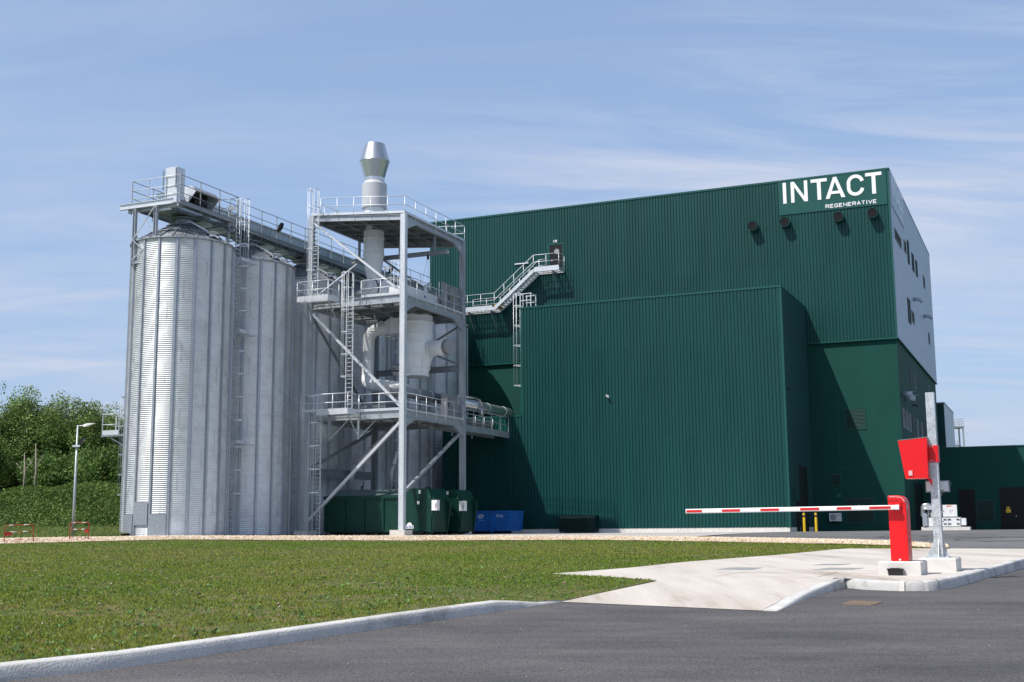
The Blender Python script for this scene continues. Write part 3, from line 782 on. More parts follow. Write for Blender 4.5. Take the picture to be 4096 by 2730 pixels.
def intact(mb, place, d, x0, x1, z0, z1):
    """the big six-letter word, drawn with bold strokes"""
    H = z1 - z0
    def X(u): return x0 + (u + 18.71) / (18.71 - 10.84) * (x1 - x0)
    sx_ = (x1-x0)/7.87; w = 0.275*sx_; hw = w/2
    stroke(mb, [(X(-18.57), z0), (X(-18.57), z1)], w, d, place)
    # N
    stroke(mb, [(X(-17.92), z0), (X(-17.92), z1)], w, d, place); stroke(mb, [(X(-16.84), z0), (X(-16.84), z1)], w, d, place)
    for q in [[(X(-18.06), z1), (X(-17.78), z1), (X(-16.70), z0), (X(-16.98), z0)]]:
        mb.add([place(a, b, 0) for a, b in q[::-1]] + [place(a, b, d*1.08) for a, b in q[::-1]], [(4,5,6,7), (0,1,5,4), (1,2,6,5), (2,3,7,6), (3,0,4,7)])
    for a, b, c in ((-16.43, -15.13, -15.78), (-12.10, -10.84, -11.47)):
        stroke(mb, [(X(a), z1-hw), (X(b), z1-hw)], w, d, place); stroke(mb, [(X(c), z0), (X(c), z1-w*0.9)], w*1.1, d*1.04, place)
    # A
    ax0, ax1 = X(-15.28), X(-13.72); xm = (ax0+ax1)/2; wf = w*1.12
    for q in ([(ax0, z0), (ax0+wf, z0), (xm+wf*0.42, z1), (xm-wf*0.42, z1)], [(ax1-wf, z0), (ax1, z0), (xm+wf*0.42, z1), (xm-wf*0.42, z1)]):
        k = d if q[0][0] == ax0 else d*1.05
        mb.add([place(a, b, 0) for a, b in q] + [place(a, b, k) for a, b in q], [(4,5,6,7), (0,1,5,4), (1,2,6,5), (2,3,7,6), (3,0,4,7)])
    stroke(mb, [(ax0 + wf*1.15, z0+H*0.27), (ax1 - wf*1.15, z0+H*0.27)], w*0.85, d*1.1, place)
    # C
    cx0, cx1 = X(-13.57)+hw, X(-12.21)-hw; rx = (cx1-cx0)/2; xm = (cx0+cx1)/2; rz_ = rx*H/1.8*1.0
    zb, zt = z0+hw*1.0, z1-hw*1.0; pts = []
    for k in range(9): a = R_(8 + (172)*k/8); pts.append((xm + rx*math.cos(a), zt - rz_ + rz_*math.sin(a)))
    for k in range(9): a = R_(180 + 172*k/8); pts.append((xm + rx*math.cos(a), zb + rz_ + rz_*math.sin(a)))
    stroke(mb, pts, w, d, place)
GLY = {  # 5x7 skeleton strokes for the small word, in a 0..1 x 0..1 cell
 'R': [[(0,0),(0,1),(.65,1),(.95,.85),(.95,.62),(.65,.47),(0,.47)], [(.5,.47),(1,0)]],
 'E': [[(.95,1),(0,1),(0,0),(.95,0)], [(0,.52),(.82,.52)]],
 'G': [[(.95,.82),(.75,1),(.25,1),(0,.8),(0,.2),(.25,0),(.75,0),(.97,.2),(.97,.48),(.55,.48)]],
 'N': [[(0,0),(0,1),(1,0),(1,1)]],
 'A': [[(0,0),(.5,1),(1,0)], [(.2,.3),(.8,.3)]],
 'T': [[(0,1),(1,1)], [(.5,1),(.5,0)]], 'I': [[(.5,0),(.5,1)]], 'V': [[(0,1),(.5,0),(1,1)]],
 'C': [[(.97,.8),(.75,1),(.25,1),(0,.8),(0,.2),(.25,0),(.75,0),(.97,.2)]], 'D': [[(0,0),(0,1),(.6,1),(1,.7),(1,.3),(.6,0),(0,0)]],
 'F': [[(0,0),(0,1),(.95,1)], [(0,.5),(.8,.5)]], 'P': [[(0,0),(0,1),(.7,1),(1,.8),(1,.6),(.7,.45),(0,.45)]],
 '2': [[(0,.8),(.3,1),(.7,1),(1,.8),(.95,.6),(0,0),(1,0)]], 'M': [[(0,0),(0,1),(.5,.3),(1,1),(1,0)]], 'X': [[(0,0),(1,1)],[(0,1),(1,0)]],
 'L': [[(0,1),(0,0),(.9,0)]], 'O': [[(.5,1),(1,.75),(1,.25),(.5,0),(0,.25),(0,.75),(.5,1)]],
}
def word(mb, txt, x0, x1, z0, z1, w, d, place, gap=0.42):
    n = len(txt); wu = [0.35 if c == 'I' else 1.0 for c in txt]; tot = sum(wu) + gap*(n-1); sc = (x1-x0)/tot; x = x0
    for c, q in zip(txt, wu):
        for st in GLY.get(c, []):
            pp = [(x + (a if c != 'I' else 0.5*q)*sc*(q if c == 'I' else 1), z0 + w/2 + b*(z1-z0-w)) for a, b in st]
            if c == 'I': pp = [(x + q*sc/2, z0 + w/2 - w/2), (x + q*sc/2, z1)]
            stroke(mb, pp, w, d, place)
        x += (q + gap)*sc

UL, UR, VM, VB, HT, HS = -51.43, -10.3, 98.67, 133.2, 28.65, 14.95
fac = thing('factory_building', 'tall dark green clad factory block carrying the white lettered sign at its upper right corner', 'building', (UR, VM, 0))
ribwall(UL+0.05, UR-0.16, HS, HT-0.16, VM, 0.262).build('upper_front_cladding', M['green_clad'], fac)
ribwall(VM+0.1, VB, HS, HT-0.16, UR, 0.36, 0.042, +1, frac=(0,.2,.3,.7,.8), axis='v').build('upper_side_cladding', M['grey_clad'], fac)['label'] = 'pale grey ribbed side cladding'
mb = MB(); mb.box(UL, UR-0.07, VM+0.06, VB, HS+0.02, HT-0.2); mb.build('core_wall', M['green_flat'], fac)
mb = MB(); mb.box(UL, UR-0.12, VM+0.16, VB-0.12, 0.0, HS-0.02)
mb.build('lower_wall', M['green_flat'], fac)
mb = MB()
mb.box(UL-0.02, UR+0.03, VM-0.09, VM+0.05, HT-0.16, HT); mb.box(UR-0.05, UR+0.06, VM+0.052, VB, HT-0.16, HT-0.003)
mb.box(UL-0.02, UL+0.1, VM+0.052, VB, HT-0.16, HT-.002)
mb.box(UL, UR, VM+0.05, VB, HT-0.26, HT-0.21)
mb.build('parapet_trim', M['green_trim'], fac)
mb = MB(); mb.box(UR-0.16, UR-0.0, VM-0.055, VM+0.1, HS, HT-0.162); mb.box(UL-0.01, UL+0.06, VM-0.055, VM+0.1, HS, HT-0.162)
mb.build_each('corner_trim', M['green_trim'], fac)
mb = MB(); mb.box(UL, UR+0.05, VM-0.075, VM+0.17, HS-0.10, HS-0.003); mb.box(UR-0.12, UR+0.07, VM+0.172, VB, HS-0.10, HS-0.004)
mb.build('drip_flashing', M['green_trim'], fac)
# joints in the rendered lower wall
mb = MB()
for z in (4.9, 9.9): mb.box(UL, UR-0.13, VM+0.155, VM+0.16, z, z+0.02)
for u in (-15.2,): mb.box(u, u+0.02, VM+0.155, VM+0.16, 0.3, HS-0.2)
mb.build_each('panel_joint', M['green_trim'], fac)
# front sign
sg = MB(); sg.box(-19.10, -10.50, VM-0.10, VM-0.055, 25.68, 28.46); sign = sg.build('sign_panel', M['green_trim'], fac); sign['label'] = 'green sign panel lettered INTACT REGENERATIVE'
pl = lambda x, z, d: (x, VM-0.101-d, z)
mb = MB(); intact(mb, pl, 0.035, -18.71, -10.84, 26.62, 28.38); mb.build('lettering', M['text_white'], sign)
mb = MB(); word(mb, 'REGENERATIVE', -15.30, -11.33, 25.84, 26.16, 0.062, 0.03, pl); mb.build('small_lettering', M['text_white'], sign)
mb = MB()
for u in (-17.35, -15.65, -13.9, -12.15): mb.box(u, u+0.012, VM-0.1025, VM-0.099, 25.70, 28.44)
mb.build_each('sheet_joint', M['green_clad'], sign)
sg = MB(); sg.box(UR+0.046, UR+0.09, 98.95, 107.8, 25.68, 28.46); sgn2 = sg.build('side_sign_panel', M['sign_side'], fac); sgn2['label'] = 'grey sign panel with pale lettering on the shaded side'
pl2 = lambda x, z, d: (UR+0.0905+d, x, z)
mb = MB(); intact(mb, pl2, 0.03, 99.35, 107.45, 26.62, 28.38); mb.build('lettering', M['text_grey'], sgn2)
mb = MB(); word(mb, 'REGENERATIVE', 102.8, 107.0, 25.84, 26.16, 0.06, 0.03, pl2); mb.build('small_lettering', M['text_grey'], sgn2)
# round vents under the sign
for k, (u, z) in enumerate([(-21.08, 25.15), (-18.43, 25.2), (-14.15, 25.17), (-11.5, 25.17)]):
    dz = -0.42 * 0; v1 = VM - 0.72; um, zm = u - 0.13, z + 0.02
    mb = MB(); n = 24; rr = 0.41
    ring = lambda r, v: [(um + r*math.cos(2*PI*j/n), v, zm - 0.26 + r*math.sin(2*PI*j/n)) for j in range(n)]
    a, b, c, d = ring(rr, VM-0.02), ring(rr, v1), ring(rr-0.02, v1), ring(rr-0.02, VM-0.2)
    # mouth cut at a slant: top projects further
    b = [(p[0], v1 + (zm-0.26+rr-p[2])*0.0 , p[2]) for p in b]; c = [(p[0], v1, p[2]) for p in c]
    vs = a+b+c+d; mb.add(vs, [(i, (i+1)%n, (i+1)%n+n, i+n) for i in range(n)], True)
    mb.add(b+c, [(i, (i+1)%n, (i+1)%n+n, i+n) for i in range(n)]); mb.add(c+d, [(i, (i+1)%n, (i+1)%n+n, i+n) for i in range(n)], True)
    vt = mb.build('vent_duct', M['green_trim'], fac)
    mb = MB(); mb.add(d, [tuple(range(n))]); 
    for i in range(-9, 10):
        x = i*0.042; h = math.sqrt(max(0.0, (rr-0.03)**2 - x*x))
        if h > 0.03: mb.box(um+x-0.006, um+x+0.006, v1+0.02, v1+0.03, zm-0.26-h, zm-0.26+h); mb.box(um-h, um+h, v1+0.031, v1+0.04, zm-0.26+x-0.006, zm-0.26+x+0.006)
    mb.build('mesh_grille', M['black'], vt)
# upper door, its porthole, frame and exit lamp
mb = MB(); mb.box(-39.5, -38.27, VM-0.065, VM+0.05, 22.80, 25.25); dr = mb.build('emergency_door', M['door_dark'], fac)
mb = MB(); n = 20; mb.prism([(-38.80 + 0.24*math.cos(2*PI*j/n), VM-0.066, 24.62 + 0.24*math.sin(2*PI*j/n)) for j in range(n)], (0, -0.02, 0)); mb.build('porthole', M['plastic_grey'], dr)
mb = MB(); mb.box(-39.3, -39.22, VM-0.11, VM-0.061, 23.75, 23.9); mb.build('handle', M['galv'], dr)
mb = MB(); mb.box(-39.60, -39.5, VM-0.075, VM+0.05, 22.8, 25.36); mb.box(-38.27, -38.17, VM-0.075, VM+0.05, 22.8, 25.36); mb.box(-39.5, -38.27, VM-0.08, VM+0.05, 25.25, 25.36); mb.build('door_frame', M['green_trim'], fac)
mb = MB(); mb.box(-39.10, -38.76, VM-0.10, VM-0.045, 25.46, 25.66); ex = mb.build('exit_lamp', M['white'], fac)
mb = MB(); mb.box(-39.06, -38.93, VM-0.104, VM-0.1005, 25.49, 25.63); mb.box(-38.9, -38.8, VM-0.104, VM-0.1005, 25.54, 25.58); mb.build('pictogram', M['green_trim'], ex)
mb = MB(); mb.box(-42.84, -41.5, VM-0.17, VM-0.06, 23.79, 23.87); mb.box(-42.7, -42.66, VM-0.10, VM, 23.82, 23.85); mb.build('strip_lamp', M['white'], fac)
# lower front louvres etc.
VL = VM + 0.16
louvre(fac, -14.64, -13.06, 7.88, 9.55, VL, 'u', -1, 15)
louvre(fac, -15.89, -15.17, 3.52, 4.41, VL, 'u', -1, 8)
louvre(fac, -14.93, -12.75, 0.62, 2.5, VL, 'u', -1, 14)
mb = MB(); mb.box(-15.52, -15.26, VL-0.04, VL, 2.62, 2.86); mb.build('small_plate', mat('teal_plate', (0.01, 0.10, 0.10), 0.5), fac)
# side wall: upper
for (a0, a1, z0, z1, nm) in [(100.1, 104.7, 23.25, 24.10, 'L'), (107.1, 108.7, 23.62, 24.62, 'L'), (109.9, 110.9, 23.1, 25.2, 'W'), (113.5, 115.0, 23.2, 24.8, 'W'), (116.8, 118.0, 23.3, 24.8, 'W'), (123.8, 125.4, 23.5, 24.65, 'L'), (107.3, 109.2, 17.5, 19.6, 'W'), (110.3, 112.4, 18.0, 19.0, 'L'), (125.9, 127.3, 18.2, 19.3, 'L')]:
    if nm == 'L': louvre(fac, a0, a1, z0, z1, UR+0.043, 'v', +1, 8, mt='galv_d')
    else:
        mb = MB(); mb.box(UR-0.03, UR+0.052, a0+0.06, a1-0.06, z0+0.06, z1-0.06); wdw = mb.build('window', M['glass'], fac)
        mb = MB(); mb.box(UR, UR+0.10, a0, a0+0.059, z0, z1); mb.box(UR, UR+0.10, a1-0.059, a1, z0, z1); mb.box(UR, UR+0.098, a0+0.06, a1-0.06, z0, z0+0.058); mb.box(UR, UR+0.098, a0+0.06, a1-0.06, z1-0.058, z1); mb.build('window_frame', M['green_dark'], wdw)
US = UR - 0.12
for (a0, a1, z0, z1, nm) in [(107.7, 108.9, 11.75, 13.95, 'W'), (110.8, 112.2, 12.2, 13.4, 'L'), (100.15, 101.5, 8.0, 9.52, 'L'), (102.4, 103.8, 8.0, 9.52, 'L'), (104.7, 106.1, 8.0, 9.52, 'L'), (107.6, 109.0, 7.2, 9.75, 'W'), (110.8, 112.2, 8.0, 9.52, 'L'), (114.6, 116.1, 8.2, 9.52, 'L'), (118.6, 120.2, 8.4, 9.6, 'W'), (124.5, 125.6, 13.0, 13.9, 'L')]:
    if nm == 'L': louvre(fac, a0, a1, z0, z1, US, 'v', +1, 13, mt='galv_d', frame_mt='galv_d')
    else:
        mb = MB(); mb.box(US-0.05, US+0.02, a0, a1, z0, z1); mb.build('window', M['glass'], fac)
# curved outlet pipes on the side wall
for (v, z, r) in [(112.8, 20.35, 0.36), (122.2, 20.3, 0.36)]:
    mb = MB(); pts = [(UR+0.02, v, z), (UR+0.35, v, z)] + [(UR+0.35+0.42*math.sin(a), v, z - 0.42*(1-math.cos(a))) for a in (R_(20), R_(40), R_(60), R_(75))]
    mb.tube(pts, r*0.45, 14); mb.build('outlet_pipe', M['grey_clad'], fac)
for (v, z, q) in [(101.3, 10.75, .19), (103.4, 10.6, .24)]:
    mb = MB(); mb.tube([(US, v, z), (US+0.7, v, z)], q, 16); pp = mb.build('outlet_pipe', M['grey_clad'], fac)
    mb = MB(); mb.prism([(US+0.7, v-q, z+q), (US+0.7, v+q, z+q), (US+.95, v+q, z+q), (US+.95, v-q, z+q)], (0, 0, -0.02)); mb.build('hood_lip', M['grey_clad'], pp)
mb = MB(); mb.box(US, US+0.25, 108.3, 108.5, 10.42, 10.55); mb.box(US+0.2, US+0.45, 108.2, 108.6, 10.38, 10.48); mb.build('wall_lamp', M['black'], fac)
# gateway by the plant equipment; its inner shade is painted as a dark sheet
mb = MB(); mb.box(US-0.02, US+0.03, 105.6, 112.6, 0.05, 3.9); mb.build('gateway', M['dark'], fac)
mb = MB(); mb.tube([(-43.27, VM+0.4, HT-0.1), (-43.27, VM+0.4, HT+0.12)], 0.10, 10); mb.tube([(-43.27, VM+0.4, HT+0.12), (-43.27, VM+0.4, HT+0.3)], [0.05, 0.02], 8); mb.build('roof_finial', M['white'], fac)
mb = MB(); mb.lathe((-31.5, VM+3.0, HT-0.25), [(0.0, 0.62), (0.9, 0.5), (1.1, 0.2), (1.15, 0)], 20); 
mb.build('roof_dome', M['white'], fac)

# ---- lower production hall in front, with its one-storey strip on the left
VH, HL = 88.94, 17.95
hall = thing('production_hall', 'lower dark green ribbed hall in the middle, in front of the tall block', 'building', (-27.0, VH, 0))
ribwall(-38.15, -17.44, 0.34, HL-0.14, VH, 0.262).build('front_cladding', M['green_clad'], hall)
ribwall(VH+0.08, VM-0.02, 0.34, HL-0.14, -17.36, 0.262, 0.04, +1, axis='v').build('side_cladding', M['green_clad'], hall)
mb = MB(); mb.box(-38.14, -17.42, VH+0.05, VM-0.1, 0.3, HL-0.2); mb.build('core_wall', M['green_flat'], hall)
mb = MB(); mb.box(-38.22, -17.28, VH-0.085, VH+0.06, HL-0.14, HL); mb.box(-17.44, -17.30, VH+0.062, VM-0.1, HL-0.14, HL-0.004); mb.box(-38.21, -38.1, VH+0.062, VM-0.1, HL-0.14, HL-0.004)
mb.build('parapet_trim', M['green_trim'], hall)
mb = MB(); mb.box(-17.47, -17.30, VH-0.055, VH+0.1, 0.34, HL-0.142); mb.box(-38.2, -38.1, VH-0.055, VH+0.1, 9.25, HL-0.142); mb.build_each('corner_trim', M['green_trim'], hall)
ribwall(-45.2, -38.16, 0.34, 9.17, VH, 0.262).build('low_strip_cladding', M['green_clad'], hall)
mb = MB(); mb.box(-45.15, -38.16, VH+0.05, VM-0.12, 0.3, 9.15); mb.build('low_strip_wall', M['green_flat'], hall)
mb = MB(); mb.box(-45.25, -38.21, VH-0.08, VH+0.05, 9.17, 9.27); mb.build('low_strip_trim', M['green_trim'], hall)
mb = MB(); mb.box(-45.1, -17.38, VH-0.02, VH+0.3, -0.05, 0.33); mb.box(-17.45, -17.32, VH+0.3, VM-0.3, -0.05, 0.33); mb.build('concrete_plinth', M['concrete_w'], hall)
mb = MB(); mb.box(-17.37, -17.29, 91.2, 92.5, 0.0, 2.25); sd = mb.build('side_door', M['door_dark'], hall)
mb = MB(); mb.box(-17.37, -17.3, 92.8, 96.0, 0.0, 4.9); mb.build('roller_gate', M['dark'], hall)
louvre(hall, 89.9, 90.8, 2.2, 3.3, -17.318, 'v', +1, 8)
mb = MB(); mb.box(-29.76, -28.12, VH+0.5, VH+1.6, HL-0.2, HL+0.17); mb.build('roof_outlet_box', M['green_trim'], hall)
mb = MB(); mb.box(-31.0, -30.92, VH-0.16, VH-0.04, 10.42, 10.5); mb.prism([(-31.02, VH-0.16, 10.5), (-30.78, VH-0.16, 10.38), (-30.74, VH-0.30, 10.2), (-30.98, VH-0.30, 10.32)], (0.0, -0.03, 0.06)); mb.build('floodlight', M['plastic_grey'], hall)
mb = MB(); mb.box(-17.32, -17.05, 89.8, 89.95, 10.3, 10.4); mb.box(-17.1, -16.85, 89.72, 90.02, 10.26, 10.34); mb.build('wall_lamp', M['black'], hall)

# ---- low wing on the right
VW, HW = 113.0, None
def topz(px, py, v):
    d = fw*2812 + rt*(px-1176.5) + up*(784-py); vd = Vector((-SU, CU, 0)); k = v / d.dot(vd); return E + d.z*k
HW = topz(2160, 1028.5, VW)
wing = thing('low_wing', 'single-storey dark green wing with grey doors at the right edge of the photo', 'building', (-2.0, VW, 0))
mb = MB(); mb.box(UR-0.11, 34, VW, VW+22, 0.0, HW-0.1); mb.build('wall', M['green_flat'], wing)
mb = MB(); mb.box(UR-0.11, 34.02, VW-0.06, VW+0.2, HW-0.1, HW); mb.build('parapet_trim', M['green_trim'], wing)
k_ = VW/132.0
for (a0, a1) in [(-9.15*k_+0.35, -7.6*k_+.3)]:
    mb = MB(); mb.box(a0, a1, VW-0.05, VW, 0.05, 3.42); dd = mb.build('door', M['door_dark'], wing)
mb = MB(); mb.box(-4.9*k_, -3.40*k_, VW-0.05, VW, 0.08, 3.55); d1 = mb.build('door', M['door_dark'], wing)
mb = MB(); mb.box(-3.37*k_, -1.8*k_, VW-0.05, VW, 0.08, 3.55); d2 = mb.build('door', M['door_dark'], wing)
mb = MB(); mb.box(-4.41*k_, -3.96*k_, VW-0.062, VW-0.051, 1.42, 1.72); mb.box(-4.34*k_, -4.06*k_, VW-0.0615, VW-0.0505, 1.74, 1.92); mb.build('warning_sign', M['yellow'], d1)
mb = MB(); mb.box(-3.52*k_, -3.46*k_, VW-0.10, VW-0.051, 1.05, 1.2); mb.build('handle', M['galv'], d1)
louvre(wing, -7.14*k_, -5.45*k_, 0.65, 2.5, VW, 'u', -1, 16)

# ---- slim block behind the tall building
blk = thing('rear_tower_block', 'slim green and grey clad block peeping out behind the right end of the tall building', 'building', (-12, 136, 0))
mb = MB(); mb.box(-16, -9.98, 136, 149, 0, 13.1); mb.build('wall', M['green_clad'], blk)
ribwall(136.0, 149.0, 0.2, 13.1, -9.94, 1.6, 0.06, +1, axis='v').build('side_cladding', M['grey_clad'], blk)
mb = MB(); mb.box(-16.02, -9.86, 135.95, 149.02, 13.1, 13.25); mb.build('parapet_trim', M['galv_d'], blk)

# ================================================================ silos
SU_, SV0, SP, SR = -48.94, 60.48, 6.75, 3.09
EAVE = 17.95
def make_silo():
    root = thing('grain_silo', 'x', 'silo', (SU_, SV0, 0), 'G', 'grain silos in a row')
    c = (SU_, SV0, 0)
    # corrugated wall: 13 courses of 11 waves; each second course a hair wider
    prof = []; nw = 154; dz = EAVE / nw
    for i in range(nw*4+1):
        z = i * dz / 4
        prof.append((SR + 0.025*math.cos(2*PI*i/4 - 0.6), z))
    mb = MB(); mb.lathe(c, prof, 72, cap=False); mb.build('wall', M['silo'], root)
    # bolted seams between the courses, and the vertical laps
    mb = MB()
    for k in range(1, 14):
        z = k*EAVE/14
        for q in range(108):
            a = R_(q*360/108+1); rr = SR+0.03; x, y = SU_+rr*math.cos(a), SV0+rr*math.sin(a); tx, ty = -math.sin(a)*0.02, math.cos(a)*0.02; mb.add([(x-tx, y-ty, z-.015), (x+tx, y+ty, z-.015), (x+tx, y+ty, z+0.015), (x-tx, y-ty, z+0.015)], [(0,1,2,3)])
        for j in range(18):
            if (j*7 + k*5) % 3 == 0:
                a = R_(j*20 + 10 + 3*((j+k) % 3)); rr = SR+0.028
                for q in range(10):
                    zz = z - EAVE/14 + 0.12 + q*0.112
                    x, y = SU_+rr*math.cos(a), SV0+rr*math.sin(a); tx, ty = -math.sin(a)*0.035, math.cos(a)*0.035
                    mb.add([(x-tx, y-ty, zz), (x+tx, y+ty, zz), (x+tx, y+ty, zz+0.03), (x-tx, y-ty, zz+0.03)], [(0,1,2,3)])
    mb.build('seam', M['galv_d'], root)
    a0 = math.atan2(-1, 0) + TH*0 + R_(-7.0 - 0.0)
    view = math.atan2(-(W(SU_, SV0).normalized()).dot(Vector((-SU, CU, 0))), -(W(SU_, SV0).normalized()).dot(Vector((CU, SU, 0))))
    for j in range(18):
        a = view + R_(-7.0 + 20*j); mb = MB(); ca, sa = math.cos(a), math.sin(a)
        def P(r, t, z): return (SU_ + r*ca - t*sa, SV0 + r*sa + t*ca, z)
        # hat profile
        pr = [(SR+0.015, -0.11), (SR+0.022, -0.11), (SR+0.022, -0.055), (SR+0.085, -0.05), (SR+0.085, 0.05), (SR+0.022, 0.055), (SR+0.022, 0.11), (SR+0.015, 0.11)]
        n = len(pr); mb.prism([P(r, t, 0.0) for r, t in pr], (0, 0, EAVE+0.02))
        for z in range(2, 17, 3): mb.prism([P(r+0.006, t*1.03, z+0.0) for r, t in pr], (0, 0, 0.35))
        mb.build('stiffener', M['silo_post'], root)
    # roof
    ez = EAVE + 0.02
    def rf(r): return ez - 0.05 + (SR + 0.14 - r) * 0.56
    mb = MB(); mb.lathe(c, [(SR-0.1, ez-0.10), (SR+0.14, ez-0.10), (SR+0.14, ez-0.05), (0.55, rf(0.55)), (0.55, rf(0.55)+0.2)], 54, smooth=False, cap=False)
    roof = mb.build('roof', M['roof_metal'], root)
    mb = MB()
    for j in range(27):
        a = 2*PI*j/27 + 0.05; ca, sa = math.cos(a), math.sin(a)
        mb.bar((SU_+(SR+.12)*ca, SV0+(SR+.12)*sa, rf(SR+.12)+0.03), (SU_+.6*ca, SV0+.6*sa, rf(.6)+0.03), 0.05, 0.07)
    for r in (1.0, 2.2):
        mb.tube([(SU_+r*math.cos(2*PI*j/36), SV0+r*math.sin(2*PI*j/36), rf(r)+0.09) for j in range(37)], 0.03, 6)
    mb.build('roof_rib', M['galv_d'], roof)
    # roof steps up the slope on the tower side
    mb = MB()
    for s in (-0.22, 0.22): mb.bar((SU_+SR+.1, SV0+s-.5, rf(SR+.1)+0.16), (SU_+.7, SV0+s-.3, rf(.7)+0.16), 0.03, 0.05)
    for k in range(12):
        r = SR - 0.05 - k*0.2; mb.bar((SU_+r, SV0-.72+.25*(SR-r)/SR, rf(r)+.17), (SU_+r, SV0-.26+.2*(SR-r)/SR, rf(r)+.17), 0.03)
    mb.build('roof_ladder', M['galv_l'], roof)
    for a in (R_(-12), R_(205), R_(70)):
        r = SR - 0.42; x, y, z = SU_+r*math.cos(a), SV0+r*math.sin(a), rf(r)
        mb = MB(); ux = Vector((math.cos(a), math.sin(a), 0))
        mb.lathe((x, y, z+0.05), [(0.26, -0.05), (0.26, 0.12), (0.40, 0.12), (0.42, 0.18), (0.30, 0.27), (0.0, 0.30)], 16); mb.build('roof_vent', M['stackmetal'], roof)
    mb = MB(); mb.lathe(c, [(0.56, rf(.55)+.1), (0.56, rf(.55)+.28), (0.85, rf(.55)+.28), (0.85, rf(.55)+.34), (0.35, rf(.55)+.5), (0.30, 20.0)], 20)
    mb.build('filling_neck', M['galv_d'], roof)
    mb = MB(); mb.lathe(c, [(SR+0.05, -0.06), (SR+0.16, -0.06), (SR+0.16, 0.10), (SR+0.05, 0.12)], 48, cap=False); mb.build('base_ring', M['galv_d'], root)
    return root
silo0 = make_silo()
labels = ['nearest silo at the left end of the row, with flat cover plates at its foot',
          'second silo from the left, just right of the tall caged ladder',
          'third silo from the left, half hidden behind the left column of the steel tower',
          'fourth silo from the left, seen through the tower behind its caged ladder',
          'fifth silo from the left, seen behind the white filter vessel',
          'farthest silo of the row, its edge showing right of the tower beside the dark wall']
silos = [silo0]
for i in range(1, 6):
    s = copy_tree(silo0); s.location = W(SU_, SV0 + SP*i, 0); silos.append(s)
for s, l_ in zip(silos, labels): s['label'] = l_
# cover plates only on the nearest silo
view = math.atan2(-(W(SU_, SV0).normalized()).dot(Vector((-SU, CU, 0))), -(W(SU_, SV0).normalized()).dot(Vector((CU, SU, 0))))
for (j0, z0, z1, w_) in [(-57.5, 0.0, 1.35, 8.6), (-38, 0.72, 2.05, 8.8), (-17.5, 0.0, 1.35, 8.8)]:
    mb = MB(); rr = SR+0.05
    pts = [(SU_+rr*math.cos(view+R_(j0+a)), SV0+rr*math.sin(view+R_(j0+a))) for a in np.linspace(-w_, w_, 7)]
    po = [(SU_+(rr+.05)*math.cos(view+R_(j0+a)), SV0+(rr+.05)*math.sin(view+R_(j0+a))) for a in np.linspace(-w_, w_, 7)]
    vs = [(x, y, z) for x, y in po for z in (z0, z1)] + [(x, y, z) for x, y in pts for z in (z0, z1)]
    fs = [(2*i, 2*i+2, 2*i+3, 2*i+1) for i in range(6)] + [(2*i+1, 2*i+3, 14+2*i+3, 14+2*i+1) for i in range(6)] + [(2*i, 14+2*i, 14+2*i+2, 2*i+2) for i in range(6)] + [(0,1,15,14), (12, 26, 27, 13)]
    mb.add(vs, fs); o = mb.build('cover_plate', M['silo_post'], silos[0]); 

# ================================================================ helpers for steelwork
def rail(mb, pts, h=1.1, levels=(1.0, 0.52), step=1.25, r=0.022, post=0.024, toe=0.0, drop=0.12, flat=False, ends=True):
    """railing along a 3-D polyline of floor points"""
    pts = [Vector(p) for p in pts]
    for lv in levels:
        mb.tube([p + Vector((0, 0, h*lv)) for p in pts], r, 6)
    for i in range(len(pts)-1):
        a, b = pts[i], pts[i+1]; L_ = (b-a).length; k = max(1, round(L_/step))
        for j in range(k+1):
            if j == 0 and i > 0: continue
            p = a + (b-a)*j/k
            if flat: mb.bar(p - Vector((0,0,drop)), p + Vector((0,0,h)), 0.07, 0.02, (b-a))
            else: mb.tube([p - Vector((0,0,drop)), p + Vector((0,0,h-r))], post, 6)
        if toe: 
            mb.bar(a + Vector((0,0,toe/2+0.01)), b + Vector((0,0,toe/2+0.01)), 0.012, toe)
def ladder_set(root, c, wdir, out, z0, z1, cz0=None, w=0.5, pitch=0.27, cage_r=0.36, top_open=True, hoop=0.9, mt='galv_l', cmt='galv_l', ext=0.0, name='ladder', nbar=5):
    """caged ladder; c=(u,v) centre, wdir/out unit 2-D vectors"""
    wd = Vector((wdir[0], wdir[1], 0)); od = Vector((out[0], out[1], 0)); C = Vector((c[0], c[1], 0)); Z = lambda z: Vector((0, 0, z))
    mb = MB()
    for s in (-1, 1): mb.bar(C + wd*s*w/2 + Z(z0), C + wd*s*w/2 + Z(z1), 0.055, 0.03)
    z = z0 + 0.2
    while z < z1 - ext - 0.05:
        mb.tube([C - wd*w/2 + Z(z), C + wd*w/2 + Z(z)], 0.017, 6); z += pitch
    ld = mb.build(name, M[mt], root)
    if cz0 is not None:
        mb = MB(); zz = cz0; hs = []
        while zz < z1 - 0.3: hs.append(zz); zz += hoop
        hs.append(z1)
        arc = []
        for k in range(13):
            a = PI * k / 12; arc.append((math.cos(a)*cage_r*(1.0), math.sin(a)*0.42 + 0.33))
        arc = [(w/2*1.02 if True else 0, 0.0)] + arc + [(-w/2*1.02, 0.0)]
        for h_ in hs:
            pts = [C + wd*x + od*y + Z(h_) for x, y in arc]
            for a, b in zip(pts, pts[1:]): mb.bar(a, b, 0.012, 0.06, (0,0,1))
        for k in np.linspace(1, len(arc)-2, nbar).astype(int):
            x, y = arc[k]; mb.tube([C + wd*x + od*y + Z(cz0), C + wd*x + od*y + Z(z1)], 0.013, 5)
        mb.build('safety_cage', M[cmt], ld)
        ld.children[0]['_o'] = ld['_o']
    return ld
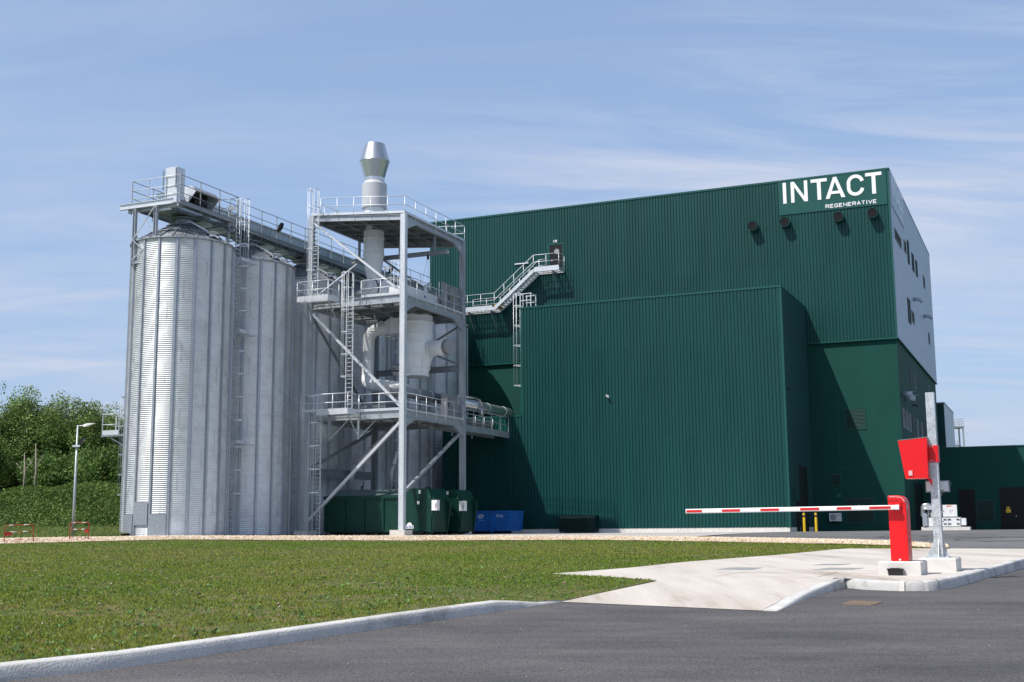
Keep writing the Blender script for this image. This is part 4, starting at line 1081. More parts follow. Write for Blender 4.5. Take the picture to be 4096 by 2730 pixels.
def grating(mb, u0, u1, v0, v1, z, st=0.13, along='u', t=0.012, h=0.035):
    """open floor grating that lets light through"""
    if along == 'u':
        n = max(1, int((v1-v0)/st))
        for i in range(n+1): y = v0 + (v1-v0)*i/n; mb.box(u0, u1, y-t/2, y+t/2, z-h, z)
        n = max(1, int((u1-u0)/(st*4)))
        for i in range(n+1): x = u0 + (u1-u0)*i/n; mb.box(x-t/2, x+t/2, v0, v1, z-h*0.9, z-h*0.1)
    else:
        n = max(1, int((u1-u0)/st))
        for i in range(n+1): x = u0 + (u1-u0)*i/n; mb.box(x-t/2, x+t/2, v0, v1, z-h, z)
        n = max(1, int((v1-v0)/(st*4)))
        for i in range(n+1): y = v0 + (v1-v0)*i/n; mb.box(u0, u1, y-t/2, y+t/2, z-h*0.9, z-h*0.1)
def perf(mb, a, b, z0, z1, nx, nz, t=0.012):
    """perforated strip plate between points a and b (vertical)"""
    a = Vector(a); b = Vector(b); d = (b-a)
    for i in range(nx+1):
        p = a + d*i/nx; mb.bar(p + Vector((0,0,z0)), p + Vector((0,0,z1)), d.length/nx*0.42, t, d.cross(Vector((0,0,1))))
    for k in range(nz+1):
        z = z0 + (z1-z0)*k/nz; mb.bar(a + Vector((0,0,z)), b + Vector((0,0,z)), t*1.2, (z1-z0)/nz*0.42)

# ================================================================ conveyor gallery over the silos
gal = thing('conveyor_gallery', 'long steel conveyor gallery with handrails running over the silo roofs', 'conveyor', (SU_, 58, 20))
GZ = 20.25
uA, uB, uL, vS, vX, vE = -47.3, -47.94, -51.0, 57.95, 63.75, 97.2
for nm, seg in (('right', [(uA, vS, vX), (uB, vX, vE)]), ('left', [(uL, vS, vX), (-50.1, vX, vE)])):
    mb = MB()
    for u, v0, v1 in seg: mb.box(u-0.03, u+0.03, v0, v1, GZ-0.25, GZ); mb.box(u-0.055, u+0.055, v0, v1, GZ+0.001, GZ+0.02)
    mb.build('side_channel', M['galv_d'], gal)
    mb = MB()
    for u, v0, v1 in seg: rail(mb, [(u, v0, GZ), (u, v1, GZ)], 1.58, (1.0, 0.62, 0.30), 1.75, 0.024, flat=True, drop=0.55)
    if nm == 'right':
        rail(mb, [(uA-0.05, vX, GZ), (uB-0.9, vX, GZ)], 1.58, (1.0, 0.62, 0.30), 1.0, 0.022, flat=True, drop=0.2)
    mb.build('handrail', M['galv_d'], gal)
mb = MB(); rail(mb, [(uL, vS, GZ), (-49.7, vS, GZ), (-48.4, vS, GZ), (uA, vS, GZ)], 1.58, (1.0, 0.62, 0.28), 0.9, 0.024, flat=True, drop=0.3); mb.build('handrail', M['galv_l'], gal)
mb = MB(); mb.box(-50.9, -49.62, vS+.1, vX, GZ-0.06, GZ-0.03); mb.box(-48.2, uA-.05, vS+.1, vX, GZ-0.06, GZ-0.03)
mb.box(-50.05, -49.62, vX, vE, GZ-0.06, GZ-0.03); mb.box(-48.36, uB-.04, vX, vE, GZ-0.061, GZ-0.031); mb.build('floor_plate', M['galv_d'], gal)  # dark steel tone stands in for shade under the gallery, cross plates too
mb = MB(); mb.box(-49.6, -48.4, vS+0.6, vE, GZ-0.35, GZ+0.75); mb.box(-49.66, -48.34, vS+0.55, vE, GZ+0.751, GZ+0.79)
v = vS+1.2
while v < vE: mb.box(-49.62, -48.36, v, v+0.06, GZ-0.37, GZ+0.75); v += 2.45
tr = mb.build('conveyor_trough', M['trough'], gal)
mb = MB(); v = 60.9; k = 0
while v < vE - 0.5:
    mb.box(-50.7 if v < vX else -49.9, (uA-0.05) if v < vX else uB-0.04, v-0.05, v+0.05, GZ-0.62, GZ-0.56)
    perf(mb, ((uA-0.02) if v < vX else uB-0.02, v, 0), ((uA-1.15) if v < vX else uB-0.55, v, 0), GZ-0.56, GZ-0.26, 10 if v < vX else 5, 3)
    perf(mb, (-49.8, v, 0), (-50.5 if v < vX else -50.05, v, 0), GZ-0.56, GZ-0.26, 6 if v < vX else 3, 3)
    v += 1.75
mb.build('cross_plate', M['galv_d'], gal)
# end beams and hung frame
mb = MB(); mb.ibeam((-51.6, vS-0.35, GZ-0.12), (-47.55, vS-0.35, GZ-0.12), 0.16, 0.34, 0.03); mb.build('end_beam', M['galv_l'], gal)
mb = MB(); mb.ibeam((-51.15, vS-0.1, GZ-0.36), (-47.3, vS-0.1, GZ-0.28), 0.14, 0.24, 0.03); mb.build('end_beam', M['galv'], gal)
for u in (-50.35, -48.75):
    mb = MB(); mb.ibeam((u, vS-0.65+.25, GZ-0.3), (u, vS-0.4, 16.3), 0.2, 0.2, 0.02, (1, 0, 0)); mb.box(u-0.1, u+0.1, vS-0.30, vS-0.2, 16.25, 18.2); mb.build('leg', M['galv'], gal)
mb = MB(); y = vS-0.52
for a, b in [((-50.35, 17.95), (-48.75, 19.9)), ((-50.35, 16.7), (-48.75, 17.9)), ((-48.75, 16.7), (-50.35, 17.9))]: mb.bar((a[0], y, a[1]), (b[0], y, b[1]), 0.07, 0.03)
mb.bar((-50.35, y+.25, 19.9), (-48.75, y+.25, 18.1), 0.06, 0.03)
for z in (18.0, 16.55): mb.ibeam((-50.4, y+.1, z), (-48.7, y+.1, z), 0.1, 0.14, 0.02)
mb.build('brace', M['galv_l'], gal)
# elevator head casing
mb = MB(); mb.box(-48.50, -47.62, vS+0.05, vS+0.78, GZ-0.22, GZ+2.15)
for z in (0.5, 1.05, 1.6): mb.box(-48.505, -47.615, vS+0.045, vS+0.785, GZ+z, GZ+z+0.012)
hd = mb.build('elevator_head', M['galv_l'], gal)
mb = MB(); mb.box(-48.66, -48.60, vS-0.02, vS+0.04, GZ+0.75, GZ+2.0); mb.box(-47.72, -47.66, vS-0.0, vS+0.04, GZ+0.85, GZ+2.1); mb.build('cable_tray', M['galv_d'], hd)
# motor hood
mb = MB(); a = [(-48.2, 60.05, GZ+1.22), (-47.55, 60.05, GZ+0.15), (-48.4, 60.05, GZ+0.15), (-49.2, 60.05, GZ+1.1)]
mb.prism([(-49.0, 59.6, GZ+0.0), (-49.0, 59.6, GZ+1.35), (-47.75, 59.6, GZ+1.35), (-47.45, 59.6, GZ+1.0), (-48.3, 59.6, GZ+0.0)], (0, 0.05, 0))
mb.prism([(-49.0, 61.95, GZ+0.0), (-49.0, 61.95, GZ+1.35), (-47.75, 61.95, GZ+1.35), (-47.45, 61.95, GZ+1.0), (-48.3, 61.95, GZ+0.0)], (0, 0.05, 0))
mb.box(-49.0, -47.75, 59.652, 61.948, GZ+1.30, GZ+1.35); mb.add([(-47.75, 59.65, GZ+1.35), (-47.75, 61.95, GZ+1.35), (-47.45, 61.95, GZ+1.0), (-47.45, 59.65, GZ+1.0)], [(0,3,2,1), (0,1,2,3)])
hood = mb.build('motor_hood', M['galv_l'], gal)
mb = MB(); mb.box(-49.0, -48.35, 59.7, 61.9, GZ+0.1, GZ+1.28); mb.tube([(-48.3, 60.3, GZ+.6), (-48.3, 61.2, GZ+.6)], 0.22, 12); mb.build('drive_motor', M['black'], hood)
for v in (69.0, 84.5):
    mb = MB(); mb.box(uB+0.02, uB+0.25, v-0.16, v+0.16, GZ+0.55, GZ+0.62); mb.prism([(uB+0.18, v-.18, GZ+.55), (uB+0.4, v-.18, GZ+.75), (uB+0.5, v-.18, GZ+1.1), (uB+0.26, v-.18, GZ+.9)], (0, 0.36, 0)); mb.build('floodlight', M['black'], gal)
# tall caged ladders between silos
for (i, lab) in ((0, 'tall caged ladder with rest platforms between the first and second silos'), (3, 'caged ladder rising through the gallery rail behind the white exhaust stack')):
    vc = SV0 + SP*(i+0.5) - 0.45; lc = thing('caged_ladder', lab, 'ladder', (-47.05, vc, 0), 'G', 'caged silo ladders')
    for (z0, z1, dv) in ((0.0, 7.2, 0.0), (7.2, 12.95, 0.0), (12.7, 21.55, 0.12)):
        ladder_set(lc, (-47.05, vc+dv), (0, 1), (1, 0), z0, z1, max(z0, 2.6)+0.05, hoop=1.45, mt='galv_l', cmt='galv_l', nbar=5)
    mb = MB()
    for z in np.arange(0.5, 21, 1.45): mb.box(-47.5, -47.0, vc-0.45, vc-0.36, z, z+0.22); mb.box(-47.5, -47.42, vc-0.45, vc-0.3, z-1.1, z+0.3)
    mb.build('wall_bracket', M['galv'], lc)
    for z in (5.75, 12.75, 17.4):
        mb = MB(); mb.box(-47.2, -46.1, vc+0.25, vc+1.1, z-0.06, z); mb.box(-47.2, -46.3, vc-0.5, vc-0.44, z-0.02, z+0.22); mb.prism([(-47.2, vc-0.5, z-0.03), (-46.5, vc-0.5, z-0.03), (-47.2, vc-0.5, z-0.75)], (0, 0.03, 0)); 
        mb.box(-46.32, -46.28, vc-0.45, vc+0.5, z, z+0.2); mb.build('rest_platform', M['galv_l'], lc)
# side platform with ladder on the far left of the first silo
sp = thing('side_platform', 'small railed platform with ladder sticking out left of the nearest silo', 'platform', (-53.6, 60.5, 2.6))
mb = MB(); mb.box(-54.55, -52.02, 60.1, 61.3, 6.28, 6.36); mb.box(-54.6, -52.0, 60.06, 60.1, 6.25, 6.33); mb.build('floor', M['galv_d'], sp)
mb = MB(); rail(mb, [(-53.2, 60.1, 6.36), (-54.5, 60.1, 6.36), (-54.5, 61.3, 6.36), (-52.6, 61.3, 6.36)], 1.3, (1.0, 0.5), 1.2, 0.024, flat=True, drop=0.05); mb.box(-54.5, -53.2, 60.09, 60.1, 6.36, 6.65); mb.build('handrail', M['galv_l'], sp)
mb = MB(); mb.bar((-54.1, 60.3, 6.25), (-52.1, 60.5, 5.2), 0.07, 0.07); mb.bar((-54.1, 61.2, 6.25), (-52.1, 61.2, 5.2), 0.07, 0.07); mb.build_each('strut', M['galv'], sp)
ladder_set(sp, (-53.1, 61.0), (1, 0), (0, -1), 2.6, 8.75, 2.62, hoop=1.25, mt='galv', cmt='galv', nbar=5)
mb = MB(); mb.tube([(-52.6, 60.5, 7.5), (-52.0, 60.5, 7.5)], 0.42, 18); mb.build('manhole', M['silo_post'], sp)

# ================================================================ steel tower
Fu, Lu, Fv, Bv = -37.63, -44.70, 68.46, 77.15
RT = lambda u: 20.82 - 0.085*(u - Fu)          # sloping top deck
L1, L2 = 7.90, 15.42
tw = thing('filter_tower', 'open galvanised steel tower with three railed decks and cross braces, in front of the silos', 'steel tower', (-41, 72.8, 0))
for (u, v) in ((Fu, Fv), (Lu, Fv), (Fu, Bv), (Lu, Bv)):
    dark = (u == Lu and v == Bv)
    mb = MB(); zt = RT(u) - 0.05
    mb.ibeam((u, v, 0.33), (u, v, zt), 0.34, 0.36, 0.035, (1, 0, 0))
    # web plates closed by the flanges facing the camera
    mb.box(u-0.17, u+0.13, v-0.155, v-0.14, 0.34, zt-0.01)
    mb.build('column', M['galv_l'] if (u, v) == (Fu, Fv) else (M['galv_d'] if dark else M['galv']), tw)  # same steel in three tones: lit front and shaded rear put into colour
    mb = MB(); mb.box(u-0.6, u+0.45, v-0.5, v+0.55, -0.12, 0.34); mb.build('footing', M['concrete'], tw)
def deckframe(z, h, n, solid=False, zf=None):
    zf = zf or (lambda u: z)
    mb = MB()
    for v, a, b in ((Fv, Lu, Fu), (Bv, Lu, Fu)):
        mb.ibeam((a+.18, v, zf(a)-h/2), (b-.18, v, zf(b)-h/2), 0.2, h, 0.03)
    for u in (Lu, Fu): mb.ibeam((u, Fv+.19, zf(u)-h/2), (u, Bv-.19, zf(u)-h/2), 0.2, h, 0.03)
    mb.build('edge_beam', M['galv'], tw)
    mb = MB()
    for i in range(1, n):
        v = Fv + (Bv-Fv)*i/n; mb.ibeam((Lu+.12, v, zf(Lu)-h*0.42), (Fu-.12, v, zf(Fu)-h*0.42), 0.13, h*0.7, 0.02)
    for i in (1, 2, 3): u = Lu + (Fu-Lu)*i/4; mb.ibeam((u, Fv+.12, zf(u)-h*0.5), (u, Bv-.12, zf(u)-h*0.5), 0.11, h*0.5, 0.02)
    mb.build('floor_beam', M['galv_d'], tw)
for (z, h) in ((L1, 0.48), (L2, 0.5)):
    deckframe(z, h, 5)
    mb = MB(); grating(mb, Lu, Fu, Fv, Bv, z+0.04, 0.10, 'u', 0.022); mb.build('grating_floor', M['galv_d'], tw)
deckframe(0, 0.36, 6, zf=lambda u: RT(u)-0.08)
mb = MB(); mb.hexa([(Lu-.1, Fv-.12, RT(Lu)-.05), (Fu+.12, Fv-.12, RT(Fu)-.05), (Fu+.12, Bv+.12, RT(Fu)-.05), (Lu-.1, Bv+.12, RT(Lu)-.05)], [(Lu-.1, Fv-.12, RT(Lu)-.01), (Fu+.12, Fv-.12, RT(Fu)-.01), (Fu+.12, Bv+.12, RT(Fu)-.01), (Lu-.1, Bv+.12, RT(Lu)-.01)])
mb.build('top_deck_sheet', M['galv_d'], tw)
mb = MB(); e = 0.1
mb.bar((Lu, Fv-.13, RT(Lu)+.05), (Fu+.12, Fv-.13, RT(Fu)+.05), 0.02, 0.16); mb.bar((Fu+.13, Fv-.13, RT(Fu)+.05), (Fu+.13, Bv+.13, RT(Fu)+.05), 0.02, 0.16)
mb.build('deck_edge', M['galv_l'], tw)
# haunches and crane beam
mb = MB()
for z in (L2-.5, L1-.48, RT(Fu)-.44):
    for s, v in ((1, Fv+.15), (-1, Bv-.15)):
        mb.prism([(Fu+.1, v, z+.04), (Fu+.1, v+s*1.5, z+.04), (Fu+.1, v, z-0.62)], (-0.16, 0, 0))
mb.build_each('haunch', M['galv'], tw)
mb = MB(); mb.ibeam((Lu+.3, 73.2, 19.15), (Fu+.9, 73.2, 19.15), 0.16, 0.3, 0.03); mb.bar((Lu+.9, 73.2, 19.3), (Lu+.9, 73.2, 20.95), .14); mb.bar((Fu-2.9, 73.2, 19.3), (Fu-2.9, 73.2, 20.5), .14); mb.bar((Fu-.2, 73.2, 19.3), (Fu-.2, 73.2, 20.5), .14)
mb.build('crane_beam', M['galv_d'], tw)
mb = MB(); mb.tube([(Fu-.7, 73.2, 19.05), (Fu-.7, 73.2, 18.75)], .09, 8); mb.tube([(Fu-.7, 73.2, 18.8), (Fu-.7, 73.2, 15.5)], .008, 4); mb.tube([(Fu-.75, 73.2, 18.8), (Fu-1.6, 73.2, 15.5)], .008, 4); mb.build('hoist', M['black'], tw)
# railings
mb = MB(); rail(mb, [(Lu+.75, Fv-.12, RT(Lu)), (Fu+.12, Fv-.12, RT(Fu)), (Fu+.12, Bv+.12, RT(Fu)), (Lu, Bv+.12, RT(Lu))], 1.12, (1.0, 0.5), 1.42, 0.026, drop=0.3)
rail(mb, [(Lu-.08, Fv+.2, RT(Lu)), (Lu-.08, Bv+.1, RT(Lu))], 1.12, (1.0, 0.5), 1.42, 0.026, drop=0.3); mb.build('top_railing', M['galv_l'], tw)
for z, lu0, lu1, name in ((L2, -44.80, -42.42, 'middle_railing'), (L1, -43.15, -40.82, 'lower_railing')):
    mb = MB(); vl = 67.0
    rail(mb, [(Lu-.1 if z == L2 else Lu-.1, Fv-.05, z), (lu0, Fv-.1, z), (lu0, vl, z), (lu1, vl, z), (lu1, Fv-.12, z)] if z == L2 else [(-44.75, Fv-.12, z), (-44.5, vl+.2, z), (-44.2, vl, z), (lu1, vl, z), (lu1, Fv-.12, z)], 1.13, (1.0, 0.5), 1.2, 0.026, toe=0.16, drop=0.28)
    rail(mb, [(lu1+(1.7 if z == L2 else 0.05), Fv-.12, z), (Fu-.2, Fv-.12, z)], 1.13, (1.0, 0.5), 1.5, 0.026, toe=0.16, drop=0.32)
    rail(mb, [(Fu+.13, Fv+.25, z), (Fu+.13, Bv-.2, z)], 1.13, (1.0, 0.5), 1.42, 0.026, toe=0.14, drop=0.25)
    rail(mb, [(Lu-.1, Fv+.25, z), (Lu-.1, Bv-.2, z)], 1.13, (1.0, 0.5), 1.42, 0.022, drop=0.2)
    mb.build(name, M['galv_l'], tw)
    mb = MB(); grating(mb, lu0, lu1, vl, Fv, z+0.03, 0.1, 'u', 0.022)
    mb.box(lu0, lu1, vl-0.03, vl, z-0.22, z+0.02); mb.box(lu0-.03, lu0, vl, Fv-.1, z-.22, z+.02); mb.box(lu1, lu1+.03, vl, Fv-.1, z-.22, z+.02)
    mb.build('landing', M['galv_l'], tw)
    mb = MB()
    for u in (lu0+.1, lu1-.05):
        mb.bar((u, vl+.1, z-.2), (u, Fv, z-1.7), 0.07, 0.07)
        if z == L1: mb.bar((u, Fv-.02, z-.4), (u, Fv-.02, z-1.75), 0.15, 0.12); mb.bar((u+.75, Fv+1.0, z-.4), (u+.05, Fv+.05, z-1.6), 0.07)
    mb.build_each('landing_strut', M['galv'], tw)
# braces (front, left, right and back frames)
def brace(p, q, w=0.17, m='galv_l'):
    mb = MB(); mb.bar(p, q, w, w*0.9); mb.build('brace', M[m], tw)
y = Fv + 0.02
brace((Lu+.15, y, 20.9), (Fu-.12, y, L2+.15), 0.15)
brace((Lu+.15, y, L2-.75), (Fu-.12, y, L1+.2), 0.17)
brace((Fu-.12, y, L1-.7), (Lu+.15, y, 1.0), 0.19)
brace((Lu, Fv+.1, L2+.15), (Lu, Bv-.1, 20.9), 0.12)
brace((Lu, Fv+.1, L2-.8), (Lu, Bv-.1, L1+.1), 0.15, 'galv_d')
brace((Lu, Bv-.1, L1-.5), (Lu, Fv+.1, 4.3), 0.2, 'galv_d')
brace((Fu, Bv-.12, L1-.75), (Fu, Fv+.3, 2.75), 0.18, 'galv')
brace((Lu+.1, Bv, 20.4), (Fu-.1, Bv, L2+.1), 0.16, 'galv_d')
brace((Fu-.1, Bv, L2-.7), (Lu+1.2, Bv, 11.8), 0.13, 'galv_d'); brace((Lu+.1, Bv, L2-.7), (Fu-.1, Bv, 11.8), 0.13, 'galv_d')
mb = MB(); mb.ibeam((Lu+.2, Bv, 11.6), (Fu-.2, Bv, 11.6), 0.2, 0.42, 0.03); mb.ibeam((Lu, Fv+.2, 4.15), (Lu, Bv-.2, 4.15), 0.2, 0.55, 0.03); mb.build_each('tie_beam', M['galv_d'], tw, 3)
# ladders
ladder_set(tw, (-44.12, 68.02), (1, 0), (0, -1), L2, RT(Lu)+1.55, L2+2.0, w=0.5, hoop=1.45, ext=1.3)
ladder_set(tw, (-41.12, 67.62), (1, 0), (0, -1), L1, L2+1.5, L1+2.2, w=0.5, hoop=1.45, ext=1.3)
ladder_set(tw, (-43.62, 67.9), (1, 0), (0, -1), 0.0, L1+1.1, 2.75, w=0.55, hoop=1.5, cage_r=0.42)
mb = MB(); mb.box(-44.05, -43.75, 67.2, 67.24, 0.4, 2.75)
for z in np.arange(0.4, 2.8, 0.45): mb.box(-44.06, -43.74, 67.19, 67.25, z, z+0.03)
mb.build('anti_climb_gate', M['galv'], tw)

# ---- walkway bridge to the hall
br = thing('bridge_walkway', 'narrow railed steel footbridge from the tower deck to the dark green hall', 'walkway', (-39.3, 83, L1))
mb = MB(); mb.box(-39.32, -39.20, Bv+.25, VH-0.12, L1-0.42, L1+0.06); mb.box(-40.62, -40.5, Bv+.25, VH-.12, L1-0.42, L1+0.06); mb.build_each('girder', M['galv'], br)
mb = MB(); mb.box(-40.5, -39.32, Bv+.2, VH-.15, L1-.02, L1+.03); mb.build('floor', M['galv_d'], br)  # open floor closed to a solid plate to shade the low strip
mb = MB(); rail(mb, [(-39.22, Bv+.3, L1), (-39.22, VH-.2, L1)], 1.2, (1.0, 0.5), 1.7, 0.026, drop=0.1); rail(mb, [(-40.6, Bv+.3, L1), (-40.6, VH-.2, L1)], 1.2, (1.0, 0.5), 1.7, 0.024, drop=0.1); mb.build('railing', M['galv_l'], br)
mb = MB()
for v in (80, 83.5, 87): mb.bar((-41.6, v, L1-.5), (-41.6, v, L1+1.0), .1); mb.bar((-41.0, v, L1-.3), (-41.0, v, L1+1.0), .08); mb.bar((-41.6, v, L1+.1), (-41.0, v, L1+.9), .04); mb.bar((-41.0, v, L1+.1), (-41.6, v, L1+.9), .04)
mb.build('trestle', M['galv_l'], br)
# ---- pipe line
pipe = MB(); pz = L1 + 1.62
pipe.tube([(-41.3, 76.0, pz), (-39.3, 78.6, pz), (-39.3, 88.6, pz), (-39.3, 89.1, pz-.06), (-39.25, 89.5, pz-.3), (-39.2, 89.7, pz-.9)], 0.36, 20)
pl_ = thing('process_pipe', 'thick insulated metal pipe running beside the footbridge towards the dark green hall', 'pipe', (-40.0, 83, L1))
mb = MB(); us = -39.35
mb.tube([(us-.65, 70.6, pz), (us, 72.2, pz), (us, Bv+.3, pz)], 0.37, 20); a_ = mb.build('pipe_run', M['cream'], pl_); a_['label'] = 'painted part of the pipe inside the tower'
a_.data.materials[0] = M['galv_d']
mb = MB(); mb.tube([(us, Bv+.3, pz), (us, 88.9, pz), (us+.02, 89.4, pz-.15), (us+.05, 89.75, pz-.6), (us+.05, 89.8, pz-1.6)], 0.38, 22); b_ = mb.build('pipe_run', M['duct'], pl_); b_['label'] = 'bright metal clad part of the pipe above the footbridge'
mb = MB()
for v in (73.4, 75.3, 77.8, 79.5, 82.5, 84.8, 87.8):
    mb.tube([(us, v-.03, pz), (us, v+.03, pz)], 0.405, 22)
mb.build('pipe_clamp', M['galv_l'], pl_)
mb = MB(); mb.tube([(us+.1, 79.6, pz+.45), (us+.35, 82.2, pz+.5), (us+.5, 82.6, pz+.4), (us+.55, 82.8, pz+.1), (us+.55, 82.8, pz-.15)], 0.075, 10); mb.tube([(us+.55, 82.8, pz-.15), (us+.55, 82.8, pz-.75)], [0.1, 0.2], 12); mb.build('vent_pipe', M['duct'], pl_)
mb = MB(); mb.box(-43.7, -40.68, 71.6, VH-.1, L1+.35, L1+.85); mb.build('shade_widened_trough', M['galv_d'], pl_)  # conveyor trough, widened so its shadow covers the hall's low strip

# ================================================================ equipment on the tower
# exhaust stack
sc_ = (-41.93, 72.0)
st = thing('exhaust_stack', 'tall white and metal exhaust stack with a double cone head rising through the top deck', 'stack', (sc_[0], sc_[1], 16.4))
mb = MB(); mb.lathe((sc_[0], sc_[1], 0), [(0.44, 16.45), (0.44, 17.4), (0.52, 17.7), (0.70, 19.05), (0.76, 19.06), (0.76, 19.14), (0.71, 19.15), (0.70, 20.25), (0.74, 20.26), (0.74, 20.32), (0.70, 20.33), (0.70, 21.15), (0.95, 21.3), (0.78, 21.62), (0.70, 21.75), (0.70, 22.5)], 36); mb.build('lower_shaft', M['cream'], st)
mb = MB(); mb.lathe((sc_[0], sc_[1], 0), [(0.84, 22.45), (0.87, 22.46), (0.87, 24.15), (0.86, 24.17), (0.72, 24.3), (0.70, 24.4)], 36); mb.build('silencer', M['plastic_grey'], st)['label'] = 'grey painted silencer drum'
M['silencer'] = mat('silencer_paint', (0.50, 0.51, 0.54), 0.4, metal=0.0, var=0.06, scale=1.2)
st.children[-1].data.materials[0] = M['silencer']
mb = MB(); mb.lathe((sc_[0], sc_[1], 0), [(0.70, 24.40), (0.70, 24.62), (1.04, 25.78), (1.06, 25.80)], 36, cap=False); mb.build('lower_cone', M['stackmetal'], st)
mb = MB(); mb.lathe((sc_[0], sc_[1], 0), [(1.06, 25.80), (1.05, 25.83), (0.71, 27.08), (0.68, 27.08), (0.9, 26.2)], 36, cap=False); mb.build('upper_cone', M['stackmetal'], st)
mb = MB()
for k in range(3): a = R_(-60 - 75*k + 20); r = 0.72; mb.box(sc_[0]+r*math.cos(a)-.05, sc_[0]+r*math.cos(a)+.05, sc_[1]+r*math.sin(a)-.05, sc_[1]+r*math.sin(a)+.05, 19.6, 20.75)
mb.build_each('side_bracket', M['cream'], st)
# fan below the stack
fn = thing('extraction_fan', 'white fan housing with a small motor under the foot of the exhaust stack', 'fan', (-41.5, 72, L2))
mb = MB(); mb.lathe((0,0,0), [], 3) if False else None
n = 28; cx, cz = -41.0, 16.25; pts = [(cx + (0.98 - 0.28*j/n)*math.cos(R_(100) - 2*PI*j/n), cz + (0.98 - 0.28*j/n)*math.sin(R_(100) - 2*PI*j/n)) for j in range(n)]
mb = MB(); mb.prism([(x, 72.5, z) for x, z in pts][::-1], (0, -0.75, 0)); mb.box(-42.35, -41.5, 71.7, 72.4, 15.9, 16.9); mb.build('scroll_housing', M['cream'], fn)
mb = MB(); mb.tube([(-41.95, 71.55, 16.9), (-41.95, 71.0, 16.9)], 0.36, 18); mt_ = mb.build('motor', M['white'], fn)
mb = MB(); 
for k in range(8): a = PI*k/4; mb.bar((-41.95+.06*math.cos(a), 70.98, 16.9+.06*math.sin(a)), (-41.95+.3*math.cos(a+.4), 70.98, 16.9+.3*math.sin(a+.4)), .03, .02)
mb.build('fan_guard', M['plastic_grey'], mt_)
mb = MB(); mb.box(-42.3, -40.9, 70.95, 72.3, L2+.06, L2+.5); mb.build('base_frame', M['cream'], fn)
mb = MB(); mb.tube([(-41.6, 71.0, 17.25), (-41.1, 70.9, 17.1), (-40.85, 70.9, 16.6), (-41.0, 70.95, 16.1), (-41.35, 71.0, 15.7)], .04, 8); mb.build('cable', M['rubber'], fn)
# second machine housing on the middle deck
ml = thing('mill_housing', 'long low white machine housing behind the railing of the middle deck', 'machine', (-39.5, 73.3, L2))
mb = MB(); mb.hexa([(-39.9, 70.6, L2+.1), (-38.6, 70.6, L2+.1), (-38.6, 75.6, L2+.1), (-39.9, 75.6, L2+.1)], [(-39.9, 70.6, L2+1.1), (-38.6, 70.6, L2+1.1), (-38.6, 75.6, L2+1.1), (-39.9, 75.6, L2+1.1)]); mb.build('body', M['cream'], ml)
mb = MB(); mb.box(-38.62, -38.56, 72.2, 74.0, L2+.2, L2+.95); mb.build('door', M['white'], ml)
mb = MB(); mb.box(-38.555, -38.548, 73.1, 73.25, L2+.65, L2+.8); mb.box(-38.555, -38.548, 73.35, 73.5, L2+.65, L2+.8); mb.build('safety_label', M['blue_label'], ml)
mb = MB(); mb.tube([(-39.2, 74.5, L2+1.1), (-39.2, 74.5, L2+1.7), (-38.9, 74.7, L2+1.95)], .13, 10); mb.lathe((-39.2, 74.5, L2+1.35), [(0.1, 0), (0.24, 0.0), (0.24, 0.08), (0.1, 0.08)], 12); mb.build('inlet_pipe', M['galv_l'], ml)
# filter vessel between decks
vc = (-40.02, 74.6)
fv = thing('filter_vessel', 'big cream white filter vessel with a tapered bottom hanging inside the tower', 'filter vessel', (vc[0], vc[1], 10.9))
mb = MB(); mb.lathe((vc[0], vc[1], 0), [(0.86, 10.85), (0.98, 10.86), (0.98, 10.95), (0.90, 10.97), (0.98, 11.35), (1.04, 11.36), (1.04, 11.42), (1.0, 11.43), (1.22, 12.25), (1.28, 12.26), (1.28, 12.33), (1.22, 12.34), (1.22, 13.12), (1.27, 13.13), (1.27, 13.18), (1.22, 13.19), (1.22, 13.65), (1.26, 13.7), (1.26, 13.74), (1.22, 13.9), (1.22, 14.55), (1.30, 14.56), (1.30, 14.64), (1.2, 14.66), (1.2, 15.1)], 44); mb.build('body', M['cream'], fv)
mb = MB()
for k in range(5):
    mb.bar((vc[0]+.5, vc[1]-1.13, 12.95-.2*k), (vc[0]+1.2, vc[1]-.45, 12.95-.2*k), .04, .03)
mb.bar((vc[0]+1.02, vc[1]-.75, 12.2), (vc[0]+.78, vc[1]-.6, 10.9), .04, .04); mb.build_each('stiffening_rib', M['cream'], fv)
mb = MB(); mb.tube([(vc[0]+1.0, vc[1], 12.75), (vc[0]+1.95, vc[1]-.25, 12.72), (vc[0]+2.7, vc[1]-.45, 12.7)], 0.53, 26); mb.lathe((0,0,0),[(0,0)],3) if False else None
so = mb.build('side_outlet', M['cream'], fv)
mb = MB(); mb.tube([(vc[0]+2.60, vc[1]-.425, 12.7), (vc[0]+3.02, vc[1]-.53, 12.7)], 0.535, 26); mb.build('weather_cowl', M['cabinet'], so)
mb = MB(); mb.tube([(vc[0]+1.25, vc[1]-.07, 12.74), (vc[0]+1.31, vc[1]-.08, 12.74)], .6, 24); mb.build('flange', M['cream'], so)
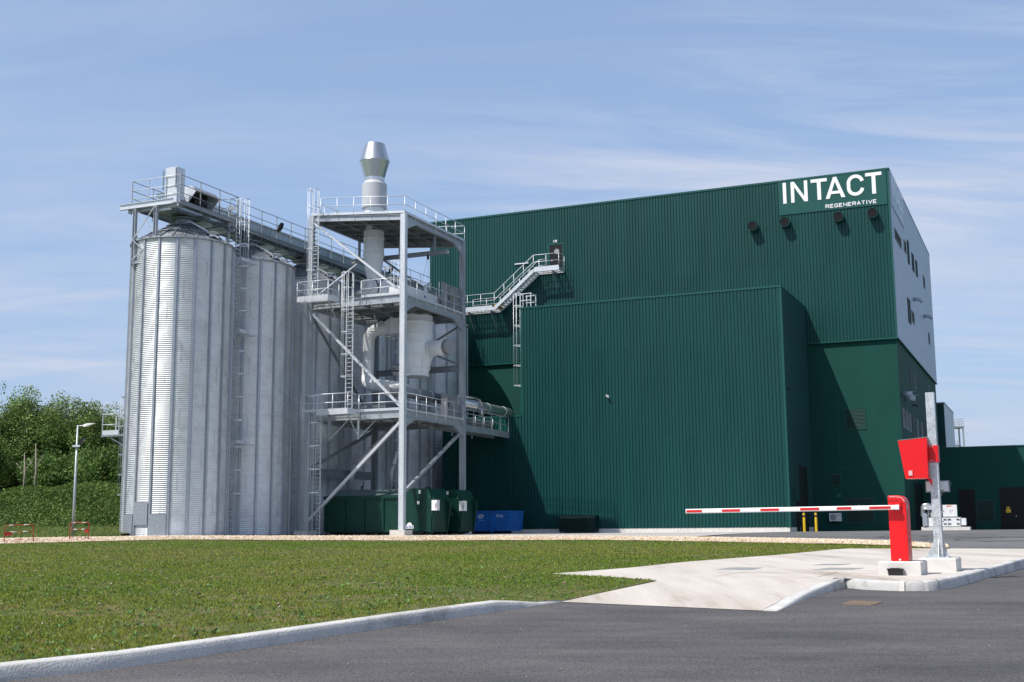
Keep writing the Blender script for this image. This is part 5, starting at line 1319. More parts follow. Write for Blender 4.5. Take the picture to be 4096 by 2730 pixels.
# round-to-square inlet, elbow and downcomer
dc = thing('inlet_duct', 'curved cream white duct looping from the filter vessel down to the lower deck', 'duct', (-43.0, 74.2, 10))
e0 = Vector((-42.3, 74.0, 14.45)); ang = []
du = -43.42
pts = [(-41.75, 74.1, 14.40), (-42.55, 74.05, 14.30)]
for k in range(0, 10): a = PI/2*k/9; pts.append((-42.60 - 0.82*math.sin(a), 74.0, 13.50 + 0.80*math.cos(a)))
pts += [(-43.42, 73.95, 12.2), (-43.42, 73.9, 11.1)]
for k in range(0, 9): a = PI/2*k/8; pts.append((-43.42 + 0.75*(1-math.cos(a)), 73.9 - 0.35*math.sin(a), 11.0 - 0.72*math.sin(a)))
pts += [(-41.9, 73.45, 10.20), (-40.8, 73.3, 10.0), (-39.9, 73.0, 9.75)]
mb = MB(); mb.tube(pts, 0.42, 22); mb.build('duct_pipe', M['cream'], dc)
mb = MB(); mb.hexa([(-42.0, 73.7, 14.0), (-41.45, 73.55, 13.85), (-41.45, 74.6, 13.85), (-42.0, 74.4, 14.0)], [(-42.0, 73.7, 14.75), (-41.45, 73.55, 14.95), (-41.45, 74.6, 14.95), (-42.0, 74.4, 14.75)]); mb.box(-41.45, -41.35, 73.5, 74.7, 13.8, 15.02); mb.box(-41.35, -40.7, 73.6, 74.6, 13.88, 14.94); mb.build('inlet_box', M['cream'], dc)
mb = MB()
for i in (3, 6, 9, 12, 14, 18, 22, 23):
    mb = MB(); p = Vector(pts[i]); d = (Vector(pts[min(i+1, len(pts)-1)]) - Vector(pts[i-1])).normalized()*0.02; mb.tube([p-d, p+d], 0.445, 22); mb.build('flange', M['cream'], dc)
# control cabinets on the decks
def cabinet(u, v, z, h, lab):
    c = thing('control_cabinet', lab, 'control cabinet', (u, v, z), 'G', 'control cabinets on the tower decks')
    mb = MB(); mb.prism([(u-.25, v-.85, z), (u+.25, v-.85, z), (u+.25, v-.85, z+h-.22), (u-.25, v-.85, z+h)], (0, 1.72, 0)); mb.build('housing', M['cabinet'], c)
    mb = MB(); mb.box(u+.25, u+.275, v-.80, v+.82, z+.05, z+h-.3); dr = mb.build('door', M['cabinet'], c)
    mb = MB(); mb.box(u+.276, u+.31, v-.45, v+.1, z+h-.95, z+h-.5); mb.box(u+.276, u+.31, v-.45, v+.1, z+.05, z+.4); mb.build('vent_cover', M['plastic_grey'], dr)
    mb = MB(); mb.box(u+.276, u+.33, v-.76, v-.72, z+.7, z+1.0); mb.build('handle', M['black'], dr)
    mb = MB(); mb.box(u+.276, u+.283, v-.2, v-.08, z+h-1.25, z+h-1.13); mb.build('warning_label', M['yellow'], dr)
    mb = MB(); mb.box(u-.3, u+.34, v-.9, v+.92, z+h-.02, z+h+.02) if False else None
    return c
cabinet(Fu-.4, 76.05-.1, L2+.08, 2.05, 'stainless control cabinet on the middle deck behind the right column')
cabinet(Fu-.4, 76.05-.1, L1+.08, 1.75, 'stainless control cabinet on the lowest deck beside the right column')
# slanting chutes under the lowest deck
for (p, lab) in (([(-41.0, 73.4, 7.4), (-44.0, 73.4, 4.75), (-44.25, 73.4, 4.3), (-44.42, 73.4, 3.1)], 'long slanting grey discharge pipe bending down into the near green container'),
                 ([(-41.05, 74.8, 7.2), (-41.85, 74.8, 4.7), (-41.98, 74.8, 4.3), (-42.02, 74.8, 3.1)], 'steeper grey discharge pipe further right, dropping behind the diagonal brace')):
    d = thing('discharge_pipe', lab, 'pipe', p[-1], 'G', 'discharge pipes under the tower')
    mb = MB(); mb.tube(p, 0.15, 12); mb.build('pipe_run', M['insul'], d)
    mb = MB()
    for k in (0.12, 0.55, 0.95): q = Vector(p[0])*(1-k) + Vector(p[1])*k; dd = (Vector(p[1])-Vector(p[0])).normalized()*.04; mb.tube([q-dd, q+dd], .17, 12)
    mb.build('coupling', M['galv_d'], d)

# ================================================================ facade stair
stt = thing('escape_stair', 'outside steel stair with two landings climbing the dark green facade to the upper door', 'stair', (-44.5, VM, 19.0))
v0, v1 = 97.28, 98.58; zl, zu = 19.85, 22.92
mb = MB()
for v in (v0, v1):
    mb.bar((-49.6, v, zl-.13), (-44.25, v, zl-.13), 0.05, 0.26); mb.bar((-44.3, v, zl-.14), (-40.5, v, zu-.12), 0.05, 0.28); mb.bar((-40.55, v, zu-.13), (-38.08, v, zu-.13), 0.05, 0.26)
mb.bar((-38.1, v0, zu-.13), (-38.1, v1, zu-.13), 0.05, 0.26); mb.build('stringer', M['galv_l'], stt)
mb = MB(); n = 15
for i in range(n):
    s = (i+0.5)/n; u = -44.2 + s*3.65; z = zl + s*(zu-zl); mb.box(u-.14, u+.14, v0+.03, v1-.03, z-.02, z+.02); mb.box(u-.14, u-.125, v0+.03, v1-.03, z-.10, z-.021)
mb.build('tread', M['galv_l'], stt)
mb = MB(); mb.box(-44.32, -44.05, v0+.03, v1-.03, zl+.03, zl+.22); mb.build('first_step', M['yellow'], stt)
mb = MB(); grating(mb, -49.6, -44.3, v0+.03, v1-.03, zl+.03, .09, 'u', .02); grating(mb, -40.5, -38.12, v0+.03, v1-.03, zu+.03, .09, 'u', .02); mb.build('landing_floor', M['galv_d'], stt)
mb = MB(); rail(mb, [(-49.6, v0, zl), (-44.3, v0, zl), (-40.5, v0, zu), (-38.1, v0, zu), (-38.1, v1, zu)], 1.25, (1.0, .5), 1.35, .026, toe=0.0, drop=.1)
mb.bar((-49.6, v0, zl+.09), (-44.5, v0, zl+.09), .012, .16); mb.bar((-40.4, v0, zu+.09), (-38.1, v0, zu+.09), .012, .16)
rail(mb, [(-47.0, v1, zl), (-44.3, v1, zl), (-40.5, v1, zu), (-39.8, v1, zu)], 1.1, (1.0, .5), 1.35, .022, drop=.1); mb.build('handrail', M['galv_l'], stt)
mb = MB()
for u, z in ((-38.75, zu), (-44.7, zl), (-46.9, zl)):
    mb.ibeam((u, v0+.02, z-.34), (u, VM, z-.34), .12, .16, .02); mb.bar((u, v0+.15, z-.42), (u, VM-.03, z-1.75), .07, .07)
mb.build_each('wall_bracket', M['galv'], stt, 4)

# ================================================================ roof ladder on the hall
rl = thing('roof_ladder', 'caged roof ladder with small guard rail at the top left corner of the lower hall', 'ladder', (-38.35, VH+.6, 9.3))
ladder_set(rl, (-38.30, VH+.55), (0, 1), (-1, 0), 9.6, 19.15, 11.7, hoop=1.62, ext=1.0)
mb = MB()
for z in (HL+.55, HL+1.1): mb.bar((-38.25, VH+.05, z), (-37.3, VH+.05, z), .06, .06); mb.bar((-37.3, VH+.08, z), (-37.3, VH+1.1, z), .06, .06); mb.bar((-38.2, VH+1.1, z), (-37.33, VH+1.1, z), .06, .06)
for u, v in ((-38.22, VH+.05), (-37.3, VH+.05), (-37.3, VH+1.1), (-38.1, VH+1.1)): mb.bar((u, v, HL-.05), (u, v, HL+1.16), .07, .07)
mb.build('guard_rail', M['galv_l'], rl)

# ================================================================ containers
def compactor(u0, u1, v0, v1, lab):
    c = thing('waste_container', lab, 'container', ((u0+u1)/2, (v0+v1)/2, 0), 'G', 'green roll-off containers under the tower')
    zt = 2.55
    mb = MB(); mb.hexa([(u0, v0, .32), (u1-2.3, v0, .32), (u1-2.3, v1, .32), (u0, v1, .32)], [(u0-.05, v0-.04, zt), (u1-2.3, v0-.04, zt), (u1-2.3, v1+.04, zt), (u0-.05, v1+.04, zt)]); mb.build('body', M['bin_green'], c)
    mb = MB(); 
    k = int((u1-2.3-u0)/1.42)
    for i in range(k+1):
        u = u0 + .05 + (u1-2.3-u0-.12)*i/k; mb.hexa([(u-.08, v0-.09, .25), (u+.08, v0-.09, .25), (u+.08, v0+.01, .25), (u-.08, v0+.01, .25)], [(u-.08, v0-.12, zt-.18), (u+.08, v0-.12, zt-.18), (u+.08, v0-.03, zt-.18), (u-.08, v0-.03, zt-.18)])
    mb.box(u0-.08, u1-2.3, v0-.14, v0-.041, zt-.18, zt+.02); mb.box(u0, u1-2.3, v0-.03, v0+.05, .22, .36); mb.build('side_rib', M['bin_green'], c)
    mb = MB(); vm_ = (v0+v1)/2; mb.prism([(u0+.1, v0, zt+.02), (u0+.1, v1, zt+.02), (u0+.6, v1-.15, zt+.42), (u0+.6, vm_, zt+.46), (u0+.6, v0+.55, zt+.42)], (u1-2.7-u0, 0, 0)); mb.build('lid', M['bin_lid'], c)
    mb = MB(); mb.prism([(u1-2.3, v0+.02, .30), (u1-.35, v0+.02, .2), (u1-.35, v0+.02, 2.35), (u1-.6, v0+.02, 2.95), (u1-2.0, v0+.02, 2.95), (u1-2.3, v0+.02, 2.6)], (0, v1-v0-.04, 0)); pr = mb.build('press_unit', M['bin_green'], c)
    mb = MB()
    for i in range(7): z = .55 + .27*i; mb.box(u1-1.35, u1-1.0, v0-.05, v0+.0, z, z+.03)
    mb.build('step_rung', M['bin_green'], pr)
    mb = MB(); mb.prism([(u1-.42, v0+.1, .1), (u1-.32, v0+.1, .1), (u1-.02, v0+.1, 2.2), (u1-.3, v0+.1, 2.45)], (0, .1, 0)); mb.prism([(u1-.42, v1-.2, .1), (u1-.32, v1-.2, .1), (u1-.02, v1-.2, 2.2), (u1-.3, v1-.2, 2.45)], (0, .1, 0)); mb.tube([(u1-.55, v0+.02, 2.6), (u1-.3, v0-.02, 2.2), (u1-.28, v0-.02, 1.2), (u1-.15, v0-.02, 1.0)], .035, 8); mb.build_each('lifting_frame', M['bin_green'], c)
    mb = MB(); mb.box(u1-.25, u1+.12, v0-.12, v0+.28, 1.55, 2.2); cb = mb.build('control_box', M['white'], c)
    mb = MB()
    for du_, z in ((.0, 2.0), (-.07, 1.9), (.0, 1.9), (.07, 1.9), (-.04, 1.8), (.04, 1.8), (.08, 2.0)): mb.tube([(u1+.05-.0+du_*.6, v0-.121, z), (u1+.05+du_*.6, v0-.15, z)], .018, 8)
    mb.build('push_button', M['black'], cb)
    mb = MB(); mb.tube([(u1+.05, v0-.12, 1.73), (u1+.05, v0-.15, 1.73)], .03, 8); mb.build('stop_button', M['orange'], cb)
    mb = MB(); mb.box(u1-2.2, u1-1.6, v0-.0+.0, v0+.012, .42, .62); 
    n = 12; mb.prism([(u1-1.9+.19*math.cos(PI*j/n), v0+.012, .62+.19*math.sin(PI*j/n)) for j in range(n+1)][::-1], (0, -.012, 0)); lb = mb.build('maker_plate', M['white'], pr)
    mb = MB(); word(mb, 'MATEX', u1-2.16, u1-1.64, .46, .58, .025, .004, lambda x, z, d: (x, v0-.0015-d, z)); mb.build('plate_lettering', M['blue_label'], lb)
    mb = MB(); mb.box(u1-1.25, u1-1.1, v0-.0, v0+.012, 2.62, 2.85); mb.box(u1-1.32, u1-1.15, v0-.058, v0-.051, 1.95, 2.15) ; mb.build('notice_label', M['white'], pr)
    mb = MB()
    for u in (u0+.6, u1-1.2):
        for v in (v0+.3, v1-.5): mb = MB(); mb.tube([(u, v, .16), (u, v+.2, .16)], .16, 14); mb.build('roller', M['black'], c)
    mb = MB(); mb.box(u0+.1, u1-.5, v0+.5, v0+.7, .1, .3); mb.box(u0+.1, u1-.5, v1-.7, v1-.5, .1, .3); mb.build('skid_rail', M['black'], c)
    mb = MB(); mb.tube([(u0+2.2, vm_-.3, zt+.42), (u0+2.2, vm_-.3, zt+.6), (u0+2.35, vm_-.3, zt+.68)], .05, 8); mb.prism([(u1-3.4, vm_, zt+.44), (u1-3.1, vm_, zt+.44), (u1-3.15, vm_, zt+.72), (u1-3.5, vm_, zt+.66)], (0, .1, 0)); mb.build('lifting_lug', M['bin_green'], c)
    return c
compactor(-44.1, -35.9, 69.75, 72.15, 'nearer green compactor container standing under the tower behind its front column')
compactor(-43.6, -35.6, 73.1, 75.5, 'second green compactor container, mostly hidden behind the nearer one')
sk = thing('blue_skip', 'open blue waste skip with white round logos against the dark wall right of the tower', 'skip', (-39.6, 84.5, 0))
u0, u1, va, vb = -45.5, -38.25+.0, 83.6, 86.0
k_ = 85.0/88.94
u0, u1 = -43.9, -36.95
mb = MB(); t = .05
def wallp(a, b): mb.hexa([(a[0], a[1], .25), (b[0], b[1], .25), (b[2], b[3], .25), (a[2], a[3], .25)], [(a[4], a[5], 1.62), (b[4], b[5], 1.62), (b[6], b[7], 1.62), (a[6], a[7], 1.62)])
mb.hexa([(u0, va, .25), (u1, va, .25), (u1, va+t, .25), (u0, va+t, .25)], [(u0-.05, va-.06, 1.62), (u1+.1, va-.06, 1.62), (u1+.1, va, 1.62), (u0-.05, va, 1.62)])
mb.hexa([(u0, vb, .25), (u1, vb, .25), (u1, vb+t, .25), (u0, vb+t, .25)], [(u0-.05, vb, 1.62), (u1+.1, vb, 1.62), (u1+.1, vb+.06, 1.62), (u0-.05, vb+.06, 1.62)])
mb.hexa([(u0, va+t, .25), (u0+t, va+t, .25), (u0+t, vb, .25), (u0, vb, .25)], [(u0-.05, va, 1.62), (u0, va, 1.62), (u0, vb, 1.62), (u0-.05, vb, 1.62)])
mb.hexa([(u1-t-.15, va+t, .25), (u1-.15, va+t, .25), (u1-.15, vb, .25), (u1-.15-t, vb, .25)], [(u1+.04, va, 1.62), (u1+.1, va, 1.62), (u1+.1, vb, 1.62), (u1+.04, vb, 1.62)])
mb.box(u0, u1-.15, va+.05, vb, .2, .26); mb.build('tub', M['blue'], sk)
mb = MB(); mb.box(u0-.08, u1+.13, va-.12, va-.02, 1.6, 1.70); mb.box(u0-.08, u1+.13, vb+.02, vb+.12, 1.6, 1.70); mb.box(u1+.05, u1+.13, va, vb, 1.6, 1.698); mb.box(u0-.08, u0, va, vb, 1.6, 1.698); mb.build('top_rim', M['blue'], sk)
mb = MB()
for u in (-43.2, -41.65, -39.95, -38.35): mb.hexa([(u-.09, va-.10, .12), (u+.09, va-.10, .12), (u+.09, va+.02, .12), (u-.09, va+.02, .12)], [(u-.09, va-.14, 1.6), (u+.09, va-.14, 1.6), (u+.09, va-.04, 1.6), (u-.09, va-.04, 1.6)])
mb.box(u0, u1-.1, va-.035, va-.0, .9, .93); mb.build('side_rib', M['blue'], sk)
mb = MB(); mb.box(u0-.1, u0+.9, va-.1, vb+.1, 1.7, 2.0) ; mb.build('raised_end', M['blue'], sk)
mb = MB()
for uc in (-40.8, -39.2):
    pl3 = lambda x, z, d: (x, va-.055-(z-.25)/1.37*.0-d, z)
    pts = [(uc + .26*math.cos(R_(40+28*j)), 1.28 + .15*math.sin(R_(40+28*j))) for j in range(10)]; stroke(mb, pts, .035, .006, pl3)
    word(mb, 'DIF', uc-.16, uc+.22, 1.2, 1.36, .035, .006, pl3)
    for j in range(6): mb.box(uc-.22+.09*j, uc-.17+.09*j, va-.062, va-.055, .99, 1.02)
word(mb, 'FF', -37.95, -37.7, 1.22, 1.4, .03, .006, pl3); word(mb, 'D', -37.62, -37.45, 1.2, 1.38, .03, .006, pl3)
mb.build('logo', M['text_white'], sk)
mb = MB(); mb.box(u0+.3, u1-.6, va+.6, va+.75, .02, .24); mb.box(u0+.3, u1-.6, vb-.75, vb-.6, .02, .24)
for u in (u0+.5, u1-.7): mb.tube([(u, va+.25, .16), (u, va+.5, .16)], .15, 12)
mb.build('skid_rail', M['black'], sk)

# ================================================================ green louvred box
gbx = thing('ventilation_box', 'low dark green louvred box standing against the front of the lower hall', 'vent box', (-33.2, VH-.9, 0))
mb = MB(); mb.prism([(-34.72, VH-.95, .1), (-34.72, VH-.95, 1.12), (-34.72, VH-.75, 1.3), (-34.72, VH-.07, 1.3), (-34.72, VH-.07, .1)][::-1], (2.9, 0, 0)); mb.build('casing', M['green_dark'], gbx)
louvre(gbx, -34.66, -32.5, .2, 1.1, VH-.952, 'u', -1, 12, mt='green_dark')
mb = MB(); [mb.box(-34.6+.33*i, -34.45+.33*i, VH-.7, VH-.1, 1.301, 1.335) for i in range(9)]; mb.build('top_ridge', M['green_dark'], gbx)
mb = MB(); [mb.box(u, u+.06, VH-.9, VH-.84, -.02, .1) for u in (-34.65, -32.0)]; mb.build('leg', M['black'], gbx)
# air conditioner
ac = thing('air_conditioner', 'white air conditioning unit with round fan on the shaded green wall', 'air conditioner', (-15.7, VL, .7))
mb = MB(); mb.box(-16.17, -15.25, VL-.36, VL-.04, .78, 1.40); mb.build('casing', M['white'], ac)
mb = MB(); mb.tube([(-15.85, VL-.362, 1.09), (-15.85, VL-.375, 1.09)], .25, 22); fg = mb.build('fan_grille', M['cabinet'], ac)
mb = MB(); [mb.tube([(-15.85+r*math.cos(2*PI*j/18), VL-.382, 1.09+r*math.sin(2*PI*j/18)) for j in range(19)], .008, 4) for r in (.08, .15, .22)]; mb.build('guard_ring', M['white'], fg)
mb = MB(); mb.box(-15.5, -15.4, VL-.368, VL-.361, 1.18, 1.28); mb.build('label', M['orange'], ac)
mb = MB(); mb.box(-16.1, -16.05, VL-.4, VL-.02, .72, .78); mb.box(-15.4, -15.35, VL-.4, VL-.02, .72, .78); mb.build('wall_bracket', M['galv_d'], ac)
# yellow bollards
def bollard(px, lab):
    Y = 86.5; X = (px-1176.5)/2812*Y*1.0; z = landz(X, Y)
    b = thing('bollard', lab, 'bollard', (X, Y, z), 'W', 'yellow bollards by the gate')
    mb = MB(); mb.lathe((X, Y, z), [(.09, -.05), (.09, 1.28), (.075, 1.34), (.0, 1.36)], 16); mb.build('post', M['yellow'], b)
    mb = MB(); mb.lathe((X, Y, z), [(.092, 1.02), (.094, 1.03), (.094, 1.14), (.092, 1.15)], 16, cap=False); mb.lathe((X, Y, z), [(.093, 1.3), (.07, 1.355), (0, 1.37)], 16); mb.build('black_band', M['black'], b)
bollard(1837.5, 'yellow bollard nearer the corner of the ribbed hall'); bollard(1864.5, 'yellow bollard farther right, beside the air conditioner')

# ================================================================ air handling unit
ah = thing('air_handling_unit', 'white roof-style air handling unit with shiny ducts on a concrete plinth by the shaded wall', 'air handling unit', (-8.3, 109, 0))
def au(x): return -10.15 + (x + 12.0)*0.86
VA = 108.2
mb = MB(); mb.box(-10.2+.1, -6.3, VA-.1, VA+1.6, -.02, .33); mb.build('plinth', M['concrete_w'], ah)
mb = MB(); mb.box(-9.95, -7.0, VA, VA+1.2, .37, 1.22); bd = mb.build('body', M['white'], ah)
mb = MB(); mb.box(-6.98, -6.6, VA+.1, VA+1.1, .48, 1.12); [mb.box(u, u+.02, VA+.09, VA+.1, .5, 1.1) for u in (-6.85, -6.72)]; mb.build('end_hood', M['white'], ah)
mb = MB()
for u in (-9.97, -9.0, -8.0, -7.05): mb.box(u, u+.03, VA-.012, VA, .37, 1.22)
mb.box(-9.97, -7.0, VA-.014, VA-.001, 1.2, 1.23); mb.box(-9.97, -7.0, VA-.014, VA-.001, .36, .39); mb.build('panel_frame', M['galv_d'], bd)
mb = MB()
for u in (-9.75, -8.2, -7.85, -7.2):
    for z in (.62, 1.02): mb.box(u-.13, u+.1, VA-.06, VA-.002, z-.03, z+.04)
mb.build('latch', M['black'], bd)
mb = MB(); word(mb, 'CAP2', -8.75, -8.3, .78, .9, .028, .004, lambda x, z, d: (x, VA-.002-d, z)); mb.build('lettering', M['blue_label'], bd)
mb = MB(); mb.box(-8.35, -7.25, VA+.05, VA+.65, 1.27, 2.35); cbx = mb.build('control_cabinet', M['white'], ah)
mb = MB(); mb.box(-8.0, -7.6, VA+.044, VA+.049, 2.22, 2.29); mb.box(-8.08, -7.8, VA+.044, VA+.049, 2.14, 2.19); mb.build('label', M['orange'], cbx)
mb = MB(); [mb.tube([(u, VA+.05, z), (u, VA+.02, z)], .03, 8) for u, z in ((-7.75, 1.85), (-7.6, 1.85), (-7.75, 1.7))]; mb.box(-8.3, -8.26, VA+.02, VA+.05, 1.7, 1.85); mb.build('switch', M['black'], cbx)
mb = MB(); mb.box(-9.85, -9.1, VA+.1, VA+.8, 1.95, 2.22); b2 = mb.build('upper_casing', M['white'], ah)
mb = MB(); word(mb, 'CAP2', -9.6, -9.2, 2.02, 2.15, .03, .004, lambda x, z, d: (x, VA+.098-d, z)); mb.build('lettering', M['blue_label'], b2)
mb = MB()
for u in (-9.8, -9.5, -9.15): mb.bar((u, VA+.3, 1.22), (u, VA+.3, 1.95), .05)
mb.bar((-9.8, VA+.3, 1.4), (-9.15, VA+.3, 1.6), .05); mb.build('support_frame', M['galv_d'], ah)
mb = MB(); mb.tube([(-9.98, VA+.4, 1.25), (-9.98, VA+.4, 2.0), (-10.02, VA+.4, 2.25), (-10.15, VA+.4, 2.38), (-10.4, VA+.4, 2.42), (-10.62, VA+.4, 2.36), (-10.72, VA+.4, 2.2), (-10.74, VA+.4, 1.6), (-10.85, VA+.4, 1.35)], .15, 14); mb.tube([(-10.3, VA+.7, 2.3), (-10.3, VA+.7, 1.5), (-10.45, VA+.7, 1.3)], .1, 12); 
for v_ in mb.v: pass
mb.v = [(x+.75, y, z) for x, y, z in mb.v]; mb.build('bent_duct', M['duct'], ah)
mb = MB(); mb.box(-9.96, -9.6, VA-.2, VA-.16, .45, 1.6); mb.build('leaning_panel', M['stackmetal'], ah)
mb = MB(); mb.tube([(-8.55, VA+.4, 1.25), (-8.55, VA+.4, 1.6), (-8.42, VA+.4, 1.75)], .12, 12); mb.build('bent_duct', M['duct'], ah)

ah.location = W(-7.75, 100.0, 0); ah.scale = (.92, .9, .82)
# ================================================================ distant plant
dp = thing('distant_platform', 'distant steel platform with railings on tall legs behind the low wing', 'steel platform', (68, 190, 0), 'W')
mb = MB(); mb.box(65.5, 69.95, 189.6, 191.6, 15.35, 15.62); mb.build('deck', M['galv_d'], dp)
mb = MB(); rail(mb, [(65.5, 189.6, 15.62), (69.95, 189.6, 15.62), (69.95, 191.6, 15.62), (65.5, 191.6, 15.62)], 1.15, (1, .66, .33), 1.3, .02); mb.build('railing', M['galv_d'], dp)
for x, y in ((69.85, 189.7), (69.85, 191.5), (65.6, 191.5)): mb = MB(); mb.ibeam((x, y, 0), (x, y, 15.35), .2, .2, .03); mb.build('leg', M['galv'], dp)
dk = thing('distant_column', 'distant shiny process column with a bent pipe beside the far platform', 'process column', (67.3, 192, 0), 'W')
mb = MB(); mb.lathe((67.25, 192.5, 0), [(.5, 0), (.5, 12), (.34, 12.3), (.34, 16.1), (.2, 16.4), (0, 16.5)], 16); mb.build('shell', M['stackmetal'], dk)
mb = MB(); mb.tube([(67.6, 192, 14.4), (68.3, 192, 14.4), (68.6, 192, 14.2), (68.65, 192, 13.8), (68.65, 192, 11)], .12, 10); mb.tube([(66.9, 191.5, 12.75), (69.6, 191.5, 12.75), (70.2, 191.5, 12.5)], .13, 10); mb.build('bent_pipe', M['duct'], dk)
ds = thing('distant_scaffold', 'thin scaffold rails around the foot of the distant process column', 'scaffold', (67.5, 190.5, 0), 'W')
mb = MB()
for x in (65.8, 66.5, 67.0, 68.1, 68.8, 69.2): mb.tube([(x, 190.6, 0), (x, 190.6, 13.4 if x != 68.1 else 15.0)], .035, 5)
for z in (12.7, 13.4, 14.0): mb.tube([(65.8, 190.6, z), (68.8, 190.6, z)], .03, 5)
mb.tube([(67.6, 190.6, 14.9), (68.1, 190.6, 14.8)], .03, 5); mb.build('scaffold_tube', M['galv_d'], ds)

# ================================================================ barrier and entry post (frame W)
def rot2(x, y, a, c): dx, dy = x-c[0], y-c[1]; return (c[0]+dx*math.cos(a)-dy*math.sin(a), c[1]+dx*math.sin(a)+dy*math.cos(a))
zp = padz(5.9, 19.4)
def cham(mb, x0, x1, y0, y1, z0, z1, c=.02):
    mb.hexa([(x0, y0, z0), (x1, y0, z0), (x1, y1, z0), (x0, y1, z0)], [(x0, y0, z1-c), (x1, y0, z1-c), (x1, y1, z1-c), (x0, y1, z1-c)])
    mb.hexa([(x0, y0, z1-c), (x1, y0, z1-c), (x1, y1, z1-c), (x0, y1, z1-c)], [(x0+c, y0+c, z1), (x1-c, y0+c, z1), (x1-c, y1-c, z1), (x0+c, y1-c, z1)])
TURN = R_(-25)
def turned(o): o.rotation_euler = (0, 0, TURN); return o
def at25(pv, x, y):  # where a turned point stands
    dx, dy = x-pv[0], y-pv[1]; return (pv[0]+dx*math.cos(TURN)-dy*math.sin(TURN), pv[1]+dx*math.sin(TURN)+dy*math.cos(TURN))
b1 = (6.27, 19.17); b2 = (7.335, 20.62); pc = (6.153, 19.35); pp_ = (7.255, 20.98)
m_ = MB(); cham(m_, b1[0]-.631, b1[0], b1[1], b1[1]+.86, padz(6, 19.2)-.14, -.215)
turned(solo(m_, 'concrete_footing', M['concrete_w'], 'white concrete block carrying the red barrier cabinet', 'footing', (b1[0], b1[1], padz(6, 19.2)), 'W', 'concrete footings at the barrier'))
m_ = MB(); cham(m_, b2[0]-.60, b2[0], b2[1], b2[1]+.9, padz(7, 20.7)-.14, -.205)
turned(solo(m_, 'concrete_footing', M['concrete_w'], 'white concrete block carrying the tall galvanised entry post', 'footing', (b2[0], b2[1], padz(7, 20.7)), 'W', 'concrete footings at the barrier'))
bar_ = turned(thing('road_barrier', 'red barrier cabinet with a long horizontal boom striped red and white', 'barrier', (pc[0], pc[1], -.215), 'W'))
x1, y0, z0, z1 = pc[0], pc[1], -.212, .805; x0 = x1-.27; y1 = y0+.44
pr = [(x0, z0), (x1, z0), (x1, z1-.16), (x1-.006, z1-.105), (x1-.022, z1-.06), (x1-.048, z1-.026), (x1-.08, z1-.006), (x1-.12, z1), (x0, z1)]
mb = MB(); mb.prism([(x, y0, z) for x, z in pr], (0, y1-y0, 0)); cb_ = mb.build('cabinet', M['red'], bar_)
bv = cb_.modifiers.new('bevel', 'BEVEL'); bv.width = .008; bv.segments = 2; bv.limit_method = 'ANGLE'; bv.angle_limit = R_(40)
mb = MB(); mb.bar((x0+.02, y0-.002, z1-.022), (x1-.15, y0-.002, z1-.022), .006, .006); mb.bar((x1-.14, y0-.002, z1-.022), (x1-.075, y0-.002, z1-.03), .006, .006); mb.bar((x1-.075, y0-.002, z1-.03), (x1-.035, y0-.002, z1-.065), .006, .006); mb.bar((x1-.035, y0-.002, z1-.065), (x1-.02, y0-.002, z1-.10), .006, .006)
mb.box(x0+.125, x0+.15, y0-.003, y0-.0005, z0+.008, z0+.033); mb.build('lid_line', M['text_white'], bar_)
mb = MB(); mb.bar((x0+.004, y0-.003, z1-.078), (x1-.09, y0-.003, z1-.078), .008, .01); mb.bar((x1-.09, y0-.003, z1-.078), (x1-.04, y0-.003, z1-.12), .008, .01); mb.bar((x1-.002, y0+.03, z0+.02), (x1-.002, y0+.03, z1-.18), .004, .01); mb.box(x1, x1+.006, y0+.2, y0+.23, .08, .12); mb.build('door_seam', M['red_dull'], bar_)
mb = MB(); mb.prism([(x1+.001, y0+.05, .63), (x1+.001, y0+.09, .675), (x1+.001, y0+.13, .63), (x1+.001, y0+.09, .585)], (.003, 0, 0)); mb.build('emblem', M['text_white'], bar_)
mb = MB(); mb.box(x0+.075, x0+.20, y0-.03, y0-.001, .545, .695)
for x, z in ((.085, .555), (.19, .555), (.085, .685), (.19, .685)): mb.tube([(x0+x, y0-.031, z), (x0+x, y0-.045, z)], .011, 8)
mb.build('boom_bracket', M['red'], bar_)
bx1 = x0+.165; bx0 = bx1-3.44; zb = lambda x: .600 + (x-bx0)/(bx1-bx0)*.018
prof_ = [(-.028, -.036), (.028, -.036), (.034, -.022), (.034, .022), (.028, .036), (-.028, .036), (-.034, .022), (-.034, -.022)]
def boomseg(mb, xa, xb, s=1.0): mb.prism([(xa, y0-.075+p*s, zb(xa)+q*s) for p, q in prof_], (xb-xa, 0, zb(xb)-zb(xa)))
mb = MB(); boomseg(mb, bx0, bx1-.05); boom = mb.build('boom', M['white'], bar_)
mt2 = mat('stripe_red', (0.62, 0.02, 0.02), 0.35, var=.05)
fr_ = lambda px: bx0 + (px-1573)/(2058-1573)*3.44
for pa, pb in ((1575, 1617), (1660, 1722), (1770, 1834), (1876, 1936), (1978, 2002), (2002, 2046)):
    pass
segs = [(1575, 1615), (1660, 1705), (1750, 1795), (1842, 1886), (1932, 1952), (1999, 2041)]
segs = [(1575, 1613), (1661, 1704), (1752, 1795), (1843, 1886), (1925, 1957), (1996, 2042)]
for pa, pb in segs:
    a, b = fr_(pa), fr_(pb); ya = y0-.075-.0348; mb = MB()
    mb.hexa([(a, ya-.0015, zb(a)-.021), (b, ya-.0015, zb(b)-.021), (b, ya+.0015, zb(b)-.021), (a, ya+.0015, zb(a)-.021)], [(a, ya-.0015, zb(a)+.021), (b, ya-.0015, zb(b)+.021), (b, ya+.0015, zb(b)+.021), (a, ya+.0015, zb(a)+.021)])
    mb.build('red_stripe', mt2, boom)
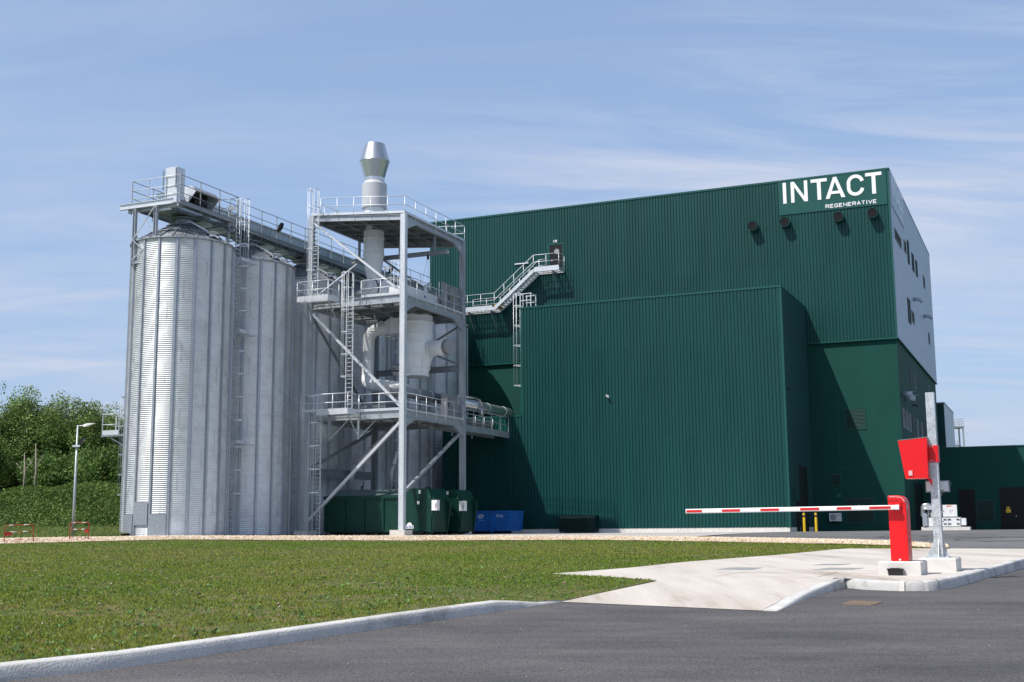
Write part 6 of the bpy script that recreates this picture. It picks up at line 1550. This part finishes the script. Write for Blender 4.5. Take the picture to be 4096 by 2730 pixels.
mb = MB(); boomseg(mb, bx1-.05, bx1+.012, 1.06); mb.build('boom_clamp', M['white'], boom)
mb = MB()
for x in np.arange(bx0+.35, bx1, .62): mb.tube([(x, y0-.075, zb(x)+.036), (x, y0-.075, zb(x)+.044)], .008, 6); mb.tube([(x, y0-.075, zb(x)-.036), (x, y0-.075, zb(x)-.046)], .008, 6)
mb.build('bolt', M['galv_d'], boom)
# bait box, in front of the first block
bq = (5.985, 19.15); zp = padz(5.9, 19.1); zt = zp+.095
bt = MB()
bt.hexa([(bq[0]-.215, bq[1], zp+.004), (bq[0]-.015, bq[1], zp+.004), (bq[0]-.015, bq[1]+.11, zp+.004), (bq[0]-.215, bq[1]+.11, zp+.004)], [(bq[0]-.228, bq[1]-.01, zt), (bq[0]-.002, bq[1]-.01, zt), (bq[0]-.002, bq[1]+.12, zt), (bq[0]-.228, bq[1]+.12, zt)])
bt.box(bq[0]-.238, bq[0]+.008, bq[1]-.018, bq[1]+.125, zt+.001, zt+.016); bt.box(bq[0]-.19, bq[0]-.05, bq[1]+.02, bq[1]+.11, zt+.017, zt+.024)
turned(solo(bt, 'bait_box', M['black'], 'small black plastic bait box against the foot of the barrier block', 'bait box', (bq[0], bq[1], zp), 'W'))
# entry post
ep = turned(thing('entry_post', 'tall spangled galvanised square post with flared foot plates on its own block', 'post', (pp_[0], pp_[1], -.205), 'W'))
px1, py0 = pp_; px0 = px1-.14; py1 = py0+.175
mb = MB(); mb.box(px0, px1, py0, py1, -.185, 2.605); mb.build('shaft', M['spangle'], ep)
mb = MB(); mb.box(px0-.15, px1+.10, py0-.11, py1+.11, -.204, -.187)
cxp, cyp = (px0+px1)/2, (py0+py1)/2
mb.prism([(px0, cyp, -.186), (px0-.13, cyp, -.186), (px0, cyp, .10)], (0, .012, 0)); mb.prism([(px1, cyp, -.186), (px1+.09, cyp, -.186), (px1, cyp, .10)], (0, .012, 0)); mb.prism([(cxp, py0, -.186), (cxp, py0-.10, -.186), (cxp, py0, .10)], (.012, 0, 0))
for x, y in ((px0-.12, py0-.08), (px1+.07, py0-.08)): mb.tube([(x, y, -.187), (x, y, -.165)], .012, 8)
mb.build('foot_plate', M['spangle'], ep)
rd = turned(thing('intercom_box', 'red trapezoid intercom box strapped to the galvanised post, small slotted grille low on its side', 'intercom box', (pp_[0], pp_[1], 1.13), 'W'))
IX = lambda x: 7.112 + (x-7.018)*.953
mb = MB(); mb.prism([(IX(x), 20.77, z) for x, z in [(6.53, 1.778), (6.625, 1.128), (7.018, 1.124), (7.030, 1.818)]], (0, .30, 0)); bx = mb.build('housing', M['red'], rd)
bv = bx.modifiers.new('bevel', 'BEVEL'); bv.width = .005; bv.segments = 2
mb = MB(); mb.box(IX(7.018), px1+.016, py0-.022, py0-.002, 1.405, 1.69); mb.box(px1+.002, px1+.018, py0-.0015, py1+.01, 1.405, 1.69); mb.build('strap', M['red'], rd)
mb = MB(); mb.prism([(IX(6.985), 20.9, 1.122), (IX(7.06), 20.9, 1.122), (IX(7.06), 20.9, 1.0)], (0, .02, 0)); mb.build('gusset', M['red'], rd)
mb = MB(); mb.box(IX(6.672), IX(6.765), 20.762, 20.769, 1.168, 1.268); gl = mb.build('speaker_grille', M['red'], rd)
mb = MB(); [mb.box(IX(6.687), IX(6.750), 20.758, 20.7615, 1.182+.0165*i, 1.191+.0165*i) for i in range(5)]; mb.build('slot', M['text_white'], gl)
mb = MB(); mb.prism([(IX(6.526), 20.765, 1.780), (IX(7.034), 20.765, 1.820), (IX(7.034), 20.765, 1.827), (IX(6.526), 20.765, 1.787)], (0, .31, 0)); mb.build('top_cover', M['plastic_grey'], rd)
mb = MB(); [mb.tube([(px1-.11, py0-.023, z), (px1-.11, py0-.03, z)], .008, 6) for z in (1.665, 1.43)]; [mb.box(px1-.09, px1-.06, py0-.0245, py0-.0225, z, z+.006) for z in (1.665, 1.43)]; mb.build('strap_bolt', M['text_white'], rd)
fl = turned(thing('floodlight', 'pale square floodlight mounted behind the entry post, facing the road', 'floodlight', (pp_[0], pp_[1], .9), 'W'))
f0, f1, fy = pp_[0]-.256, pp_[0]+.137, pp_[1]+.30
mb = MB(); mb.box(f0, f1, fy, fy+.08, .905, 1.10); mb.build('housing', M['plastic_grey'], fl)
mb = MB(); mb.box(f0+.018, f1-.018, fy-.006, fy-.001, .922, 1.085); mb.build('lamp_glass', M['white'], fl)
mb = MB(); mb.prism([(f1+.001, fy, 1.10), (f1+.035, fy+.03, 1.05), (f1+.001, fy+.06, .99)], (0, .02, 0)); mb.build('side_glass', M['green_trim'], fl)
mb = MB(); mb.box(px0+.03, px1-.03, py1+.001, fy-.001, .98, 1.02); mb.box(f1-.16, f1-.10, fy-.012, fy-.007, .922, .94); mb.tube([(f1-.13, fy+.04, .905), (f1-.13, fy+.04, .87), (f1-.18, fy+.05, .82)], .008, 6); mb.build('mounting_arm', M['galv_d'], fl)
# flush plates, joints and the painted boom shadow on the pad
def on_pad(px, py, dz=0): X, Y = xy_at(px, py, padz); return Vector((X, Y, padz(X, Y) + .006 + dz))
def pad_plate(name, quad, m, lab, cat, grp=None, t=.006):
    P = [on_pad(*q) for q in quad]; c = sum(P, Vector())/4
    mb = MB(); mb.hexa([(p.x, p.y, p.z-.004) for p in P], [(p.x, p.y, p.z+t) for p in P])
    if (P[1]-P[0]).cross(P[2]-P[0]).z < 0: mb.f = [tuple(reversed(f)) for f in mb.f]
    return solo(mb, name, m, lab, cat, tuple(c), 'W', grp)
pad_plate('inspection_cover', [(1645, 1310.4), (1725, 1310.8), (1754, 1306), (1683, 1305.5)], M['cover_plate'], 'grey metal cover plate set in the pale pad, leftmost and nearest of the covers', 'cover plate', 'cover plates in the pad')
pad_plate('inspection_cover', [(1868, 1310.8), (1955, 1310.8), (1985, 1306.8), (1905, 1306.5)], M['cover_plate'], 'grey metal cover plate in the pad just left of the barrier block', 'cover plate', 'cover plates in the pad')
pad_plate('inspection_cover', [(1868, 1300.2), (1930, 1300.2), (1955, 1297.2), (1895, 1297.2)], M['cover_plate'], 'farthest metal cover plate in the pad, behind the one near the barrier', 'cover plate', 'cover plates in the pad')
mb = MB()
def dark_line(a, b, w=.012):
    A = on_pad(*a); B = on_pad(*b); d = (B-A).normalized(); n_ = Vector((-d.y, d.x, 0))*w/2; k = max(2, int((B-A).length/.5)); vs = []
    for i in range(k+1):
        p = A + (B-A)*i/k; z = padz(p.x, p.y)+.0095; vs += [(p.x-n_.x, p.y-n_.y, z), (p.x+n_.x, p.y+n_.y, z)]
    mb.add(vs, [(2*i+1, 2*i, 2*i+2, 2*i+3) for i in range(k)])
dark_line((1640, 1311.4), (2015, 1314.2), .018); dark_line((1645, 1325.5), (1870, 1328.5)); dark_line((1645, 1325.5), (1712, 1316)); dark_line((1880, 1327.2), (1925, 1316)); dark_line((1840, 1328), (1880, 1327.5))  # first line paints the boom's cast shadow; the rest are joints
tag(mb.build('pad_joints_boom_shadow', M['asphalt']), kind='structure')
def drain():
    q = [(1935, 1389.5), (2003, 1391.5), (2029, 1385.5), (1960, 1382)]
    P = []
    for a in q: X, Y = xy_at(*a, rz); P.append(Vector((X, Y, roadz(Y)+.004)))
    mb = MB(); c = sum(P, Vector())/4; M_ = 14; L2_ = 7
    for i in range(M_+1):
        a = P[0]+(P[1]-P[0])*i/M_; b = P[3]+(P[2]-P[3])*i/M_; mb.bar(a, b, .012, .01, (0,0,1))
    for i in range(L2_+1):
        a = P[0]+(P[3]-P[0])*i/L2_; b = P[1]+(P[2]-P[1])*i/L2_; mb.bar(a, b, .014, .012, (0,0,1))
    mb.add([(p.x, p.y, p.z-.002) for p in P], [(0,1,2,3)])
    rust = mat('rusty_iron', (0.26, 0.20, 0.14), .8, metal=.2, var=.35, scale=20)
    solo(mb, 'drain_grate', rust, 'rusty brown drain grate let into the dark road', 'drain grate', tuple(c), 'W')
drain()

# ================================================================ left side: lamp and red barriers
lx, ly = -23.49, 66.0; lzz = landz(lx, ly)
lm = thing('street_lamp', 'slim grey street lamp with a flat white head, in front of the trees', 'street lamp', (lx, ly, lzz), 'W')
mb = MB(); mb.tube([(lx, ly, lzz-.1), (lx, ly, lzz+2.0), (lx, ly, 6.05)], [.085, .07, .042], 14); mb.tube([(lx, ly, 6.0), (lx+.35, ly, 6.05)], .035, 10); mb.build('pole', M['galv'], lm)
mb = MB(); mb.prism([(lx+.28, ly-.14, 6.0), (lx+.42, ly-.16, 5.96), (lx+.95, ly-.14, 6.16), (lx+.55, ly-.14, 6.15), (lx+.4, ly-.12, 6.1)], (0, .28, 0)); mb.build('lamp_head', M['white'], lm)
mb = MB(); mb.prism([(lx+.06, ly-.12, 5.0), (lx+.26, ly-.12, 5.08), (lx+.42, ly-.12, 5.34), (lx+.27, ly-.12, 5.36)], (0, .24, 0)); mb.build('floodlight', M['black'], lm)
mb = MB(); mb.box(lx-.2, lx+.2, ly-.12, ly-.06, 4.88, 4.98); mb.build('crossbar', M['galv_l'], lm)
def crowd(fx0, fx1, Y0, Y1, h, lab, logo):
    za, zb_ = landz(fx0, Y0), landz(fx1, Y1)
    c = thing('site_barrier', lab, 'barrier fence', ((fx0+fx1)/2, (Y0+Y1)/2, (za+zb_)/2), 'W', 'red and white site barriers')
    P = lambda s, z: (fx0+(fx1-fx0)*s, Y0+(Y1-Y0)*s, za+(zb_-za)*s+z+.0)
    mb = MB(); mb.tube([P(0, -.03), P(0, h-.12), P(.02, h-.04), P(.07, h), P(.93, h), P(.98, h-.04), P(1, h-.12), P(1, -.03)], .022, 8)
    mb.tube([P(0, h*.62), P(1, h*.64)], .018, 6); mb.tube([P(0, h*.19), P(1, h*.2)], .018, 6); mb.build('tube_frame', M['red_dull'], c)
    mb = MB()
    for a, b, z in ((.15, .3, h), (.65, .85, h), (.2, .4, h*.63), (.62, .8, h*.635), (.22, .36, h*.192), (.66, .8, h*.197)): mb.tube([P(a, z), P(b, z)], .0235 if z == h else .0195, 8)
    mb.build('white_band', M['white'], c)
    mb = MB(); a, b = logo; mb.prism([P(a, h*.42), P(b, h*.46), P(b, h*.62), P(a, h*.60)], (0, .01, 0)); mb.build('plate', M['red_dull'], c)
crowd(-25.48, -24.14, 62.0, 62.3, .90, 'red and white tube barrier at the far left end of the gravel', (.02, .26))
crowd(-22.50, -21.48, 62.8, 62.6, .92, 'red and white tube barrier standing around the foot of the street lamp', (.8, .98))

# ================================================================ embankment, trees
def bankz(x, y):
    s = max(0, min(1, (y-84)/10.0)); s = s*s*(3-2*s)
    return 0.55 + 2.6*s + .25*math.sin(x*.35)*s + 0.12*math.sin(x*1.3+y)*s
mb = MB(); xs_ = np.arange(-85, -16, 1.5); ys_ = np.arange(82, 150, 1.5)
vs = [(x, y, bankz(x, y) + (0 if y > 83 else -.1)) for y in ys_ for x in xs_]; nx = len(xs_)
mb.add(vs, [(j*nx+i, j*nx+i+1, (j+1)*nx+i+1, (j+1)*nx+i) for j in range(len(ys_)-1) for i in range(nx-1)], True)
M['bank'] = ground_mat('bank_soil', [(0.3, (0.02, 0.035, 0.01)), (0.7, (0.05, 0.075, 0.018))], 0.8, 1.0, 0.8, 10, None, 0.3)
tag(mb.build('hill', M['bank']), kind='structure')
def meadz(x, y):
    s = max(0, min(1, (y-66)/18.0)); return landz(x, y)*(1-s) + 0.60*s + .03
mb = MB(); xs_ = np.arange(-61.5, -21.2, 1.5); ys_ = np.arange(64.2, 86, 1.2)
vs = [(x, y, meadz(x, y)) for y in ys_ for x in xs_]; nx = len(xs_)
mb.add(vs, [(j*nx+i, j*nx+i+1, (j+1)*nx+i+1, (j+1)*nx+i) for j in range(len(ys_)-1) for i in range(nx-1)], True)
tag(mb.build('meadow', M['lawn']), kind='structure')
n = 40000; X = rng.uniform(-45, -20, n); Y = rng.uniform(65.2, 85.8, n); ok = X < np.where(Y < 67.5, -.338, -.318)*Y; X, Y = X[ok], Y[ok]; n = len(X); Z = np.array([meadz(p, q) for p, q in zip(X, Y)])
k = vnoise(X, Y, .3, 9)[:,None]; tn = (np.array((.12,.22,.04))*(1-k) + np.array((.27,.30,.11))*k)*rng.uniform(.7, 1.2, (n,1))
tag(blades('meadow_grass', X, Y, Z, rng.uniform(.05, .22, n), np.full(n, .03), tn, .8), kind='stuff')
# undergrowth on the bank
def leaf_cloud(centers, sizes, tints, flat=0.35):
    n = len(centers); d = rng.normal(size=(n,3)); d[:,2] = np.abs(d[:,2])*.8 + .25; d /= np.linalg.norm(d, axis=1, keepdims=True)
    a = np.cross(d, rng.normal(size=(n,3))); a /= np.linalg.norm(a, axis=1, keepdims=True); b = np.cross(d, a)
    s = sizes[:,None]
    v = np.stack([centers - a*s - b*s*.15, centers - b*s*.7 + a*s*.1, centers + a*s, centers + b*s*.7 - a*s*.05], 1)
    return v.reshape(-1,3), np.arange(n*4).reshape(n,4), tints
n = 120000; x = rng.uniform(-62, -20, n); y = 84.2 + rng.uniform(0, 1, n)**.8*13
hh = 0.25+0.55*(0.5+0.5*np.sin(x*.8+np.sin(y*.7)*2))*np.clip((y-83.5)/4, .1, 1)
z = np.array([bankz(a, b) for a, b in zip(x, y)]) + rng.uniform(0, 1, n)*hh
pt = .5+.5*np.sin(x*.55+1.0+.8*np.sin(y*.9))*np.sin(y*.6+x*.2)
tn = np.array((.075, .14, .028))*(1-pt[:,None]) + np.array((.15, .235, .055))*pt[:,None]; tn = tn*rng.uniform(.6, 1.4, (n,1))
v_, f_, t_ = leaf_cloud(np.stack([x,y,z],-1), rng.uniform(.04, .11, n), tn); tag(np_mesh('undergrowth', v_, f_, t_, M['leaf_v']), kind='stuff')

def make_tree(h, spread, seed, nleaf, lean, tone, lab, loc, shape='poplar'):
    r_ = np.random.default_rng(seed); root = thing('broadleaf_tree', lab, 'tree', loc, 'W', 'trees behind the embankment')
    bx_, by_, bz_ = loc
    mb = MB(); tips = []
    tp = [Vector((bx_ + lean*h*s*s + r_.normal()*.06*h*.1, by_ + r_.normal()*.05, bz_ - .3 + (h*.86)*s)) for s in np.linspace(0, 1, 9)]
    mb.tube(tp, [max(.02, .19*(1-s)**.8*h/12) for s in np.linspace(0, 1, 9)], 8)
    nb = 26
    for k in range(nb):
        s = r_.uniform(.12, .97); i = min(7, int(s*8)); p = tp[i].lerp(tp[i+1], s*8-i); a = r_.uniform(0, 2*PI)
        prof = (math.sin(min(1, s*1.25+.12)*PI*.82)**.7) if shape == 'poplar' else (1-s*.6)
        L_ = spread*(.35+.75*prof)*r_.uniform(.65, 1.15); el = r_.uniform(.35, 1.0)
        d = Vector((math.cos(a)*math.cos(el), math.sin(a)*math.cos(el), math.sin(el)))
        q = [p, p + d*L_*.5 + Vector((0,0,.1*L_)), p + d*L_ + Vector((0, 0, .3*L_))]
        mb.tube(q, [.06*h/12, .035*h/12, .012], 5)
        tips += [(q[1].lerp(q[2], .1), L_*.34), (q[2], L_*.46), (q[1].lerp(q[2], .55), L_*.42)]
        if r_.random() < .5: o = Vector(r_.normal(size=3))*L_*.3; tips.append((q[2]+o, L_*.32))
    tips.append((tp[-1] + Vector((0,0,h*.03)), spread*.34)); tips.append((tp[-2], spread*.45)); tips.append((tp[-1] + Vector((0,0,h*.08)), spread*.2))
    mb.build('trunk', M['bark_pale'] if seed % 3 == 0 else M['bark'], root)
    wts = np.array([t[1]**2 for t in tips]); wts /= wts.sum(); idx = r_.choice(len(tips), nleaf, p=wts)
    C = np.array([tips[i][0] for i in idx]); Rr = np.array([tips[i][1] for i in idx])
    d = r_.normal(size=(nleaf,3)); d /= np.linalg.norm(d, axis=1, keepdims=True); rad = r_.uniform(0, 1, nleaf)**.42
    pos = C + d*(Rr*rad*1.02)[:,None]*np.array((1,1,.9)) + r_.normal(size=(nleaf,3))*.05
    pos[:,2] = np.maximum(pos[:,2], bz_+.2)
    cl_t = r_.uniform(.55, 1.4, len(tips))[idx]
    tn = np.array(tone)*cl_t[:,None]*r_.uniform(.65, 1.35, (nleaf,1))
    yel = r_.random(nleaf) < .12; tn[yel] *= np.array((1.7, 1.25, .9))
    v_, f_, t_ = leaf_cloud(pos - np.array(loc), r_.uniform(.05, .12, nleaf), tn)
    o = np_mesh('crown', v_, f_, t_, M['leaf_v']); o.parent = root
    return root
T_ = [(0, 118, 1.0, 'tallest tree at the left edge of the photo, bushy with a ragged top'), (-52, 0, 0, '')]
spec = [  # px of crown top, py of top, depth, spread, lean, label
 (8, 896, 112, 3.3, .0, 'tallest of the trees, at the left edge of the photo'),
 (58, 925, 118, 2.6, .02, 'slim tree standing second from the left edge'),
 (102, 913, 114, 3.2, .01, 'broad tree with a rounded top above the middle of the bank, left of the lamp'),
 (140, 936, 120, 2.3, -.02, 'narrow tree just left of the street lamp'),
 (170, 948, 113, 2.6, .02, 'bushy tree directly behind the street lamp'),
 (212, 926, 116, 3.0, .0, 'pointed tree right of the lamp head'),
 (250, 952, 113, 2.6, .03, 'rightmost tree, partly hidden by the side platform and the nearest silo'),
]
def d_at(px, py): return fw*2812 + rt*(px-1176.5) + up*(784-py)
for i, (px, py, Y, spd, ln, lab) in enumerate(spec):
    d = d_at(px, py); X = d.x/d.y*Y; zt_ = E + d.z/d.y*Y; zb_ = bankz(X, 97) if False else 3.0
    zt_ -= (1.9 if i == 0 else 0.3)
    make_tree(zt_-zb_, spd, 31+i, 22000, ln, [(.165, .26, .075), (.135, .235, .06), (.19, .28, .09)][i % 3], lab, (X - ln*(zt_-zb_), Y, zb_-.05))
low = [(-30, 1000, 106), (118, 1075, 103), (238, 1050, 102), (285, 985, 118), (-75, 920, 118)]
ll = ['low bushy tree at the left edge of the bank, below the tallest tree', 'low leafy tree in front of the broad round-topped tree', 'low leafy tree between the lamp and the side platform', 'tree almost wholly behind the nearest silo', 'tree cut off by the left edge of the photo']
for i, ((px, py, Y), lab) in enumerate(zip(low, ll)):
    d = d_at(px, py); X = d.x/d.y*Y; zt_ = E + d.z/d.y*Y
    make_tree(zt_-3.0, 2.4, 77+i, 9000, .0, (.11, .20, .05), lab, (X, Y, 3.0), 'bush')
# wood behind, its inner shade put into dark leaf tints
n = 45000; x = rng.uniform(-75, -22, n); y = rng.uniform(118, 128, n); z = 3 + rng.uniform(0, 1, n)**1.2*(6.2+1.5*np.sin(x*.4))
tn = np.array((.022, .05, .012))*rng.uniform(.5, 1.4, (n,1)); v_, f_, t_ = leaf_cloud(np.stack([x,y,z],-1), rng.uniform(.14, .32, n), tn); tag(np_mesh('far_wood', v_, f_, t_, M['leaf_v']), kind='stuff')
# bare dead stems in front of the wood
for (px, py0, py1, Y, lab) in ((52, 1040, 1140, 99.5, 'pale dead snag rising from the top of the bank left of the lamp'), (78, 1020, 1140, 99.0, 'thin pale forked stem right of the dead snag'), (300, 1060, 1140, 99, None)):
    if not lab: continue
    d0_, d1_ = d_at(px, py1), d_at(px+4, py0); a = Vector((d0_.x/d0_.y*Y, Y, 2.9)); b = Vector((d1_.x/d1_.y*Y, Y, E+d1_.z/d1_.y*Y))
    mb = MB(); mb.tube([a, a.lerp(b, .5)+Vector((.1,0,0)), b], [.11, .08, .02], 7); m_ = a.lerp(b, .55); mb.tube([m_, m_+Vector((-.6, 0, .9))], [.04, .015], 5); mb.tube([m_, m_+Vector((.7, 0, 1.2))], [.04, .015], 5)
    solo(mb, 'dead_tree', M['bark_pale'], lab, 'dead tree', tuple(a), 'W')

for o in bpy.data.objects:
    if '_o' in o: del o['_o']
